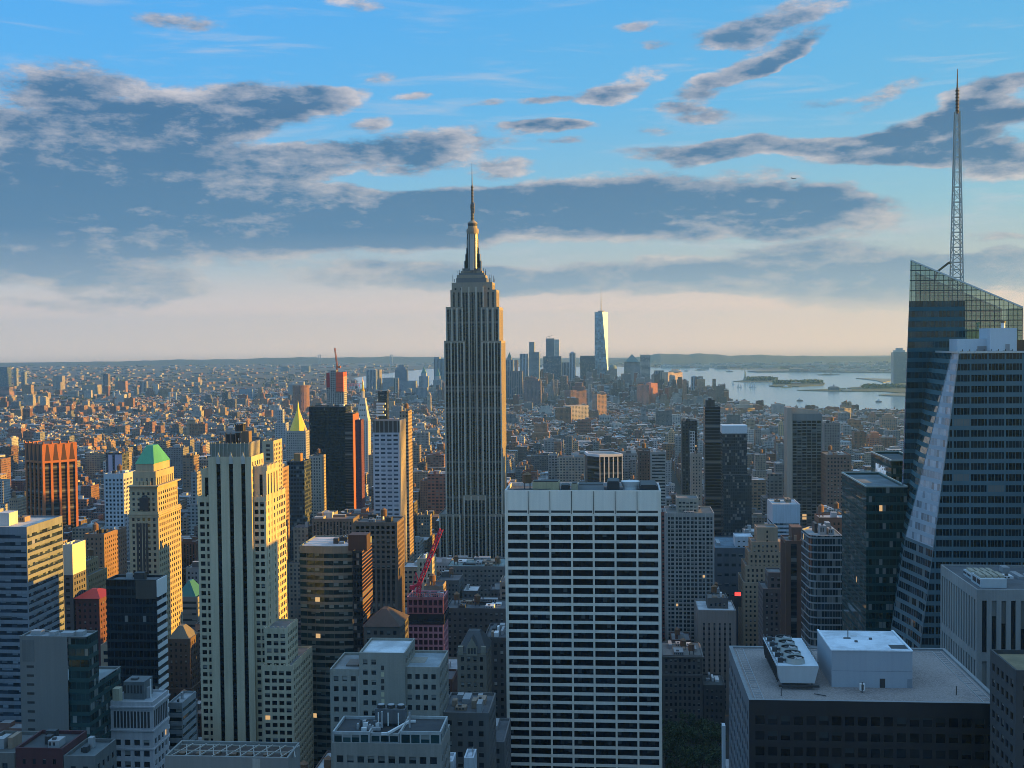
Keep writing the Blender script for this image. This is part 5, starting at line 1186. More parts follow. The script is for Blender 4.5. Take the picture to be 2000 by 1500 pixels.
def golden():
    Y = 1930; S = style((.36, .34, .32), bay=3.4, flo=3.8, fx=.45, fy=.55, dep=.4)
    root, q, z = tower('gilded_tower', 'stone tower with a gleaming golden pyramid spire', 'tower', 557, 612, 905, Y, 46, S, clut=None)
    k, zz = px_box(root, 'upper_stage', 558, 597, 842, Y + 4, 34, S, z - 1)
    GD = wall((.85, .55, .05), .4, .08, .15); m = MB(); cx, cy_ = (k[0][0] + k[1][0]) / 2, Y + 21; q8 = [(cx + 14.6 * cos(pi / 8 + i * pi / 4), cy_ + 14.6 * sin(pi / 8 + i * pi / 4)) for i in range(8)]
    e1 = at(583, 803, Y + 21).z; e2 = at(583, 782, Y + 21).z; q1 = [(cx + 2.6 * cos(pi / 8 + i * pi / 4), cy_ + 2.6 * sin(pi / 8 + i * pi / 4)) for i in range(8)]
    m.frustum(q8, zz + .01, q1, e1, GD); m.frustum(q1, e1 + .01, [(cx + .2 * cos(i * pi / 4), cy_ + .2 * sin(i * pi / 4)) for i in range(8)], e2, GD); m.build('pyramid_roof', root)
    m = MB()
    for dx, dy in ((0, 0), (1, 0), (1, 1), (0, 1)): x, y = k[0][0] + 1.5 + dx * (k[1][0] - k[0][0] - 3), Y + 6 + dy * 30; m.cyl(x, y, zz, zz + 9, 1.6, .1, 6, S['wall'])
    m.build('pinnacle', root)
golden()
def clock():
    Y = 2080; WS = wall((.50, .49, .46), .8, .1); S = style(WS, bay=4.2, flo=4, fx=.4, fy=.55, dep=.5)
    root, q, z = tower('clock_tower', 'slender white stone tower with a steep white roof and a gilded lantern', 'tower', 695, 718.5, 820, Y, 24, S, clut=None, par=.2)
    cx, cy_ = (q[0][0] + q[1][0]) / 2, Y + 12; m = MB(); hw = (q[1][0] - q[0][0]) / 2; e1 = at(707, 779, Y + 12).z
    def sq(w): return rect(cx - w, cx + w, cy_ - w, cy_ + w)
    m.frustum(sq(hw - .4), z, sq(hw * .42), e1, WS)
    for r_ in range(3):
        for c in range(-1, 2): zq = z + (e1 - z) * (.18 + r_ * .25); w = hw - .4 - (hw * .58) * (.18 + r_ * .25); m.box(cx + c * w * .5 - .9, cx + c * w * .5 + .9, cy_ - w - .5, cy_ - w + 1.5, zq, zq + 2.4, DARK)
    m.build('stone_roof', root); m = MB(); e2 = at(707, 764, Y + 12).z; m.prism(sq(hw * .5), e1, e1 + 1.6, WS); m.cyl(cx, cy_, e1 + 1.6, e2, hw * .26, None, 8, WS); m.build('lantern', root)
    m = MB(); m.cyl(cx, cy_, e2 + .01, at(707, 752, Y).z, hw * .27, hw * .12, 8, wall((.62, .40, .06), .35, .1, .35)); m.cyl(cx, cy_, at(707, 752, Y).z, at(707, 737, Y).z, hw * .12, .1, 6, wall((.62, .40, .06), .35, .1, .35)); m.build('gilded_cap', root)
    m = MB(); zc = z - 16; m.cyl(cx, 0, 0, .3, 4.2, None, 20, wall((.6, .6, .58))); k = [(x, Y - .12 - zz_, zc + y) for x, y, zz_ in m.v]; m.v = k; m.build('clock_face', root)
clock()
root, q, z = tower('glass_slab', 'broad black glass slab tower left of the red-sided tower', 'tower', 603.5, 675, 794, 1500, 30, dict(mode='pattern', pattern=curtain((.010, .011, .013), (.006, .008, .010), bay=1.6, flo=3.7, fx=.7, fy=.66, lit=0, rough=.12, blind=.004), wall=wall((.014, .015, .018), .5), glass=DARK, tb=6), rf=(.04, .04, .045), clut=(2, 0))
BK2 = dict(mode='pattern', pattern=curtain((.045, .04, .04), (.010, .012, .016), bay=30, flo=3.2, fx=1, fy=.55, lit=0, rough=.15), wall=wall((.045, .035, .03), .7), glass=DARK)
def red_side():
    root, q, z = tower('apartment_tower', 'dark balconied slab with a vivid orange sunlit end wall', 'tower', 673, 688, 806, 1420, 34, BK2, clut=(1, 0)); m = MB(); m.box(q[1][0] + .01, q[1][0] + .5, q[1][1] + 1, q[2][1], 0, z - 2, wall((.33, .11, .05), .85, .15)); m.build('end_wall', root)
    root, q, z = tower('apartment_tower', 'plain dark red brick slab standing before the white clock tower', 'tower', 693.5, 705, 820, 1380, 16, dict(mode='pattern', pattern=curtain((.13, .035, .045), (.05, .02, .025), bay=4, flo=3.2, fx=.3, fy=.3), wall=wall((.15, .045, .05)), glass=DARK), clut=(1, 0))
red_side()
def nets():
    Y = 2210; root = thing('construction_tower', 'concrete tower under construction, hung with orange safety netting', 'building', (at(654, 760, Y).x, Y + 12, 0))
    CN = style((.36, .36, .35), (.02, .025, .03), bay=3.6, flo=3.8, fx=.62, fy=.62, dep=1, tb=1); ON = wall((.72, .09, .035), .9, .15); RN = wall((.40, .05, .05), .9, .2)
    px_box(root, 'wall', 637, 671, 736, Y, 26, CN, 0); px_box(root, 'core', 644, 657, 723, Y + 6, 12, CN, 0)
    for nm, a, b, ya, yb_, m in (('safety_net', 656, 670.5, 727, 765, ON), ('safety_net', 637.3, 644, 728, 757, RN)):
        k = MB(); p, r_ = at(a, ya, Y - 1.5), at(b, yb_, Y - 1.5); n = 5
        k.box(p.x, r_.x, Y - 1.6, Y - 1.2, r_.z, p.z, m)
        for i in range(n): zq = r_.z + (p.z - r_.z) * i / n; k.box(p.x, r_.x, Y - 1.75, Y - 1.61, zq, zq + .6, wall((.25, .05, .03)))
        if a > 650: k.box(r_.x + .1, r_.x + .5, Y - 1.6, Y + 26, r_.z, p.z, m)
        k.build(nm, root)
    c = thing('tower_crane', 'orange luffing crane raised above the netted concrete tower in the distance', 'crane', (at(658, 730, Y).x, Y + 10, 150)); OC = paint((.45, .12, .03), .5)
    k = MB(); p, t = at(658.5, 740, Y + 10), at(658.5, 716, Y + 10); lattice(k, p, t, 1.2, 6, OC, .35); k.build('mast', c); k = MB(); lattice(k, t, at(654, 680, Y + 10), 1.0, 10, OC, .32); k.build('jib', c); k = MB(); b = at(663, 716, Y + 10); k.strut(t, b, .9, OC); k.box(b.x - 2, b.x + 2, Y + 8, Y + 12, b.z - 3, b.z + 1, OC); k.build('counterweight', c)
    note(637, 671, 680, Y, None, rect(at(637, 736, Y).x, at(671, 736, Y).x, Y, Y + 26))
nets()
root, q, z = tower('apartment_tower', 'thin black glass tower with white cantilevered balconies below', 'tower', 738.5, 756, 764, 2150, 16, dict(mode='pattern', pattern=curtain((.02, .02, .024), (.01, .012, .016), bay=4, flo=3.6, fx=.8, fy=.7), wall=DARK, glass=DARK), clut=None)
for i in range(5): add_box(root, 735, 752 - (i % 2) * 4, 787 + i * 5.5, 790.5 + i * 5.5, 2143, 2149.9, PALE, 'balcony')
root, q, z = tower('office_tower', 'pale grey stepped tower with a small pyramid cap, left of the golden pyramid', 'tower', 537, 558, 826, 2640, 24, style((.36, .38, .40), bay=4, flo=4, fx=.45, fy=.5, dep=.4), clut=None)
px_box(root, 'upper_stage', 540, 552, 800, 2646, 14, style((.36, .38, .40), bay=4, flo=6, fx=.4, fy=.6, dep=.4), z - 1); k = MB(); a = at(546, 800, 2653); k.cyl(a.x, 2653, a.z, at(546, 788, 2653).z, 6, .5, 8, wall((.36, .38, .40))); k.build('pyramid_cap', root)

# --- right of the white slab
root, q, z = tower('apartment_tower', 'grey apartment tower with a dense grid of balconies, right of the white slab tower', 'tower', 1301, 1395, 1002, 900, 36, style((.30, .295, .28), (.014, .018, .024), bay=2.9, flo=3.05, fx=.74, fy=.66, mx=.3, tb=2.5, dep=.7, glass=glass((.014, .018, .024), .003, .45, .12, (.14, .15, .15))), rf=(.16, .15, .14), clut=(3, 0))
px_box(root, 'penthouse', 1322, 1364, 973, 910, 20, style((.30, .29, .25), bay=3, flo=3.2, fx=.7, fy=.5, dep=.5), z - 1)
m = MB()
for i in range(7): x = q[0][0] + (q[1][0] - q[0][0]) * (i + .15) / 6.3; m.box(x - .5, x + .5, q[0][1] - .5, q[0][1] - .003, 0, z, wall((.34, .335, .32)))
m.build('pier', root)
tower('apartment_tower', 'dark red brick slab squeezed between the white slab and the grey gridded tower', 'tower', 1288, 1302, 1000, 950, 30, style((.17, .055, .05), bay=3, flo=3.2, fx=.4, fy=.5, dep=.3), clut=(1, 0))
root, q, z = tower('office_block', 'beige block with faint vertical piers and a dark bulkhead, below the grey gridded tower', 'building', 1363, 1438, 1192, 850, 34, style((.235, .22, .20), (.05, .055, .06), mode='strip', bay=3.4, fx=.36, mx=2.4, tb=9, dep=.35, glass=curtain((.13, .125, .12), (.03, .035, .04), bay=60, flo=3.7, fx=1, fy=.5, lit=0), stripm=1), rf=(.5, .55, .58), clut=None)
px_box(root, 'bulkhead', 1382, 1422, 1168, 860, 18, style((.10, .10, .095), bay=3, flo=4, fx=.4, fy=.4), z - 1); clutter(root, rect(at(1385, 1160, 862).x, at(1420, 1160, 862).x, 862, 874), at(1400, 1168, 860).z - .9, 3, 9, 1, 3)
root, q, z = tower('office_block', 'dark masonry block with an ornate cornice above the park trees', 'building', 1294, 1372, 1280, 800, 36, style((.12, .115, .11), (.02, .024, .03), bay=3.0, flo=4, fx=.5, fy=.6, dep=.4, tb=1.5), rf=(.10, .11, .12), clut=(5, 2))
m = MB(); 
for dz, o in ((-1.2, .8), (-1.9, .4), (-13, .4), (-13.7, .25)): m.box(q[0][0] - o, q[1][0] + o, q[0][1] - o, q[2][1], z + dz, z + dz + .6, wall((.17, .165, .155)))
m.build('cornice', root)
tower('office_block', 'low dark block with a white rooftop unit, right above the park trees', 'building', 1374, 1416, 1338, 800, 28, style((.07, .07, .07), (.015, .018, .02), bay=3.2, flo=4, fx=.4, fy=.5, dep=.3), rf=(.07, .08, .08), clut=(4, 0))
def deco_stepped():
    Y = 900; S = style((.33, .255, .175), (.02, .022, .025), bay=3.1, flo=3.6, fx=.46, fy=.55, dep=.4, mx=.6, tb=1.6)
    root, q, z = tower('art_deco_tower', 'stepped tan brick tower with a gold sunlit corner, right of the theatre box', 'tower', 1452, 1530, 1138, Y, 40, S, clut=None)
    for i, (a, b, y, Yo) in enumerate(((1456, 1528, 1105, 2), (1462, 1524, 1078, 4), (1468, 1521, 1058, 6), (1478, 1519, 1030, 9))): px_box(root, 'setback', a, b, y, Y + Yo, 34 - Yo * 2, dict(S, skip=(lambda i, n, nn: i not in (n // 2,)) if y == 1030 else None), z - 1)
    add_box(root, 1519, 1532, 1058, 1100, Y + 14, Y + 28, S['wall'], 'setback')
deco_stepped()
root, q, z = tower('office_tower', 'dark stepped masonry tower in front of the tan stepped one', 'tower', 1490, 1534, 1150, 760, 24, style((.115, .10, .095), (.016, .018, .022), bay=3, flo=3.6, fx=.45, fy=.55, dep=.35), clut=(2, 0)); px_box(root, 'setback', 1500, 1530, 1118, 764, 16, style((.115, .10, .095), bay=3, flo=3.6, fx=.45, fy=.55, dep=.35), z - 1)
root, q, z = tower('office_tower', 'brown and black ribbed tower left of the rounded glass tower', 'tower', 1534, 1567, 1056, 730, 22, style((.13, .075, .055), (.010, .012, .016), mode='strip', bay=5, fx=.5, mx=1.5, dep=.6, glass=curtain((.03, .03, .032), (.01, .012, .016), bay=60, flo=3.6, fx=1, fy=.6, lit=0), stripm=1, tb=2), clut=(2, 0)); add_box(root, 1546, 1567, 1030, 1060, 736, 748, wall((.14, .08, .06)))
def rounded():
    Y = 690; root = thing('glass_tower', 'glass office tower with pale bands and a rounded corner catching warm light', 'tower', (at(1610, 1050, Y).x, Y + 15, 0))
    a, b = at(1588, 1046, Y), at(1646, 1046, Y); z = a.z; e = at(1565, 1030, Y + 24)
    q = [(e.x, Y + 24), (a.x - 1.8, Y + 3.2), (a.x - .6, Y + 1.2), (a.x + 1.6, Y + .2), (a.x + 4, Y), (b.x, Y), (b.x, Y + 34), (e.x + 6, Y + 34)]
    S = dict(mode='pattern', pattern=curtain((.26, .28, .29), (.016, .026, .032), bay=1.5, flo=4.1, fx=.90, fy=.78, lit=.003, rough=.05), wall=wall((.26, .28, .29)), glass=DARK)
    m = MB(); tier(m, q, 0, z, S); m.build('wall', root); t = MB(); roof(t, q, z, roof_mat((.3, .32, .33)), S['wall']); t.build('roof', root); clutter(root, rect(a.x + 2, b.x - 2, Y + 5, Y + 28), z - .9, 6, 3, 0, 6); note(1565, 1646, 1040, Y, None, q)
rounded()
def green_glass():
    Y = 560; root = thing('glass_tower', 'dark green glass office tower in two heights with white lettering on its top', 'tower', (at(1720, 950, Y).x, Y + 20, 0))
    GG = curtain((.010, .040, .038), (.005, .022, .022), bay=1.55, flo=4.1, fx=.9, fy=.66, lit=.0015, rough=.04, var=.1); GS = dict(mode='pattern', pattern=GG, wall=paint((.02, .06, .055), .3), glass=GG)
    q, z = px_box(root, 'wall', 1692, 1772, 951, Y, 59, GS, 0, (.14, .18, .2))
    q2, z2 = px_box(root, 'upper_block', 1741, 1800, 900, Y + 42, 47, GS, 0, (.06, .08, .09))
    k = MB()
    for qq, zz in ((q, z), (q2, z2)):
        for i in range(4): k.strut((*qq[i], zz + .15), (*qq[(i + 1) % 4], zz + .15), .32, paint((.36, .42, .40), .4))
    k.build('roof_edge', root)
    cu = bpy.data.curves.new('lettering', 'FONT'); cu.body = 'MetLife'; cu.size = 7.4; cu.extrude = .25; cu.align_x = 'CENTER'
    tmp = bpy.data.objects.new('lettering_curve', cu); me = bpy.data.meshes.new_from_object(tmp); bpy.data.objects.remove(tmp)
    o = bpy.data.objects.new('lettering', me); COL.objects.link(o); o.parent = root
    mt = bpy.data.materials.new('lettering_white'); mt.use_nodes = True; mt.node_tree.nodes['Principled BSDF'].inputs['Base Color'].default_value = (.8, .85, .9, 1); mt.node_tree.nodes['Principled BSDF'].inputs['Emission Color'].default_value = (.8, .9, 1, 1); mt.node_tree.nodes['Principled BSDF'].inputs['Emission Strength'].default_value = .08
    me.materials.clear(); me.materials.append(mt); b = Vector(root['_base'])
    o.matrix_local = Matrix.Translation(Vector((q2[0][0] - .4, Y + 64, z2 - 9.5)) - b) @ Matrix(((0, 0, -1, 0), (-1, 0, 0, 0), (0, 1, 0, 0), (0, 0, 0, 1)))
green_glass()
root, q, z = tower('office_tower', 'grey stone tower with tall dark window bays between piers at right edge', 'tower', 1908, 2090, 1152, 430, 47, style((.30, .30, .29), (.010, .012, .015), mode='grid', bay=3.15, flo=22, fx=.50, fy=.86, mx=1.0, tb=2.4, dep=.9, zc=.5, minL=3), rf=(.10, .11, .12), clut=None, par=.6)
for a, b, ya, Y0, d in ((1916, 1966, 1142, 436, 12), (1897, 1944, 1132, 450, 10)):
    k = MB(); p, r_ = at(a, 1158, Y0), at(b, 1158, Y0); k.box(p.x, r_.x, Y0, Y0 + d, z - .6, at(a, ya, Y0).z + 2, wall((.45, .50, .52), .6, .06)); k.build('cooling_unit', root)
    k = MB()
    for i in range(4): k.box(p.x + .5 + i * 2.2, p.x + 2.0 + i * 2.2, Y0 + 2, Y0 + d - 2, at(a, ya, Y0).z + 2.01, at(a, ya, Y0).z + 2.9, wall((.36, .33, .26)))
    for i in range(2): k.box(p.x - .05, p.x - .004, Y0 + 1 + i * 5, Y0 + 5 + i * 5, z + .2, at(a, ya, Y0).z + 1.4, DARK)
    k.build('fan_housing', root)
clutter(root, rect(at(1975, 1150, 440).x, at(2060, 1150, 440).x, 438, 470), z - .6, 5, 11, 0, 2.5)
root, q, z = tower('office_tower', 'dark tower sliver cut by the right edge with a lit ledge', 'tower', 1984, 2100, 1310, 300, 20, style((.05, .055, .06), (.01, .012, .015), bay=3.4, flo=4, fx=.6, fy=.5, dep=.3), rf=(.2, .17, .1), clut=(2, 0))
tower('pylon', 'narrow white slab wall at the left foot of the gravel-roofed block', 'building', 1411, 1417, 1418, 420, 3.4, dict(mode='plain', wall=wall((.50, .53, .55), .7, .08), glass=DARK), clut=None)
root, q, z = tower('theatre_block', 'dark curved theatre box with a blue-grey roof behind the tan stepped tower', 'building', 1396, 1470, 1070, 1020, 60, style((.08, .10, .12), (.02, .03, .036), bay=6, flo=8, fx=.6, fy=.3, dep=.3), rf=(.10, .16, .21), clut=(2, 0))
root, q, z = tower('office_block', 'small white box of plant on the theatre roof', 'building', 1436, 1470, 1048, 1030, 20, style((.52, .56, .60), bay=4, flo=5, fx=.5, fy=.3, dep=.2), z0=at(1450, 1070, 1030).z - 1, rf=(.5, .55, .6), clut=None)
root, q, z = tower('office_block', 'white-banded office block with a blank white top, before the balconied dark tower', 'building', 1509, 1563, 985, 1150, 40, style((.46, .52, .58), (.03, .05, .065), mode='band', bay=3, flo=3.8, fy=.5, dep=.3, tb=17), rf=(.35, .40, .44), clut=(2, 0))
def dark_spike():
    Y = 1380; DK = dict(mode='pattern', pattern=curtain((.045, .055, .07), (.008, .012, .018), bay=60, flo=3.4, fx=1, fy=.66, lit=0, rough=.1), wall=wall((.05, .055, .06), .5), glass=DARK)
    root, q, z = tower('apartment_tower', 'tall dark glass tower with a jagged spiked top, tallest right of the white slab', 'tower', 1377, 1407, 794, Y, 26, DK, clut=None)
    m = MB()
    for a, b, y in ((1379, 1384, 782), (1384.2, 1390, 778), (1390.2, 1396, 781)): m.box(at(a, y, Y + 4).x, at(b, y, Y + 4).x, Y + 4, Y + 16, z - 1, at(a, y, Y + 4).z, DARK)
    m.build('crown_fin', root)
dark_spike()
root, q, z = tower('glass_tower', 'speckled dark blue glass tower with a pale blank band at its top', 'tower', 1411, 1459, 832, 1300, 24, dict(mode='pattern', pattern=curtain((.035, .045, .055), (.02, .03, .042), bay=2.2, flo=3.3, fx=.85, fy=.8, lit=.003, rough=.08, var=.3), wall=wall((.05, .055, .06)), glass=DARK), rf=(.4, .45, .48), clut=None)
k = MB(); k.box(q[0][0] - .3, q[1][0] + .3, q[0][1] - .3, q[2][1], z - 8, z + .3, wall((.48, .55, .60), .6, .06)); k.build('crown', root)
px_box(root, 'podium', 1413, 1468, 928, 1285, 14, dict(mode='pattern', pattern=curtain((.03, .045, .055), (.015, .026, .036), bay=2.2, flo=3.3, fx=.85, fy=.8, rough=.08), wall=wall((.04, .045, .05)), glass=DARK), 0)
def balconied():
    Y = 1290; S = style((.17, .19, .19), (.010, .018, .022), mode='grid', bay=5.2, flo=3.3, fx=.88, fy=.78, mx=.6, tb=7, dep=1.3, glass=glass((.014, .022, .028), .008, .35, .1, (.2, .24, .25)))
    root, q, z = tower('apartment_tower', 'dark balconied apartment tower with a sloping shield-like top', 'tower', 1546, 1606, 808, Y, 26, S, clut=None); SH = wall((.36, .31, .26), .8, .15)
    m = MB(); a, b, c = at(1537, 796, Y - 2), at(1548, 1100, Y - 2), at(1597, 808, Y + 2); zt = a.z
    m.box(a.x, b.x, Y - 2, Y + 20, 0, zt, SH)
    x0, x1 = b.x, c.x; y0, y1 = Y + 2, Y + 5; za, zb_ = zt, at(1594, 802, Y).z
    m.poly([(x0, y0, z - 1), (x1, y0, z - 1), (x1, y0, zb_), (x0, y0, za)], SH); m.poly([(x1, y1, z - 1), (x0, y1, z - 1), (x0, y1, za), (x1, y1, zb_)], SH); m.poly([(x0, y0, za), (x1, y0, zb_), (x1, y1, zb_), (x0, y1, za)], SH); m.poly([(x1, y0, z - 1), (x1, y1, z - 1), (x1, y1, zb_), (x1, y0, zb_)], SH)
    m.build('shield_wall', root)
balconied()
def striped_box():
    Y = 1500; a, b, c = at(1147, 888, Y + 16), at(1171, 888, Y), at(1216, 888, Y + 9); z = b.z; q = [(a.x, a.y), (b.x, b.y), (c.x, c.y), (c.x - 12, c.y + 32), (a.x - 4, a.y + 30)]
    root = thing('office_tower', 'small black tower with white vertical ribs and roof rim, above the white slab roof', 'tower', (b.x, Y + 15, 0)); WR = wall((.62, .64, .66), .7, .05); BL = curtain((.02, .022, .025), (.008, .01, .014), bay=50, flo=3.7, fx=1, fy=.6, lit=0)
    m = MB(); facade(m, q[0], q[1], 0, z, dict(mode='pattern', pattern=BL, wall=DARK, glass=DARK)); facade(m, q[1], q[2], 0, z, dict(wall=WR, glass=BL, mode='strip', bay=5.6, fx=.80, mx=.3, tb=.5, dep=1, stripm=1)); 
    for i in (2, 3, 4): facade(m, q[i], q[(i + 1) % 5], 0, z, dict(mode='plain', wall=DARK, glass=DARK))
    m.build('wall', root); t = MB(); tier(t, inset(q, -.25), z - 3, z + .2, dict(mode='plain', wall=WR, glass=DARK)); roof(t, inset(q, -.25), z + .2, roof_mat((.3, .27, .24)), WR, 1.4, 2.2); t.build('roof', root); note(1147, 1216, 882, Y, None, q)
striped_box()
tower('apartment_tower', 'pale banded apartment tower left of the black tower with a white column', 'tower', 1271, 1301, 882, 1180, 20, style((.33, .31, .29), (.02, .024, .03), mode='band', bay=3, flo=3.1, fy=.5, dep=.5), clut=(2, 0))
tower('apartment_tower', 'dark brown brick tower with an orange-lit tank on its roof, above the white slab roof', 'tower', 1246, 1271, 880, 1210, 20, style((.13, .095, .08), bay=3, flo=3.2, fx=.4, fy=.5, dep=.3), clut=(1, 1))
root, q, z = tower('apartment_tower', 'black slab tower with one white gridded column and a blank dark top', 'tower', 1332, 1362, 822, 1330, 22, dict(mode='pattern', pattern=curtain((.05, .048, .046), (.014, .016, .02), bay=3.2, flo=3.3, fx=.5, fy=.5), wall=wall((.05, .046, .043)), glass=DARK, tb=6), clut=(1, 0)); m = MB(); facade(m, (at(1347, 850, 1329).x, 1329.4), (at(1357, 850, 1329).x, 1329.4), 20, at(1350, 842, 1329).z, style((.5, .5, .5), bay=3, flo=3.3, fx=.6, fy=.6, dep=.2, mx=.2, tb=.4)); m.build('window_column', root)
tower('apartment_tower', 'slim beige tower at the right foot of the black slab with the white column', 'tower', 1350, 1371, 887, 1230, 16, style((.27, .25, .22), bay=3, flo=3.2, fx=.45, fy=.5, dep=.3), clut=(2, 0))
tower('apartment_tower', 'grey brick tower just right of the sloping shield-topped tower', 'tower', 1609, 1641, 826, 1560, 26, style((.24, .215, .20), bay=3.2, flo=3.3, fx=.45, fy=.5, dep=.4), clut=(3, 1))
tower('loft_block', 'broad brown brick block behind the dark green glass tower', 'building', 1613, 1662, 888, 1260, 40, style((.20, .135, .11), bay=3.4, flo=3.8, fx=.5, fy=.5, dep=.3), clut=(4, 1))
tower('loft_block', 'dull brown brick block below the broad brown one, left of the green glass tower', 'building', 1606, 1650, 1000, 980, 30, style((.15, .12, .105), bay=3.4, flo=3.8, fx=.5, fy=.5, dep=.3), clut=(5, 1))
tower('loft_block', 'small pink-walled roof block left of the dark green glass tower', 'building', 1628, 1648, 1024, 850, 20, style((.36, .22, .19), bay=3.4, flo=3.8, fx=.3, fy=.3, dep=.3), rf=(.4, .4, .4), clut=(2, 1))
# lit billboard in the shaded street
def billboard():
    root = thing('billboard', 'small glowing red screen low between the dark blocks right of the gridded tower', 'billboard', (at(1441, 1170, 880).x, 880, at(1441, 1170, 880).z))
    m = MB(); a, b = at(1435, 1157, 880), at(1447, 1164, 880); m.box(a.x - .5, b.x + .5, 880.3, 881, b.z - 8, a.z + .5, DARK); m.build('frame', root)
    em = bpy.data.materials.new('screen_red'); em.use_nodes = True; p = em.node_tree.nodes['Principled BSDF']; p.inputs['Base Color'].default_value = (.2, .01, .01, 1); p.inputs['Emission Color'].default_value = (.9, .06, .05, 1); p.inputs['Emission Strength'].default_value = .8
    m = MB(); m.box(a.x, b.x, 880, 880.25, b.z, a.z, em); m.build('screen', root)
billboard()
# unseen tower blocks added beyond the right edge to shade the streets
for x, y, w, d_, h in ((190, 205, 55, 86, 225), (196, 292, 55, 85, 222), (198, 378, 50, 81, 226), (204, 460, 50, 75, 215), (212, 536, 45, 48, 198)):
    q = rect(x, x + w, y, y + d_); r_ = thing('office_tower', 'plain unseen tower block added outside the right edge to shade the streets', 'tower', (x + w / 2, y + d_ / 2, 0), 'unseen shade towers added beyond the right edge'); m = MB(); tier(m, q, 0, h, patterned((.25, .25, .25), bay=3, flo=3.8, fx=.6, fy=.5)); m.build('wall', r_); t = MB(); roof(t, q, h, roof_mat((.15, .15, .15)), wall((.25, .25, .25))); t.build('roof', r_)
    HEROES.append((0, 0, 0, y, None, q))
# ------------------------------------------------------------------ the far downtown cluster
def far(name, label, x0, x1, yt, Y, dep, wc, gc=(.03, .045, .065), pat='grid', top=None, rot=0.0, group=None, cat='tower'):
    kw = dict(grid=dict(bay=5, flo=4, fx=.55, fy=.55), rib=dict(bay=7, flo=4, fx=.5, fy=1), band=dict(bay=5, flo=5.5, fx=1, fy=.5), glass=dict(bay=4, flo=4, fx=.9, fy=.85))[pat]
    S = patterned(wc, gc, rough=.15 if pat == 'glass' else .3, **kw)
    root, q, z = tower(name, label, cat, x0, x1, yt, Y, dep, S, rf=(.2, .2, .2), rot=rot, group=group, clut=None)
    cx, cy_ = (q[0][0] + q[1][0]) / 2, (q[0][1] + q[2][1]) / 2; w = (Vector(q[1]) - Vector(q[0])).length / 2
    if top:
        m = MB(); kind, e = top; ze = at((x0 + x1) / 2, e, Y).z
        if kind == 'spire': m.prism(rect(cx - w * .55, cx + w * .55, cy_ - w * .55, cy_ + w * .55), z - .5, z + (ze - z) * .3, wall(wc)); m.frustum(rect(cx - w * .55, cx + w * .55, cy_ - w * .55, cy_ + w * .55), z + (ze - z) * .3 + .01, rect(cx - .3, cx + .3, cy_ - .3, cy_ + .3), ze, wall((.10, .22, .20)))
        elif kind == 'dome':
            for i in range(5): a0, a1 = pi / 2 * i / 5, pi / 2 * (i + 1) / 5; m.cyl(cx, cy_, z + (ze - z) * sin(a0), z + (ze - z) * sin(a1), w * .98 * cos(a0), max(.3, w * .98 * cos(a1)), 14, wall((.14, .2, .2)))
        elif kind == 'pyramid': m.frustum(rect(cx - w * .9, cx + w * .9, cy_ - w * .9, cy_ + w * .9), z - .4, rect(cx - .6, cx + .6, cy_ - .6, cy_ + .6), ze, wall((.13, .20, .20)))
        elif kind == 'step': m.box(cx - w * .7, cx + w * .7, cy_ - dep * .42, cy_ + dep * .42, z - 1, z + (ze - z) * .5, wall(wc)); m.box(cx - w * .42, cx + w * .42, cy_ - dep * .3, cy_ + dep * .3, z + (ze - z) * .5, ze, wall(wc))
        elif kind == 'half': m.box(cx - w * .95, cx + w * .05, q[0][1] + 2, q[2][1] - 4, z - 1, ze, wall(wc))
        m.build('crown', root)
    return root, q, z
BLU, TAN, BRN, GLS, RED_ = (.30, .38, .47), (.42, .37, .31), (.28, .19, .16), (.19, .30, .40), (.62, .25, .16)
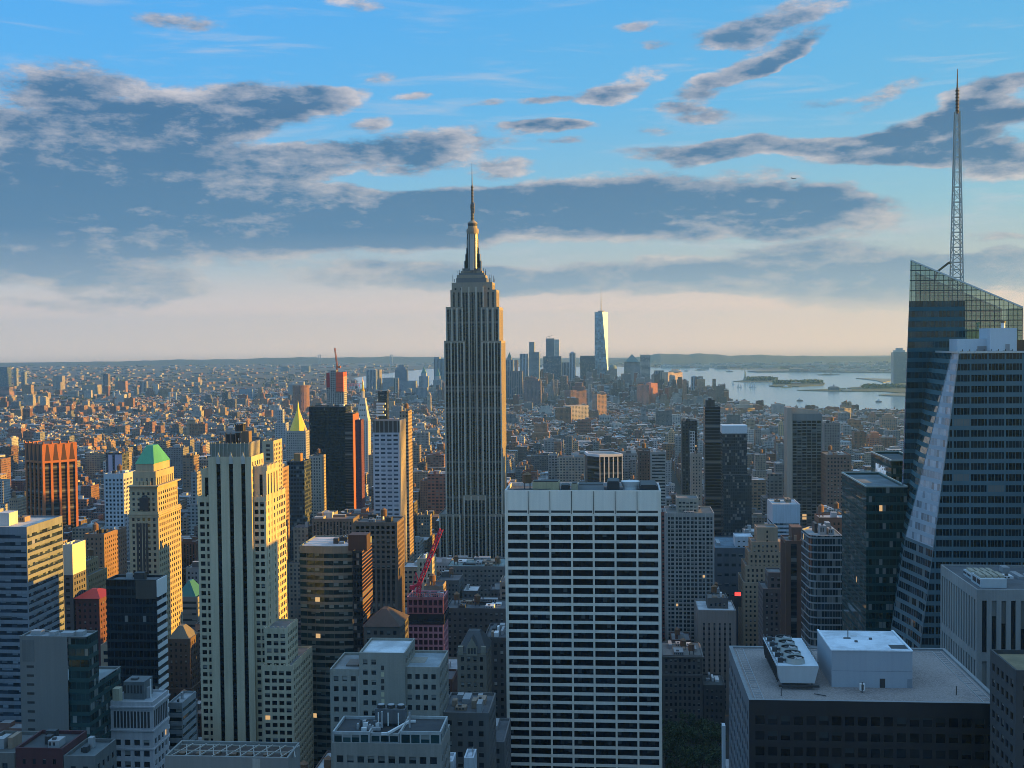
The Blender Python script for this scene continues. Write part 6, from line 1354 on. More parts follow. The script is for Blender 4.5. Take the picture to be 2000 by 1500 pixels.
for row in (
 ('far_tower', 'far dark tower with a green pointed roof, just right of the tallest skyscraper', 987, 1002, 703, 5500, 34, (.26, .27, .28), 'rib', ('spire', 688)),
 ('far_tower', 'far slim brick tower between the green-pointed tower and the blue twin-topped one', 1005, 1011, 703, 5600, 20, BRN, 'grid', None),
 ('far_tower', 'far flat-topped blue tower left of the tall stepped glass one', 1015, 1031, 691, 5750, 40, BLU, 'rib', None),
 ('far_tower', 'far tall glass tower with a narrower raised top and ragged right edge', 1033, 1053, 688, 5450, 40, (.22, .26, .28), 'grid', ('half', 668)),
 ('far_tower', 'far broad blue glass tower carrying a dark unfinished top', 1061, 1096, 696, 5800, 50, GLS, 'glass', None),
 ('far_tower', 'far dark tower top under construction, above the broad blue glass tower', 1066, 1082, 661, 5900, 26, (.16, .20, .24), 'grid', None),
 ('far_tower', 'far pale cream tower peeping out behind the unfinished one', 1081, 1092, 663, 6050, 30, (.55, .52, .46), 'grid', None),
 ('far_tower', 'far low pale blue tower left of the thin dark-topped one', 1097, 1113, 708, 5900, 40, (.30, .34, .38), 'rib', None),
 ('far_tower', 'far thin tower with a dark cap and a lit right edge', 1112, 1124, 690, 5750, 30, BLU, 'rib', ('step', 687)),
 ('far_tower', 'far wide flat blue glass tower directly left of the tapering spired one', 1133, 1162, 695, 5850, 50, (.13, .19, .25), 'glass', None),
 ('far_tower', 'far round-topped tower tucked behind the right of the tapering spired one', 1189, 1205, 720, 6100, 50, (.26, .27, .29), 'grid', ('dome', 712)),
 ('far_tower', 'far broad tower with a stepped pyramid top, right of the tapering spired one', 1219, 1250, 707, 5700, 55, (.25, .26, .27), 'grid', ('pyramid', 692)),
 ('far_tower', 'far straight banded slab tower beside the pyramid-topped one', 1250.5, 1270, 693, 5900, 45, (.32, .33, .33), 'band', None),
 ('far_tower', 'far broad brown slab with a glowing right edge, right of the tallest skyscraper', 987, 1020, 725, 4700, 45, (.19, .17, .18), 'rib', None),
 ('far_tower', 'far dark reddish block below the tall stepped glass tower', 1022, 1056, 744, 4500, 50, (.20, .14, .14), 'grid', ('step', 737)),
 ('far_tower', 'far dark red stepped block below the wide flat glass tower', 1106, 1141, 762, 4400, 50, (.22, .12, .11), 'grid', ('step', 748)),
 ('far_tower', 'far tan tower with a rounded-looking flat top, below the tapering spired tower', 1160, 1181, 770, 3900, 34, (.40, .25, .18), 'grid', ('step', 765)),
 ('far_tower', 'far white gridded slab with sunlit specks, below the dark red stepped block', 1103, 1146, 792, 3700, 40, (.48, .44, .40), 'grid', None),
 ('far_tower', 'far white banded block with a flat roof, at the foot of the tapering spired tower', 1160, 1199, 752, 4900, 40, (.46, .50, .52), 'band', None),
 ('far_tower', 'far red brick slab below the straight banded tower, left one of the pair', 1247, 1264, 752, 4600, 36, RED_, 'grid', None),
 ('far_tower', 'far red brick slab below the straight banded tower, right one of the pair', 1266, 1281, 748, 4650, 36, RED_, 'grid', None),
 ('far_tower', 'far grey-blue tower with a chamfered roof, left of the broad tan gridded one', 1278, 1297, 724, 5400, 50, (.24, .25, .27), 'rib', None),
 ('far_tower', 'far broad tan gridded tower with an arched row at its top, by the water', 1297, 1330, 727, 5350, 50, (.80, .58, .42), 'grid', ('step', 721)),
 ('far_tower', 'far low blue glass tower right of the broad tan gridded one', 1331, 1345, 744, 5500, 36, GLS, 'glass', None),
 ('far_tower', 'far blue tower with a crane-like rooftop, second from the water', 1350, 1363, 736, 5000, 30, BLU, 'rib', ('step', 734)),
 ('far_tower', 'far brown tower with a bright top, last before the open water', 1364, 1374, 758, 4700, 30, (.33, .22, .16), 'grid', None),
 ('far_tower', 'far pale stepped office block by the river with lit horizontal bands', 1424, 1470, 797, 4150, 60, (.40, .34, .28), 'band', ('step', 784)),
 ('far_tower', 'far pinkish brick block left of the pale stepped riverside block', 1408, 1426, 797, 4000, 50, (.36, .22, .16), 'grid', ('step', 790)),
 ('far_tower', 'far tall glass tower standing across the river, cut by the faceted glass tower', 1745, 1772, 688, 6900, 60, (.26, .33, .38), 'glass', ('step', 680)),
 ('far_tower', 'far pale tower with a sunlit right edge beyond the orange netted one', 715, 734, 723, 5600, 40, (.26, .30, .34), 'rib', None),
 ('far_tower', 'far narrow sunlit slab right of the pale tower beyond the netted one', 732, 741, 722, 5700, 60, (.38, .33, .28), 'rib', None),
 ('far_tower', 'far dark blue chamfered tower standing against the harbour', 771, 794, 722, 6000, 50, (.15, .19, .24), 'grid', ('step', 713)),
 ('far_tower', 'far pale wide block in front of the dark blue chamfered tower', 747, 776, 738, 5700, 40, (.30, .33, .36), 'grid', None),
 ('far_tower', 'far flat wide block right of the dark blue chamfered tower', 776, 812, 744, 5500, 40, (.28, .31, .34), 'grid', None),
 ('far_tower', 'far ribbed tower rising close behind the left edge of the tallest skyscraper', 847, 868, 701, 6000, 50, (.24, .27, .30), 'rib', ('half', 697)),
 ('far_tower', 'far pale tower with a gold-lit spire, left of the tallest skyscraper', 818, 836, 735, 5300, 34, (.33, .35, .37), 'grid', ('spire', 716)),
 ('far_tower', 'far stepped tower with a bright pointed top, right beside the tallest skyscraper', 846, 862, 742, 5200, 36, (.36, .36, .35), 'grid', ('spire', 718)),
 ('far_tower', 'far cream slab glowing on its right, at the skyscraper foot', 838, 860, 757, 4900, 36, (.42, .38, .32), 'grid', None),
 ('far_tower', 'far grey block below the gold-lit spire', 812, 834, 757, 4950, 40, (.30, .31, .33), 'grid', None),
 ('far_tower', 'far slender tan shaft lit from the right, in front of the grey block', 769, 778, 739, 5000, 14, (.42, .34, .26), 'rib', None),
 ('far_tower', 'far slender tan tower among low roofs left of the skyscraper', 834, 841, 772, 4200, 18, (.45, .38, .29), 'grid', ('step', 766)),
 ('far_tower', 'far dark blue glass tower cut by the left edge', -8, 14, 717, 7200, 50, (.12, .18, .24), 'glass', None),
 ('far_tower', 'far pale needle tower, left one of a thin pair at the left', 26, 32, 719, 7300, 24, (.34, .36, .38), 'rib', None),
 ('far_tower', 'far pale needle tower, right one of a thin pair at the left', 41, 48, 726, 7200, 26, (.30, .33, .35), 'rib', None),
 ('far_tower', 'far tan slab with a stepped top, left of the grey bridge', 103, 121, 734, 6800, 40, (.33, .29, .26), 'grid', None),
 ('far_tower', 'far grey slab in front of the tan stepped one, left of the grey bridge', 110, 118, 746, 6500, 24, (.27, .24, .22), 'grid', None),
 ('far_tower', 'far broad pinkish hospital-like block at the left edge with a lit end', -12, 18, 756, 5600, 40, (.34, .20, .17), 'band', None),
 ('far_tower', 'far bulky building with a glass front and cream flanks, above the brick housing slabs', 160, 190, 752, 5900, 50, (.38, .34, .28), 'grid', None),
 ('far_tower', 'far dark brown tower right of the bulky glass-fronted building', 201, 211, 730, 6500, 30, (.22, .17, .16), 'rib', None),
 ('far_tower', 'far green-capped brick tower beside the first bridge tower', 224, 232, 745, 6300, 24, (.28, .24, .2), 'grid', ('spire', 734)),
 ('far_tower', 'far orange brick tower with a pale top between the two bridges', 230, 245, 744, 6200, 30, (.36, .19, .13), 'grid', None),
 ('far_tower', 'far thin white-edged tower, left one between the two bridges', 262, 268, 755, 6000, 18, (.38, .33, .28), 'rib', None),
 ('far_tower', 'far thin white-edged tower, right one between the two bridges', 273, 286, 745, 6100, 24, (.33, .31, .30), 'rib', None),
 ('far_tower', 'far orange joined block on the plain left of the round brown tower', 370, 387, 737, 7600, 40, (.42, .27, .18), 'grid', None),
 ('far_tower', 'far long row-like block with a sunlit face on the left plain', 405, 446, 739, 8200, 40, (.42, .33, .25), 'grid', None),
 ('far_tower', 'far dark twin-slab block on the left plain under the haze', 548, 563, 717, 10500, 60, (.16, .18, .20), 'grid', None),
 ('far_tower', 'far dark square block on the left plain, right of the twin-slab one', 588, 603, 715, 10500, 60, (.16, .18, .20), 'grid', None),
 ('far_tower', 'far blue flat block with a tan end below the golden pyramid skyline', 466, 492, 760, 5600, 40, (.22, .27, .33), 'grid', None),
 ('far_tower', 'far orange brick factory block on the right bank with three bays', 1625, 1657, 817, 3400, 50, (.45, .15, .07), 'grid', ('step', 808)),
 ('far_tower', 'far pale tower behind the orange brick factory block', 1644, 1661, 797, 3800, 24, (.42, .35, .27), 'grid', None),
 ('far_tower', 'far orange brick block with a ragged roof, right of the grey brick tower', 1695, 1728, 855, 2700, 40, (.42, .17, .09), 'grid', ('step', 845)),
 ('far_tower', 'far brown tower with a toothed roof near the right shore', 1699, 1712, 812, 3500, 24, (.32, .2, .14), 'grid', ('step', 805)),
 ('far_tower', 'far wide brown block with toothed corners against the water at right', 1722, 1752, 817, 3300, 30, (.33, .21, .15), 'grid', ('step', 808)),
 ('far_tower', 'far grey plain tower left of the faceted glass tower', 1735, 1758, 842, 2500, 26, (.22, .21, .2), 'grid', None),
 ('far_tower', 'far yellow-lit slim block right of the speckled glass tower', 1522, 1531, 830, 2900, 20, (.42, .32, .19), 'grid', ('step', 822)),
 ('far_tower', 'far golden-lit block left of the black tower with a white column', 1306, 1318, 845, 2600, 20, (.44, .33, .2), 'grid', ('step', 838)),
 ('far_tower', 'far white gridded long block by the dark spiked tower', 1277, 1328, 810, 3600, 40, (.46, .43, .40), 'grid', None),
):
    nm, lab, x0, x1, yt, Y, dep, wc, pat, top = row; far(nm, lab, x0, x1, yt, Y, dep, wc, pat=pat, top=top, rot=.5 if any(t in lab for t in ('tan gridded tower with', 'red brick slab', 'pale stepped office', 'white gridded slab', 'tan tower with a rounded', 'orange brick factory', 'stepped block below the wide', 'pinkish brick block left')) else 0.0)
def one_tower():
    Y = 5950; a, b = at(1160.5, 609, Y), at(1187.5, 609, Y); z = (a.z + b.z) / 2; w0 = (b.x - a.x) / 2; cx = (a.x + b.x) / 2; cy_ = Y + 30
    root = thing('spired_tower', 'tallest far tower, tapering blue glass with a bright facet and a thin spire', 'skyscraper', (cx, cy_, 0))
    BG = curtain((.20, .28, .34), (.14, .22, .28), bay=9, flo=8, fx=.9, fy=.85, rough=.12, lit=0); BF = paint((.66, .82, .86), .16, 1.0)  # BF: paler mirror finish on one facet alone, for its sky glare
    hb, ht = 33.5, 33.5; B_ = [(cx + sx * hb, cy_ + sy * hb, 55) for sx, sy in ((-1, -1), (1, -1), (1, 1), (-1, 1))]; r_ = ht * 1.0
    # the top square is turned against the base, so that tall triangles alternate round the shaft
    T = [(cx + 6, cy_ - r_, z), (cx + r_ * .95, cy_ + 6, z), (cx - 6, cy_ + r_, z), (cx - r_ * .95, cy_ - 6, z)]
    m = MB(); f_ = MB()
    for i in range(4):
        j = (i + 1) % 4
        m.poly([B_[i], B_[j], T[i]], BG); (f_ if i == 0 else m).poly([B_[j], T[j], T[i]], BF if i == 0 else BG)
    m.poly(T, roof_mat((.3, .3, .3))); m.prism([p[:2] for p in B_], 0, 55, BG, top=False); m.build('shaft', root); f_.build('bright_facet', root)
    k = MB(); k.cyl(cx, cy_, z, z + 6, 16, 17, 16, GREYM); k.build('ring', root); k = MB(); k.cyl(cx, cy_, z + 6, at(1172, 559, Y).z, 2.6, .5, 8, GREYM); k.build('spire', root); note(1160, 1188, 560, Y, None, rect(cx - 31, cx + 31, cy_ - 31, cy_ + 31))
one_tower()
c = thing('tower_crane', 'tiny far crane on the unfinished tower between the downtown towers', 'crane', (at(1074, 661, 5910).x, 5910, 250)); k = MB(); k.strut(at(1074, 662, 5910), at(1074, 656, 5910), 1.0, STEEL); k.build('mast', c); k = MB(); k.strut(at(1066, 659, 5910), at(1079, 655, 5910), .8, STEEL); k.build('jib', c)
def round_brown():
    Y = 4150; a, b = at(567, 753, Y), at(600, 753, Y); z = a.z; r_ = (b.x - a.x) / 2; root = thing('round_tower', 'far round brown apartment tower on the left plain', 'tower', ((a.x + b.x) / 2, Y + r_, 0)); m = MB(); cx = (a.x + b.x) / 2
    q = [(cx + r_ * cos(-pi + i * pi / 9), Y + r_ + r_ * .8 * sin(-pi + i * pi / 9)) for i in range(10)] + [(cx + r_ * .6, Y + r_ * 1.5), (cx - r_ * .6, Y + r_ * 1.5)]
    m.prism(q, 0, z, curtain((.25, .12, .085), (.05, .04, .04), bay=6, flo=4, fx=.4, fy=.5), roof_mat((.2, .16, .14))); m.build('wall', root); k = MB(); k.box(cx - 6, cx + 12, Y + r_ * .7, Y + r_ * 1.3, z, at(580, 746, Y).z, GREYM); k.build('bulkhead', root); note(567, 600, 746, Y, None, q)
round_brown()
# brick housing slabs of the east side, each a thing
rg = random.Random(12); HS = [(47, 60, 793, 4350), (69, 93, 792, 4200), (93, 107, 796, 4250), (110, 136, 794, 4150), (131, 147, 785, 4800), (149, 170, 792, 4200), (170, 181, 790, 4300), (183, 196, 794, 4250), (196, 217, 794, 4500), (215, 232, 793, 4200), (231, 241, 786, 4600), (236, 249, 794, 4250), (260, 270, 786, 4700), (269, 281, 791, 4300),
  (290, 302, 785, 4600), (342, 369, 788, 4500), (155, 172, 829, 3350), (172, 193, 831, 3400), (206, 213, 839, 3250), (229, 251, 831, 3200), (258, 279, 838, 3150), (275, 290, 817, 3450), (283, 303, 824, 3300), (303, 318, 831, 3250), (318, 330, 795, 4300), (380, 396, 800, 4300), (402, 412, 794, 4500), (430, 448, 803, 4100), (452, 470, 797, 4400), (500, 516, 806, 4000), (470, 486, 818, 3500), (345, 356, 802, 3900), (120, 133, 822, 3600), (20, 36, 800, 4100), (8, 20, 812, 3800)]
for i, (x0, x1, yt, Y) in enumerate(HS):
    wc = rg.choice([(.25, .12, .085), (.28, .15, .10), (.22, .12, .10), (.30, .19, .14)]); lab = '%s brick housing slab on the left plain, %s, %s' % (rg.choice(['dark', 'plain', 'tall', 'flat-topped']), 'in the far row' if Y > 3900 else 'in the near row', 'number %d' % i)
    far('housing_slab', lab, x0, x1 - (x1 - x0) * .28, yt, Y, 30, wc, (.05, .05, .055), group='brick housing slabs on the left plain', cat='apartment block')
# ------------------------------------------------------------------ bridges
def bridge(name, label, towers, Y, ydeck, ytop, ybase, col, deck_px, w=6, Ys=None):
    Ys = Ys or [Y] * len(towers); P0 = at(towers[0], ydeck, Ys[0]); root = thing(name, label, 'bridge', (P0.x, Ys[0], 0)); m_ = paint(col, .6); tops = []
    for px, yy in zip(towers, Ys):
        k = MB(); t, b, d_ = at(px, ytop, yy), at(px, ybase, yy), at(px, ydeck, yy); tops.append(t)
        for sx in (-1, 1): k.box(t.x + sx * w * .75 - w * .22, t.x + sx * w * .75 + w * .22, yy - 3, yy + 3, 0, t.z, m_)
        for f_ in (.0, .45, .93): z = d_.z + (t.z - d_.z) * f_; k.box(t.x - w * .53, t.x + w * .53, yy - 2.5, yy + 2.5, z - w * .12, z + w * .12, m_)
        k.build('pylon', root)
    k = MB(); a, b = at(deck_px[0], ydeck, Ys[0]), at(deck_px[1], ydeck, Ys[-1]); k.strut(a, b, 2.4, m_); k.build('deck', root)
    k = MB(); pts = []
    def sag(p, q, s, n=12):
        for i in range(n):
            u, v = i / n, (i + 1) / n; A, B_ = p.lerp(q, u), p.lerp(q, v); A.z -= s * 4 * u * (1 - u); B_.z -= s * 4 * v * (1 - v); k.strut(A, B_, .7, m_)
            if i % 2 == 0: k.strut(A, Vector((A.x, A.y, P0.z)), .25, m_)
    for p, q in zip(tops, tops[1:]): sag(p, q, (p.z - P0.z) * .9)
    e0, e1 = a.lerp(tops[0], 0), b.copy(); sag(tops[0], a, (tops[0].z - P0.z) * .18); sag(tops[-1], b, (tops[-1].z - P0.z) * .18); k.build('cable', root)
bridge('suspension_bridge', 'small grey suspension bridge far left, with one paired tower and swooping cables', [227], 5300, 784, 763, 790, (.36, .42, .45), (186, 262), 16)
bridge('suspension_bridge', 'second far suspension bridge tower with fanned cables, right of the first', [337], 5200, 785, 766, 791, (.36, .42, .45), (322, 372), 18)
bridge('suspension_bridge', 'faint long bridge on the horizon with two pale portal towers', [624.5, 764.5], 12300, 713, 692.5, 718, (.30, .36, .42), (540, 850), 13, [12200, 12500])
# ------------------------------------------------------------------ harbour islands, statue, boats
def island(name, pts, z, m=None):
    b = MB(); P3 = [on_ground(x, y) for x, y in pts]; q = [(p.x, p.y) for p in P3]; A = sum(q[i - 1][0] * q[i][1] - q[i][0] * q[i - 1][1] for i in range(len(q)))
    if A < 0: q = q[::-1]
    b.prism(q, 0, z, m or wall((.16, .17, .13), .9)); return struct(name, b)
GRS = wall((.045, .065, .03), .95, .4)
island('island', [(1432, 745.5), (1446, 744), (1470, 742.5), (1505, 742.5), (1532, 743.5), (1534, 745.5), (1500, 746.5), (1450, 746.5)], 3, GRS)
island('island', [(1502, 754.5), (1520, 750), (1545, 748.5), (1590, 747), (1611, 749), (1608, 753), (1560, 755.5), (1515, 756)], 4, GRS)
island('shore', [(1557, 762.5), (1600, 761.5), (1660, 758), (1720, 752), (1790, 748), (1900, 745), (1900, 766), (1760, 768), (1720, 765), (1640, 765), (1590, 764)], 3, GRS)
island('pier_land', [(1672, 739.5), (1700, 740), (1740, 741), (1800, 738), (1800, 741), (1745, 743.5), (1725, 748), (1712, 744), (1690, 741.2)], 4)
island('far_shore', [(1460, 726), (1520, 723.5), (1640, 724), (1800, 725), (1900, 726), (1900, 729), (1700, 728), (1560, 727), (1480, 727.5)], 8, wall((.12, .12, .11), .9, .5))
island('pier_land', [(1716, 772.5), (1745, 770), (1800, 770), (1800, 775), (1740, 774)], 4)
def grove(name, label, spots, hgt, n=200, seed=1, sz=5, kind='stuff'):
    rg = random.Random(seed); b = MB(); lm = wall((.05, .085, .035), .9, .5)
    for cx, cy_, rx, ry in spots:
        for i in range(n):
            a, r_ = rg.uniform(0, 2 * pi), math.sqrt(rg.random()); x, y = cx + rx * r_ * cos(a), cy_ + ry * r_ * sin(a); z = hgt * rg.uniform(.15, 1) * (1 - .35 * r_)
            d_ = Vector((rg.gauss(0, 1), rg.gauss(0, 1), rg.gauss(0, 1))).normalized(); u = d_.orthogonal().normalized(); v = d_.cross(u); s = sz * rg.uniform(.5, 1.2); c = Vector((x, y, z + 3))
            b.poly([tuple(c + u * s), tuple(c + v * s), tuple(c - u * s), tuple(c - v * s)], lm)
    o = b.build(name); o['kind'] = kind; return o
sp = []
for x, y in [(1462 + i * 7, 743.6) for i in range(8)] + [(1518 + i * 9, 751 - i * .2) for i in range(10)] + [(1690 + i * 14, 759) for i in range(6)]:
    p = on_ground(x, y); sp.append((p.x, p.y, 22, 60))
grove('island_trees', '', sp, 22, 60, 3, 9)
def statue():
    p = on_ground(1455.5, 743.5); Y = p.y; root = thing('statue', 'tiny far statue with a raised arm on a stone pedestal on the wooded island', 'statue', (p.x, Y, 3)); SGR = wall((.12, .19, .17), .8); zt = at(1455.5, 722.5, Y).z; H = zt - 3
    k = MB(); k.frustum(rect(p.x - 13, p.x + 13, Y - 13, Y + 13), 3, rect(p.x - 9, p.x + 9, Y - 9, Y + 9), 3 + H * .24, wall((.33, .31, .27))); k.frustum(rect(p.x - 7, p.x + 7, Y - 7, Y + 7), 3 + H * .24 + .01, rect(p.x - 5, p.x + 5, Y - 5, Y + 5), 3 + H * .46, wall((.33, .31, .27))); k.build('pedestal', root)
    k = MB(); b0 = 3 + H * .46
    for za, zb_, ra, rb in ((0, .30, 5.4, 4.2), (.30, .52, 4.2, 3.6), (.52, .62, 3.6, 4.0), (.62, .68, 4.0, 1.5), (.68, .78, 1.9, 1.9), (.78, .82, 2.6, 1.0)): k.cyl(p.x, Y, b0 + H * .54 * za, b0 + H * .54 * zb_, ra, rb, 10, SGR)
    k.strut((p.x - 3, Y, b0 + H * .54 * .60), (p.x - 4.6, Y, b0 + H * .54 * .95), 1.1, SGR); k.cyl(p.x - 4.6, Y, b0 + H * .54 * .95, zt, 1.6, .3, 8, wall((.5, .36, .1))); k.build('figure', root)
statue()
for nm, x0, x1, y0, y1, wc, lab in (('island_hall', 1546, 1566, 752, 745.5, (.30, .18, .13), 'far brick hall with low domes on the second wooded island'), ('ferry_terminal', 1620, 1640, 763.5, 753, (.12, .15, .19), 'far dark clock-towered terminal on the low green shore'), ('pier_shed', 1646, 1664, 764, 760, (.5, .5, .45), 'far long white shed on the low green shore')):
    p, q = on_ground(x0, y0), on_ground(x1, y0); root = thing(nm, lab, 'building', ((p.x + q.x) / 2, p.y, 3)); z = at(x0, y1, p.y).z; k = MB(); k.box(p.x, q.x, p.y, p.y + 40, 3, 3 + (z - 3) * .6, wall(wc)); k.build('wall', root)
    k = MB(); w = (q.x - p.x); k.frustum(rect(p.x - 1, q.x + 1, p.y - 1, p.y + 41), 3 + (z - 3) * .6, rect(p.x + w * .2, q.x - w * .2, p.y + 15, p.y + 25), 3 + (z - 3) * .8, wall((.14, .16, .17))); k.build('roof', root)
    k = MB(); cx = (p.x + q.x) / 2; k.frustum(rect(cx - w * .1, cx + w * .1, p.y + 10, p.y + 24), 3 + (z - 3) * .6, rect(cx - w * .02, cx + w * .02, p.y + 16, p.y + 18), z + 6, wall(wc)); k.build('turret', root)
for i, (x, y, s, lab) in enumerate(((1432, 751, 1, 'tiny white sailing boat below the statue island'), (1442, 757, 1, 'tiny white sailing boat, left of the pair lower in the bay'), (1447, 757, .8, 'tiny white sailing boat, right of the pair lower in the bay'), (1466, 757, 1.2, 'tiny white sailing boat, leftmost of the close three mid bay'), (1470, 757, 1, 'tiny white sailing boat, middle of the close three mid bay'), (1474, 757, 1.2, 'tiny white sailing boat, rightmost of the close three mid bay'))):
    p = on_ground(x, y, .3); root = thing('sailing_boat', lab, 'boat', (p.x, p.y, .3), 'sailing boats in the bay'); k = MB(); k.frustum(rect(p.x - 7 * s, p.x + 7 * s, p.y - 2, p.y + 2), .3, rect(p.x - 9 * s, p.x + 9 * s, p.y - 2.6, p.y + 2.6), 2.6, PALE); k.build('hull', root); k = MB(); k.prism([(p.x - 6 * s, p.y - .2), (p.x + .3, p.y - .2), (p.x + .3, p.y + .2), (p.x - 6 * s, p.y + .2)], 3.2, 3.4, PALE); k.poly([(p.x - 6 * s, p.y - .2, 3.4), (p.x + 4 * s, p.y - .2, 3.4), (p.x, p.y - .2, 26 * s)], PALE); k.poly([(p.x + 4 * s, p.y + .2, 3.4), (p.x - 6 * s, p.y + .2, 3.4), (p.x, p.y + .2, 26 * s)], PALE); k.strut((p.x, p.y, 2), (p.x, p.y, 27 * s), .25, STEEL); k.build('sail', root)
for x, y, L, wc, lab in ((1536, 757, 60, (.6, .45, .2), 'small lit ferry passing below the second wooded island'), (1562, 783.5, 26, (.12, .13, .15), 'small dark boat alone on the near water'), (1368, 723.2, 110, (.25, .2, .18), 'far cargo ship lying left in the upper bay'), (1340, 725, 40, (.2, .2, .22), 'far small ship at the left of the upper bay'), (1425, 726, 60, (.2, .2, .2), 'far barge in the upper bay left of the statue'), (1618, 732.5, 160, (.14, .15, .16), 'long dark barge in the upper bay right of the statue'), (1716, 785.5, 24, (.15, .16, .18), 'small launch on the near water at right')):
    p = on_ground(x, y, .3); root = thing('boat', lab, 'boat', (p.x, p.y, .3)); k = MB(); k.frustum(rect(p.x - L * .42, p.x + L * .42, p.y - 5, p.y + 5), .3, rect(p.x - L / 2, p.x + L / 2, p.y - 6, p.y + 6), 5, wall(wc)); k.build('hull', root); k = MB(); k.box(p.x - L * .25, p.x + L * .15, p.y - 4, p.y + 4, 5.01, 10, PALE if L < 100 else wall((.4, .3, .2))); k.box(p.x - L * .1, p.x + L * .05, p.y - 3, p.y + 3, 10.01, 13, PALE); k.build('cabin', root)
# red harbour cranes, white tent, far port
for i, (x, y) in enumerate(((683, 757), (688, 757), (694, 757), (699, 757))):
    p = on_ground(x, y); root = thing('harbour_crane', '%s red port crane beyond the white clock tower' % ['far leftmost', 'far second', 'far third', 'far rightmost'][i], 'crane', (p.x, p.y, 0), 'port cranes'); RC = paint((.5, .08, .10)); z = at(x, 749, p.y).z; k = MB()
    for sx in (-8, 8): k.strut((p.x + sx, p.y, 0), (p.x + sx, p.y, z * .8), 2, RC)
    k.strut((p.x - 8, p.y, z * .5), (p.x + 8, p.y, z * .5), 1.6, RC); k.build('gantry', root); k = MB(); k.strut((p.x - 14, p.y, z * .8), (p.x + 24, p.y, z * .95), 1.8, RC); k.strut((p.x, p.y, z * .8), (p.x, p.y, z * 1.1), 1.5, RC); k.build('boom', root)
p = at(1550.5, 348.5, 1900); root = thing('airplane', 'tiny dark airliner crossing the clouds at upper right', 'airplane', tuple(p)); k = MB(); DKP = paint((.12, .13, .15)); k.strut((p.x - 3.6, p.y, p.z), (p.x + 3.6, p.y, p.z + .2), .5, DKP); k.build('fuselage', root)
for s in (-1, 1): k = MB(); k.poly([(p.x - .8, p.y, p.z), (p.x + .8, p.y, p.z), (p.x - 1.6, p.y + s * 4, p.z + .5), (p.x - 2.2, p.y + s * 4, p.z + .5)][::s], DKP); k.poly([(p.x - .8, p.y, p.z - .1), (p.x + .8, p.y, p.z - .1), (p.x - 1.6, p.y + s * 4, p.z + .45), (p.x - 2.2, p.y + s * 4, p.z + .45)][::-s], DKP); k.build('wing', root)
k = MB(); k.box(p.x - 3.6, p.x - 2.6, p.y - .1, p.y + .1, p.z + .3, p.z + 1.7, DKP); k.build('tail', root)
# ------------------------------------------------------------------ park trees at the bottom
def park_tree(x, y, h, seed, label):
    rg = random.Random(seed); root = thing('tree', label, 'tree', (x, y, 0), 'park trees right of the white slab tower'); k = MB(); BKm = wall((.08, .06, .045), .95)
    k.cyl(x, y, 0, h * .45, .45, .3, 8, BKm)
    for i in range(5): a = i * 1.256 + rg.random(); k.strut((x, y, h * .35), (x + cos(a) * h * .22, y + sin(a) * h * .22, h * .68), .2, BKm, .08)
    k.build('trunk', root); b = MB(); lms = [wall((.022, .05, .020), .9, .4), wall((.05, .085, .03), .9, .4)]
    cl = [(x + rg.gauss(0, h * .17), y + rg.gauss(0, h * .17), h * rg.uniform(.48, .92), h * rg.uniform(.10, .19)) for _ in range(13)]
    for cx, cy_, cz, r_ in cl:
        for i in range(70):
            d_ = Vector((rg.gauss(0, 1), rg.gauss(0, 1), rg.gauss(0, 1))).normalized(); c = Vector((cx, cy_, cz)) + d_ * r_ * rg.uniform(.6, 1.08); u = (d_ + Vector((rg.gauss(0, .5), rg.gauss(0, .5), rg.gauss(0, .5)))).normalized().orthogonal().normalized(); v = d_.cross(u); s = rg.uniform(.35, .75)
            b.poly([tuple(c + u * s), tuple(c + v * s * .7), tuple(c - u * s), tuple(c - v * s * .7)], lms[i % 2])
    b.build('crown', root)
rg = random.Random(4); TREES = []
for i, (px, py) in enumerate([(1300, 1440), (1322, 1432), (1345, 1428), (1368, 1434), (1390, 1440), (1310, 1462), (1334, 1458), (1358, 1460), (1382, 1464), (1300, 1484), (1322, 1486), (1348, 1488), (1372, 1490), (1396, 1486), (1312, 1508), (1338, 1510), (1364, 1512), (1390, 1512), (1404, 1460)]):
    g_ = on_ground(px, py + 22, 0); nm = ['back row', 'second row', 'third row', 'front row'][0 if i < 5 else 1 if i < 9 else 2 if i < 14 else 3]; row = [0, 5, 9, 14][['back row', 'second row', 'third row', 'front row'].index(nm)]
    park_tree(g_.x, g_.y, rg.uniform(17, 22), i, 'dark green park tree in the %s, %s from the white slab tower' % (nm, ['first', 'second', 'third', 'fourth', 'fifth'][min(4, i - row)]) if i < 18 else 'dark green park tree at the right end of the second row'); TREES.append((g_.x, g_.y))
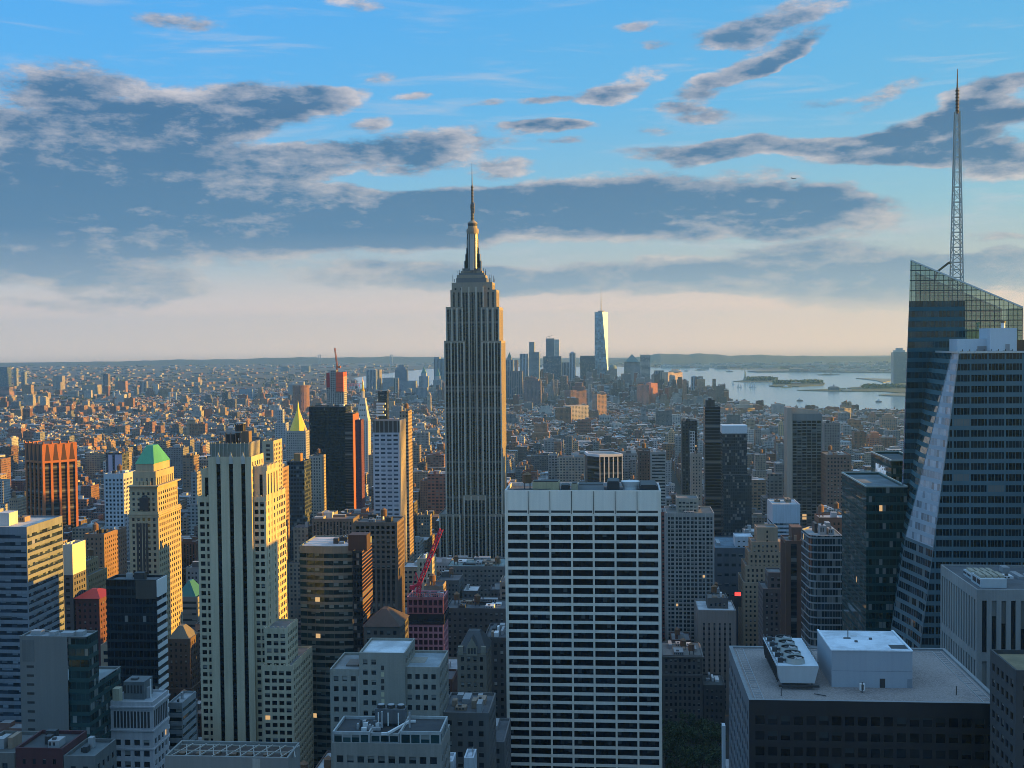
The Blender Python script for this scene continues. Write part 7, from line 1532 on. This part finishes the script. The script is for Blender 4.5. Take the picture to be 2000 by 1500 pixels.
# ------------------------------------------------------------------ ordinary city blocks
AVES = [-2150, -1950, -1750, -1560, -1370, -1180, -990, -800, -640, -490, -340, -185, 100, 380, 655, 930, 1200, 1480]
RGB_WALL = [((.27, .13, .09), 3), ((.21, .11, .085), 2), ((.33, .24, .17), 3), ((.36, .30, .24), 3), ((.27, .27, .27), 4), ((.44, .44, .44), 3), ((.11, .105, .105), 4), ((.52, .51, .50), 2), ((.16, .12, .105), 2), ((.34, .19, .12), 2)]
RGB_ROOF = [((.30, .31, .33), 4), ((.50, .53, .56), 3), ((.14, .14, .15), 4), ((.07, .07, .08), 3), ((.22, .17, .15), 2), ((.62, .64, .66), 1)]
WORD = {(.27, .13, .09): 'red-brown brick', (.21, .11, .085): 'dark red brick', (.33, .24, .17): 'tan brick', (.36, .30, .24): 'sandy stone', (.27, .27, .27): 'grey', (.44, .44, .44): 'pale grey', (.11, .105, .105): 'charcoal', (.52, .51, .50): 'off-white', (.16, .12, .105): 'dark brown', (.34, .19, .12): 'rust-brown brick',
        (.50, .53, .56): 'silver', (.14, .14, .15): 'dark', (.07, .07, .08): 'black', (.22, .17, .15): 'brownish', (.62, .64, .66): 'white'}
ROOFW = dict(WORD); ROOFW[(.30, .31, .33)] = 'grey'
def pick(rg, tab):
    t = rg.random() * sum(w for _, w in tab)
    for c, w in tab:
        t -= w
        if t <= 0: return c
    return tab[0][0]
rg = random.Random(21)
hr = []
for (x0, x1, yt, Y, yb, q) in HEROES:
    xs, ys = [p[0] for p in q], [p[1] for p in q]; hr.append((min(xs) - 2, max(xs) + 2, min(ys) - 2, max(ys) + 2, x0, x1, yt, Y))
HR = np.array([h[:4] for h in hr])
def hits_hero(x0, x1, y0, y1):
    return bool(np.any((HR[:, 0] < x1) & (HR[:, 1] > x0) & (HR[:, 2] < y1) & (HR[:, 3] > y0)))
# lowest pixel that must stay open in front of each near or middle tower: nothing ordinary rises above it
VIEW = []
for h in hr:
    x0, x1, yt, Y = h[4:]
    if x1 <= x0 or Y > 3000: continue
    side = pix((h[1], h[3], 100))[0] if h[1] < 0 else pix((h[0], h[3], 100))[0]
    VIEW.append((min(x0, side) if x0 > 1200 else x0, max(x1, side) if x0 < 1200 else x1, yt, Y))
OPEN = {  # px range, from Y, lowest py kept free of ordinary roofs in front of that depth
}
KEEP = [(857, 985, 1262, 1098), (727, 797, 1000, 1010), (603, 694, 1380, 1000), (557, 612, 1930, 900), (252, 352, 750, 1150), (48, 155, 1290, 1030), (385, 610, 584, 1500), (695, 725, 2080, 890),
        (1372, 1410, 1380, 985), (1410, 1470, 1300, 1035), (1537, 1608, 1290, 1010), (1300, 1396, 900, 1250), (1147, 1217, 1500, 945), (690, 797, 760, 1185), (1451, 1533, 900, 1200), (1509, 1563, 1150, 1080),
        (0, 122, 620, 1240), (203, 256, 1000, 1040), (1692, 1772, 560, 1300), (1565, 1646, 690, 1240), (892, 952, 520, 1420), (793, 873, 700, 1330), (872, 985, 1010, 1130), (560, 600, 1050, 1000), (604, 636, 1380, 950), (512, 560, 900, 1300), (325, 386, 700, 1390), (1609, 1642, 1560, 900), (1332, 1372, 1230, 960), (1271, 1302, 1180, 960), (1396, 1470, 1020, 1160), (583, 728, 640, 1290), (985, 1291, 540, 1500), (1363, 1440, 850, 1260),
        (637, 672, 2210, 800), (1613, 1663, 1260, 960), (163, 235, 840, 1110), (120, 180, 690, 1160), (145, 196, 690, 1175), (336, 390, 820, 1200), (815, 853, 860, 1140), (735, 757, 2150, 830), (537, 560, 2640, 850), (710, 782, 620, 1260), (1290, 1420, 800, 1420), (1290, 1412, 690, 1560)]
def clamp_height(x0, x1, y0, z):
    """an ordinary building may not stand in front of what the picture shows of a tower"""
    pa, pb = pix((x0, y0, z))[0], pix((x1, y0, z))[0]
    for a, b, Y, yb in KEEP:
        if y0 < Y and pa < b and pb > a:
            lim = at((max(pa, a) + min(pb, b)) / 2, yb, y0).z
            if lim < z: z = lim - rg.uniform(0, 4)
    return z
LOTS = []
def zone(x, y):
    """mean height, spread of the ordinary buildings at a place"""
    if y < 900: return 62, .30
    if y < 1350: return 52, .34
    if y < 1900: return 42, .36
    if y < 2500: return 32, .36
    if y < 4600: return (17 if x > -1000 else 15), .26
    if 4600 < y < 6300 and -720 < x < 430: return 46, .38
    if y < 6300 and x > -1300: return 24, .35
    return 8, .35
def lot(x0, x1, y0, y1, big):
    cx, cy_ = (x0 + x1) / 2, (y0 + y1) / 2
    p = pix((cx, y0, 20))
    if p[0] < -120 or p[0] > 2120: return
    if in_water(cx, cy_) or in_water(x0, y0) or in_water(x1, y1) or hits_hero(x0, x1, y0, y1): return
    if any(abs(cx - tx) < 18 and abs(cy_ - ty) < 18 for tx, ty in TREES) or (690 < cy_ < 860 and 20 < cx < 95): return
    m, s = zone(cx, cy_); h = m * math.exp(rg.gauss(0, s))
    if rg.random() < (.06 if y0 < 2900 else .025): h *= 1.7
    h = min(h, 2.3 * m)
    if y0 < 520: h = min(h, 70)
    h = clamp_height(x0, x1, y0, h)
    if h < 7: 
        if y0 < 1000: h = 8
        else: return
    LOTS.append((x0, x1, y0, y1, h, pick(rg, RGB_WALL), pick(rg, RGB_ROOF), rg.random(), big))
def fill_manhattan():
    y = 300
    while y < 6300:
        step = 80.5; 
        sh, gap = (0, 15) if y < 2550 else (rg.uniform(-90, 90), 2.5)
        for xa, xb in zip(AVES, AVES[1:]):
            a, b = xa + gap + sh, xb - gap + sh
            for r_ in (0, 1):
                ya = y + 9 + r_ * 31.3; yb_ = ya + 30.6; x = a
                while x < b - 8:
                    w = min(b - x, rg.choice([14, 18, 20, 24, 28, 34, 42] if y < 2400 else [12, 15, 18, 22, 28, 34])); 
                    if b - x - w < 8: w = b - x
                    lot(x, x + w - (.3 if rg.random() < .75 else 3.5), ya + rg.uniform(0, 1.5), yb_ - rg.uniform(0, 7), False); x += w
        y += step
fill_manhattan()
def fill_slabs():
    for i in range(360):
        dn = i < 120
        y = rg.uniform(4700, 6100) if dn else rg.uniform(2300, 6000) ** 1.0
        x = rg.uniform(-750, 430) if dn else rg.uniform(at(-40, 720, y).x, at(1760, 720, y).x)
        w, d_ = rg.uniform(18, 48), rg.uniform(16, 34); h = rg.uniform(50, 122) if dn else rg.uniform(26, 58)
        if in_water(x, y) or in_water(x + w, y + d_) or in_water(x, y + d_) or in_water(x + w, y) or hits_hero(x, x + w, y, y + d_): continue
        h = clamp_height(x, x + w, y, h)
        if h > 22: LOTS.append((x, x + w, y, y + d_, h, pick(rg, [((.27, .13, .09), 4), ((.36, .19, .11), 4), ((.40, .30, .2), 3), ((.5, .48, .45), 3), ((.25, .27, .29), 3), ((.16, .17, .18), 2)]), pick(rg, RGB_ROOF), rg.random(), False))
fill_slabs()
def fill_far():
    y = 2900.0
    while y < 13800:
        w = max(20, y * .0068); d_ = max(28, y * .0075); xl, xr = at(-60, 720, y).x, at(2060, 720, y).x; x = xl
        while x < xr:
            if not (-2150 < x < 1480 and y < 6300) and not (x > 700 and y < 12000):
                yj = y + rg.uniform(-.5, .5) * d_ * 1.4
                if rg.random() < (.50 if y < 6500 else .26): lot(x, x + w * rg.uniform(.35, .95), yj, yj + d_ * rg.uniform(.3, .75), True)
            x += w
        y += d_ + (y * .004)
fill_far()
def fill_behind():  # unseen blocks added behind the camera to darken reflections and ambient light
    y = -1800
    while y < 240:
        x = -1000
        while x < 1300:
            w = rg.uniform(24, 60)
            h = rg.uniform(40, 150) if abs(x) > 120 or y < -150 else rg.uniform(20, 90)
            if y > 40: h = min(h, 75)
            if not hits_hero(x, x + w - 2, y, y + 32): LOTS.append((x, x + w - 2, y, y + 32, h, pick(rg, RGB_WALL), pick(rg, RGB_ROOF), rg.random(), True))
            x += w
        y += 42
fill_behind()
def fill_west():  # unseen tall blocks added for their shade, with a gap left for sunlight
    y = 300
    while y < 1150:
        x = 300
        while x < 1250:
            w = rg.uniform(30, 70); h = rg.uniform(70, 185)
            if pix((x, y, h))[0] > 2030 and not 650 < y - .14 * x < 850 and not hits_hero(x, x + w - 4, y, y + 34): LOTS.append((x, x + w - 4, y, y + 34, h, pick(rg, RGB_WALL), pick(rg, RGB_ROOF), rg.random(), True))
            x += w
        y += 40
fill_west()
# far port and shore buildings on the right
for i in range(420):
    px, py = rg.uniform(1290, 1800), rg.choice([rg.uniform(712, 719), rg.uniform(715, 721), rg.uniform(725, 727.6)])
    if py > 722 and px < 1540: continue
    p = on_ground(px, py); w = rg.uniform(25, 90)
    if abs(p.y) < 13500: LOTS.append((p.x, p.x + w, p.y, p.y + 30, rg.uniform(10, 26), pick(rg, [((.5, .47, .42), 3), ((.42, .28, .2), 1), ((.3, .3, .3), 2)]), (.4, .41, .42), rg.random(), True))

# which of them show, and how large: a coarse painter's pass over the picture
def bbox(x0, x1, y0, y1, z):
    ps = [pix((x, y, zz)) for x in (x0, x1) for y in (y0, y1) for zz in (0, z)]
    return min(p[0] for p in ps), max(p[0] for p in ps), min(p[1] for p in ps), max(p[1] for p in ps)
buf = np.full((375, 500), -1, int); todo = []
for i, L in enumerate(LOTS):
    if L[2] > 290: todo.append((L[2], i, L[:2] + L[2:4] + (L[4],)))
for h in hr:
    if h[5] > h[4]: todo.append((h[7], -2, (h[0] + 2, h[1] - 2, h[2] + 2, h[3] - 2, h[6])))
for Yd, i, g4 in sorted(todo, key=lambda t: -t[0]):
    if i >= 0: a, b, c, d_ = bbox(*g4)
    else:
        a, b = pix((g4[0], g4[2], 100))[0], pix((g4[1], g4[2], 100))[0]; s = pix((g4[1] if g4[1] < 0 else g4[0], g4[3], 100))[0]; a, b, c, d_ = min(a, s), max(b, s), g4[4], 1500
    a, b, c, d_ = int(max(0, a / 4)), int(min(500, b / 4 + 1)), int(max(0, c / 4)), int(min(375, d_ / 4 + 1))
    if b > a and d_ > c: buf[c:d_, a:b] = i
vis = np.bincount(buf[buf >= 0], minlength=len(LOTS))
order = [int(i) for i in np.argsort(-vis) if vis[i] > 0]
SHOW = set(order[:300])
CITY = city_mat()
def build_lot(mb, L, full, parts=None):
    """walls, roof, bulkheads. The shades of one building go with its faces"""
    x0, x1, y0, y1, h, wc, rc, rnd, big = L
    r_ = random.Random(int(rnd * 1e9)); j = r_.uniform(.66, 1.08); wc_ = tuple(c * j for c in wc); rc = tuple(c * .85 for c in rc); al = r_.choice([.05, .2, .35, .5, .7, .9])
    def f(m, pts, tone): m.poly(pts, CITY); m.tone.append(tone)
    def bx(m, a, b, c, d_, z0, z1, w, rf, al_=1.0):
        f(m, [(a, c, z0), (b, c, z0), (b, c, z1), (a, c, z1)], (*w, al_)); f(m, [(b, c, z0), (b, d_, z0), (b, d_, z1), (b, c, z1)], (*w, al_))
        f(m, [(a, d_, z0), (a, c, z0), (a, c, z1), (a, d_, z1)], (*w, al_))
        if full: f(m, [(b, d_, z0), (a, d_, z0), (a, d_, z1), (b, d_, z1)], (*w, 1.0))
        f(m, [(a, c, z1), (b, c, z1), (b, d_, z1), (a, d_, z1)], (*rf, 1.0))
    tiers = [(x0, x1, y0, y1, 0, h)]
    if h > 38 and rnd < .55 and not big:         # setbacks
        a = h * r_.uniform(.62, .8); ix, iy = (x1 - x0) * r_.uniform(.08, .2), (y1 - y0) * r_.uniform(.08, .2); tiers = [(x0, x1, y0, y1, 0, a), (x0 + ix, x1 - ix, y0 + iy, y1 - iy, a, h)]
    M = parts['wall'] if parts else mb; near = bool(parts) and y0 < 1150
    if near:
        gl = glass((.012, .016, .022), .001, .35)
        S = dict(wall=wall(tuple(round(q, 2) for q in wc_), .85, .25), glass=gl, mode=r_.choice(['grid', 'grid', 'grid', 'strip' if h > 60 else 'grid']), bay=2.6 + al * 1.6, flo=3.5 + al * .5, fx=.46 + al * .2, fy=.52, dep=.35, mx=.8, tb=1.4, minL=3)
    R_ = parts['roof'] if parts else mb
    for a, b, c, d_, z0, z1 in tiers:
        if near:
            tier(parts['plain'], rect(a, b, c, d_), z0, z1, S); (f(R_, [(a, c, z1), (b, c, z1), (b, d_, z1), (a, d_, z1)], (*rc, 1.0)) if z1 == h else parts['plain'].poly([(a, c, z1), (b, c, z1), (b, d_, z1), (a, d_, z1)], roof_mat(rc)))
        else: bx(M, a, b, c, d_, z0, z1, wc_, rc, al)
    a, b, c, d_, z0, z1 = tiers[-1]; w, dd = b - a, d_ - c
    if full and w > 5 and dd > 5:                # parapet
        dk = tuple(q * .9 for q in wc_)
        for u in ((a, b, c, c + .4), (a, b, d_ - .4, d_), (a, a + .4, c + .4, d_ - .4), (b - .4, b, c + .4, d_ - .4)): bx(R_, *u, z1 - .01, z1 + 1.0, dk, dk)
    feats = []
    if not big or rnd < .25:
        n = r_.choice([0, 1, 1, 2, 2, 3]) + (2 if full and w > 24 else 0)
        for i in range(n):
            bw, bd, bh = r_.uniform(.12, .34) * w, r_.uniform(.15, .4) * dd, r_.uniform(2, 5); bx_, by = r_.uniform(a + .6, max(a + .7, b - bw - .6)), r_.uniform(c + .6, max(c + .7, d_ - bd - .6))
            cc = r_.choice([wc_, wc_, (.36, .36, .36), (.5, .5, .5), (.1, .1, .1)])
            P_ = parts['box']() if parts else mb; bx(P_, bx_, bx_ + bw, by, by + bd, z1 + .002 * (i + 1), z1 + bh, cc, tuple(q * .8 for q in r_.choice([rc, (.3, .3, .3), (.5, .5, .5)])))
        if n >= 3: feats.append('crowded')
        if not big and y0 < 4200 and r_.random() < (.42 if y0 < 3000 else .2):
            k = 1 + (r_.random() < .25); feats.append('tank%d' % k)
            for i in range(k):
                tx, ty = r_.uniform(a + 3, max(a + 3.1, b - 3)), r_.uniform(c + 3, max(c + 3.1, d_ - 3))
                T_ = parts['tank']() if parts else mb; n0 = len(T_.f); s = .9; tn = (.22, .12, .07, 1.0)
                if parts:
                    for dx, dy in ((-1, -1), (1, -1), (1, 1), (-1, 1)): T_.strut((tx + dx * 1.2, ty + dy * 1.2, z1), (tx + dx * 1.2, ty + dy * 1.2, z1 + 3.4), .16, CITY)
                T_.cyl(tx, ty, z1 + 3.2, z1 + 7, 2.0, 1.95, 8 if parts else 6, CITY, False); T_.cyl(tx, ty, z1 + 7, z1 + 8.6, 2.2, .05, 8 if parts else 6, CITY, False)
                T_.tone.extend([tn] * (len(T_.f) - n0))
    return feats
rest = MB(); rest.tone = []
INDIV = []
def newmb():
    m = MB(); m.tone = []; return m
for i, L in enumerate(LOTS):
    if i in SHOW: continue
    if L[2] < 900 and vis[i] == 0 and L[4] < 15 and L[2] > 290: continue
    build_lot(rest, L, False)
o = rest.build('city_blocks'); o['kind'] = 'stuff'
for i in order[:300]:
    L = LOTS[i]; x0, x1, y0, y1, h, wc, rc, rnd, big = L
    base = ((x0 + x1) / 2, (y0 + y1) / 2, 0); root = thing('city_building', '', 'building', base, 'ordinary buildings of the city blocks')
    boxes, tanks = [], []
    def nb(): m = newmb(); boxes.append(m); return m
    def nt(): m = newmb(); tanks.append(m); return m
    ps = dict(wall=newmb(), plain=MB(), roof=newmb(), box=nb, tank=nt)
    ft = build_lot(None, L, True, ps)
    (ps['wall'] if ps['wall'].f else ps['plain']).build('wall', root)
    if ps['roof'].f: ps['roof'].build('roof' if ps['plain'].f else 'parapet', root)
    for m in boxes: m.build('bulkhead', root)
    for m in tanks: m.build('water_tank', root)
    yy, xx = np.nonzero(buf == i); INDIV.append((root, L, ft, xx.mean() * 4 + 2, yy.mean() * 4 + 2, vis[i]))

# labels of the ordinary buildings: look first, then the landmark they stand by
MARKS = [('the tallest skyscraper', 924, 800, 1262), ('the white slab tower', 1138, 1100, 540), ('the buff stone tower', 470, 1100, 590), ('the green pyramid tower', 295, 950, 750), ('the orange saw-tooth tower', 100, 930, 1290), ('the golden pyramid', 581, 850, 1930), ('the black glass slab', 640, 880, 1500), ('the white clock tower', 710, 830, 2080), ('the pale gridded tower', 758, 920, 1000), ('the red netted tower', 832, 1250, 700), ('the slim gothic tower', 921, 1340, 520), ('the beige brick block', 750, 1360, 430), ('the curved banded tower', 640, 1170, 640), ('the striped black tower', 260, 1230, 500), ('the ribbed office tower', 60, 1100, 620), ('the white gridded tower', 225, 980, 1000), ('the grey gridded tower', 1348, 1120, 790), ('the spiked dark tower', 1392, 880, 1380), ('the shield-topped tower', 1572, 900, 1290), ('the speckled glass tower', 1437, 930, 1300), ('the striped box tower', 1182, 912, 1500), ('the tan stepped tower', 1490, 1130, 900), ('the green glass tower', 1730, 1050, 560), ('the faceted glass tower', 1860, 900, 540), ('the rounded glass tower', 1610, 1140, 690), ('the theatre box', 1432, 1090, 1020), ('the park trees', 1350, 1460, 720), ('the white-topped block', 1536, 1030, 1150), ('the netted concrete tower', 654, 760, 2210), ('the black column tower', 1347, 880, 1330), ('the broad brown block', 1637, 930, 1260), ('the gravel roof', 1700, 1300, 350), ('the pale limestone block', 270, 1430, 418), ('the brown strip tower', 735, 1100, 760)]
ORD = ['first', 'second', 'third', 'fourth', 'fifth', 'sixth', 'seventh', 'eighth', 'ninth', 'tenth', 'eleventh', 'twelfth', 'thirteenth', 'fourteenth']
groups = {}
for root, L, ft, px, py, v in INDIV:
    x0, x1, y0, y1, h, wc, rc, rnd, big = L; w = x1 - x0
    kind = 'slender' if h > 3.0 * w else 'low' if h < 22 else 'wide' if w > 34 else 'mid-rise'
    m = min(MARKS, key=lambda m: abs(m[1] - px) + abs(m[2] - py) * .6); dx = px - m[1]
    rel = 'behind' if y0 > m[3] + 60 else 'before' if y0 < m[3] - 60 else 'beside'
    if abs(dx) > 45: side = 'right' if dx > 0 else 'left'; rel = side + ' of' if rel == 'beside' else rel + ' and ' + side + ' of'
    t = '%s%s %s building, %s roof, %s %s' % ('tank-topped ' if any(q.startswith('tank') for q in ft) else '', kind, WORD.get(wc, 'grey').replace(' ', '-'), ROOFW.get(rc, 'grey'), rel, m[0])
    groups.setdefault(t, []).append((px, py, root))
for t, v in groups.items():
    v.sort(key=lambda c: c[:2])
    for k, c in enumerate(v): c[2]['label'] = t if len(v) == 1 else '%s, %s from left' % (t.replace(' and ', ' ').replace('behind left', 'left behind').replace('behind right', 'right behind'), ORD[min(k, 13)])
# plain trees between the far blocks
rg = random.Random(31); sp = []
for i in range(700):
    px, py = rg.uniform(0, 1700), 712 + 150 * rg.random() ** 1.5; p = on_ground(px, py)
    if not in_water(p.x, p.y) and not hits_hero(p.x - 30, p.x + 30, p.y - 30, p.y + 30): sp.append((p.x, p.y, rg.uniform(15, 60), rg.uniform(10, 40)))
for x, y in ((1236, 835), (515, 820), (40, 870), (1500, 815)):
    p = on_ground(x, y + 8); sp.append((p.x, p.y, 60, 70))
grove('street_trees', '', sp, 16, 20, 5, 5.5)

# ------------------------------------------------------------------ the air between
def haze():
    b = MB(); m = bpy.data.materials.new('haze_air'); m.use_nodes = True; m.node_tree.nodes.clear(); T = NT(m.node_tree); o = T.new('ShaderNodeOutputMaterial'); v = T.new('ShaderNodeVolumePrincipled')
    v.inputs['Color'].default_value = (.30, .64, 1.0, 1); v.inputs['Density'].default_value = HAZE; v.inputs['Anisotropy'].default_value = .35
    T.l.new(v.outputs[0], o.inputs['Volume'])
    b.box(-EX - 300, EX + 300, -4300, 17900, -1, 640, m, None, True); o = b.build('haze'); o['kind'] = 'stuff'
HAZE = 3.7e-5
haze()
# every numbered housing slab is told apart by its neighbours
hs = sorted([o for o in COL.objects if o.name.startswith('housing_slab')], key=lambda o: pix(o.matrix_basis.translation)[0])
for k, o in enumerate(hs):
    p = o.matrix_basis.translation; row = 'far' if p.y > 3900 else 'near'; n = sum(1 for q in hs[:k + 1] if (q.matrix_basis.translation.y > 3900) == (p.y > 3900))
    o['label'] = '%s brick housing slab in the %s row on the left plain, %s from the left' % ('sunlit' if k % 2 else 'red', row, (ORD + ['fifteenth', 'sixteenth', 'seventeenth', 'eighteenth', 'nineteenth', 'twentieth', 'twenty-first', 'twenty-second', 'twenty-third', 'twenty-fourth', 'twenty-fifth'])[n - 1])
for o in COL.objects:
    if '_base' in o: del o['_base']
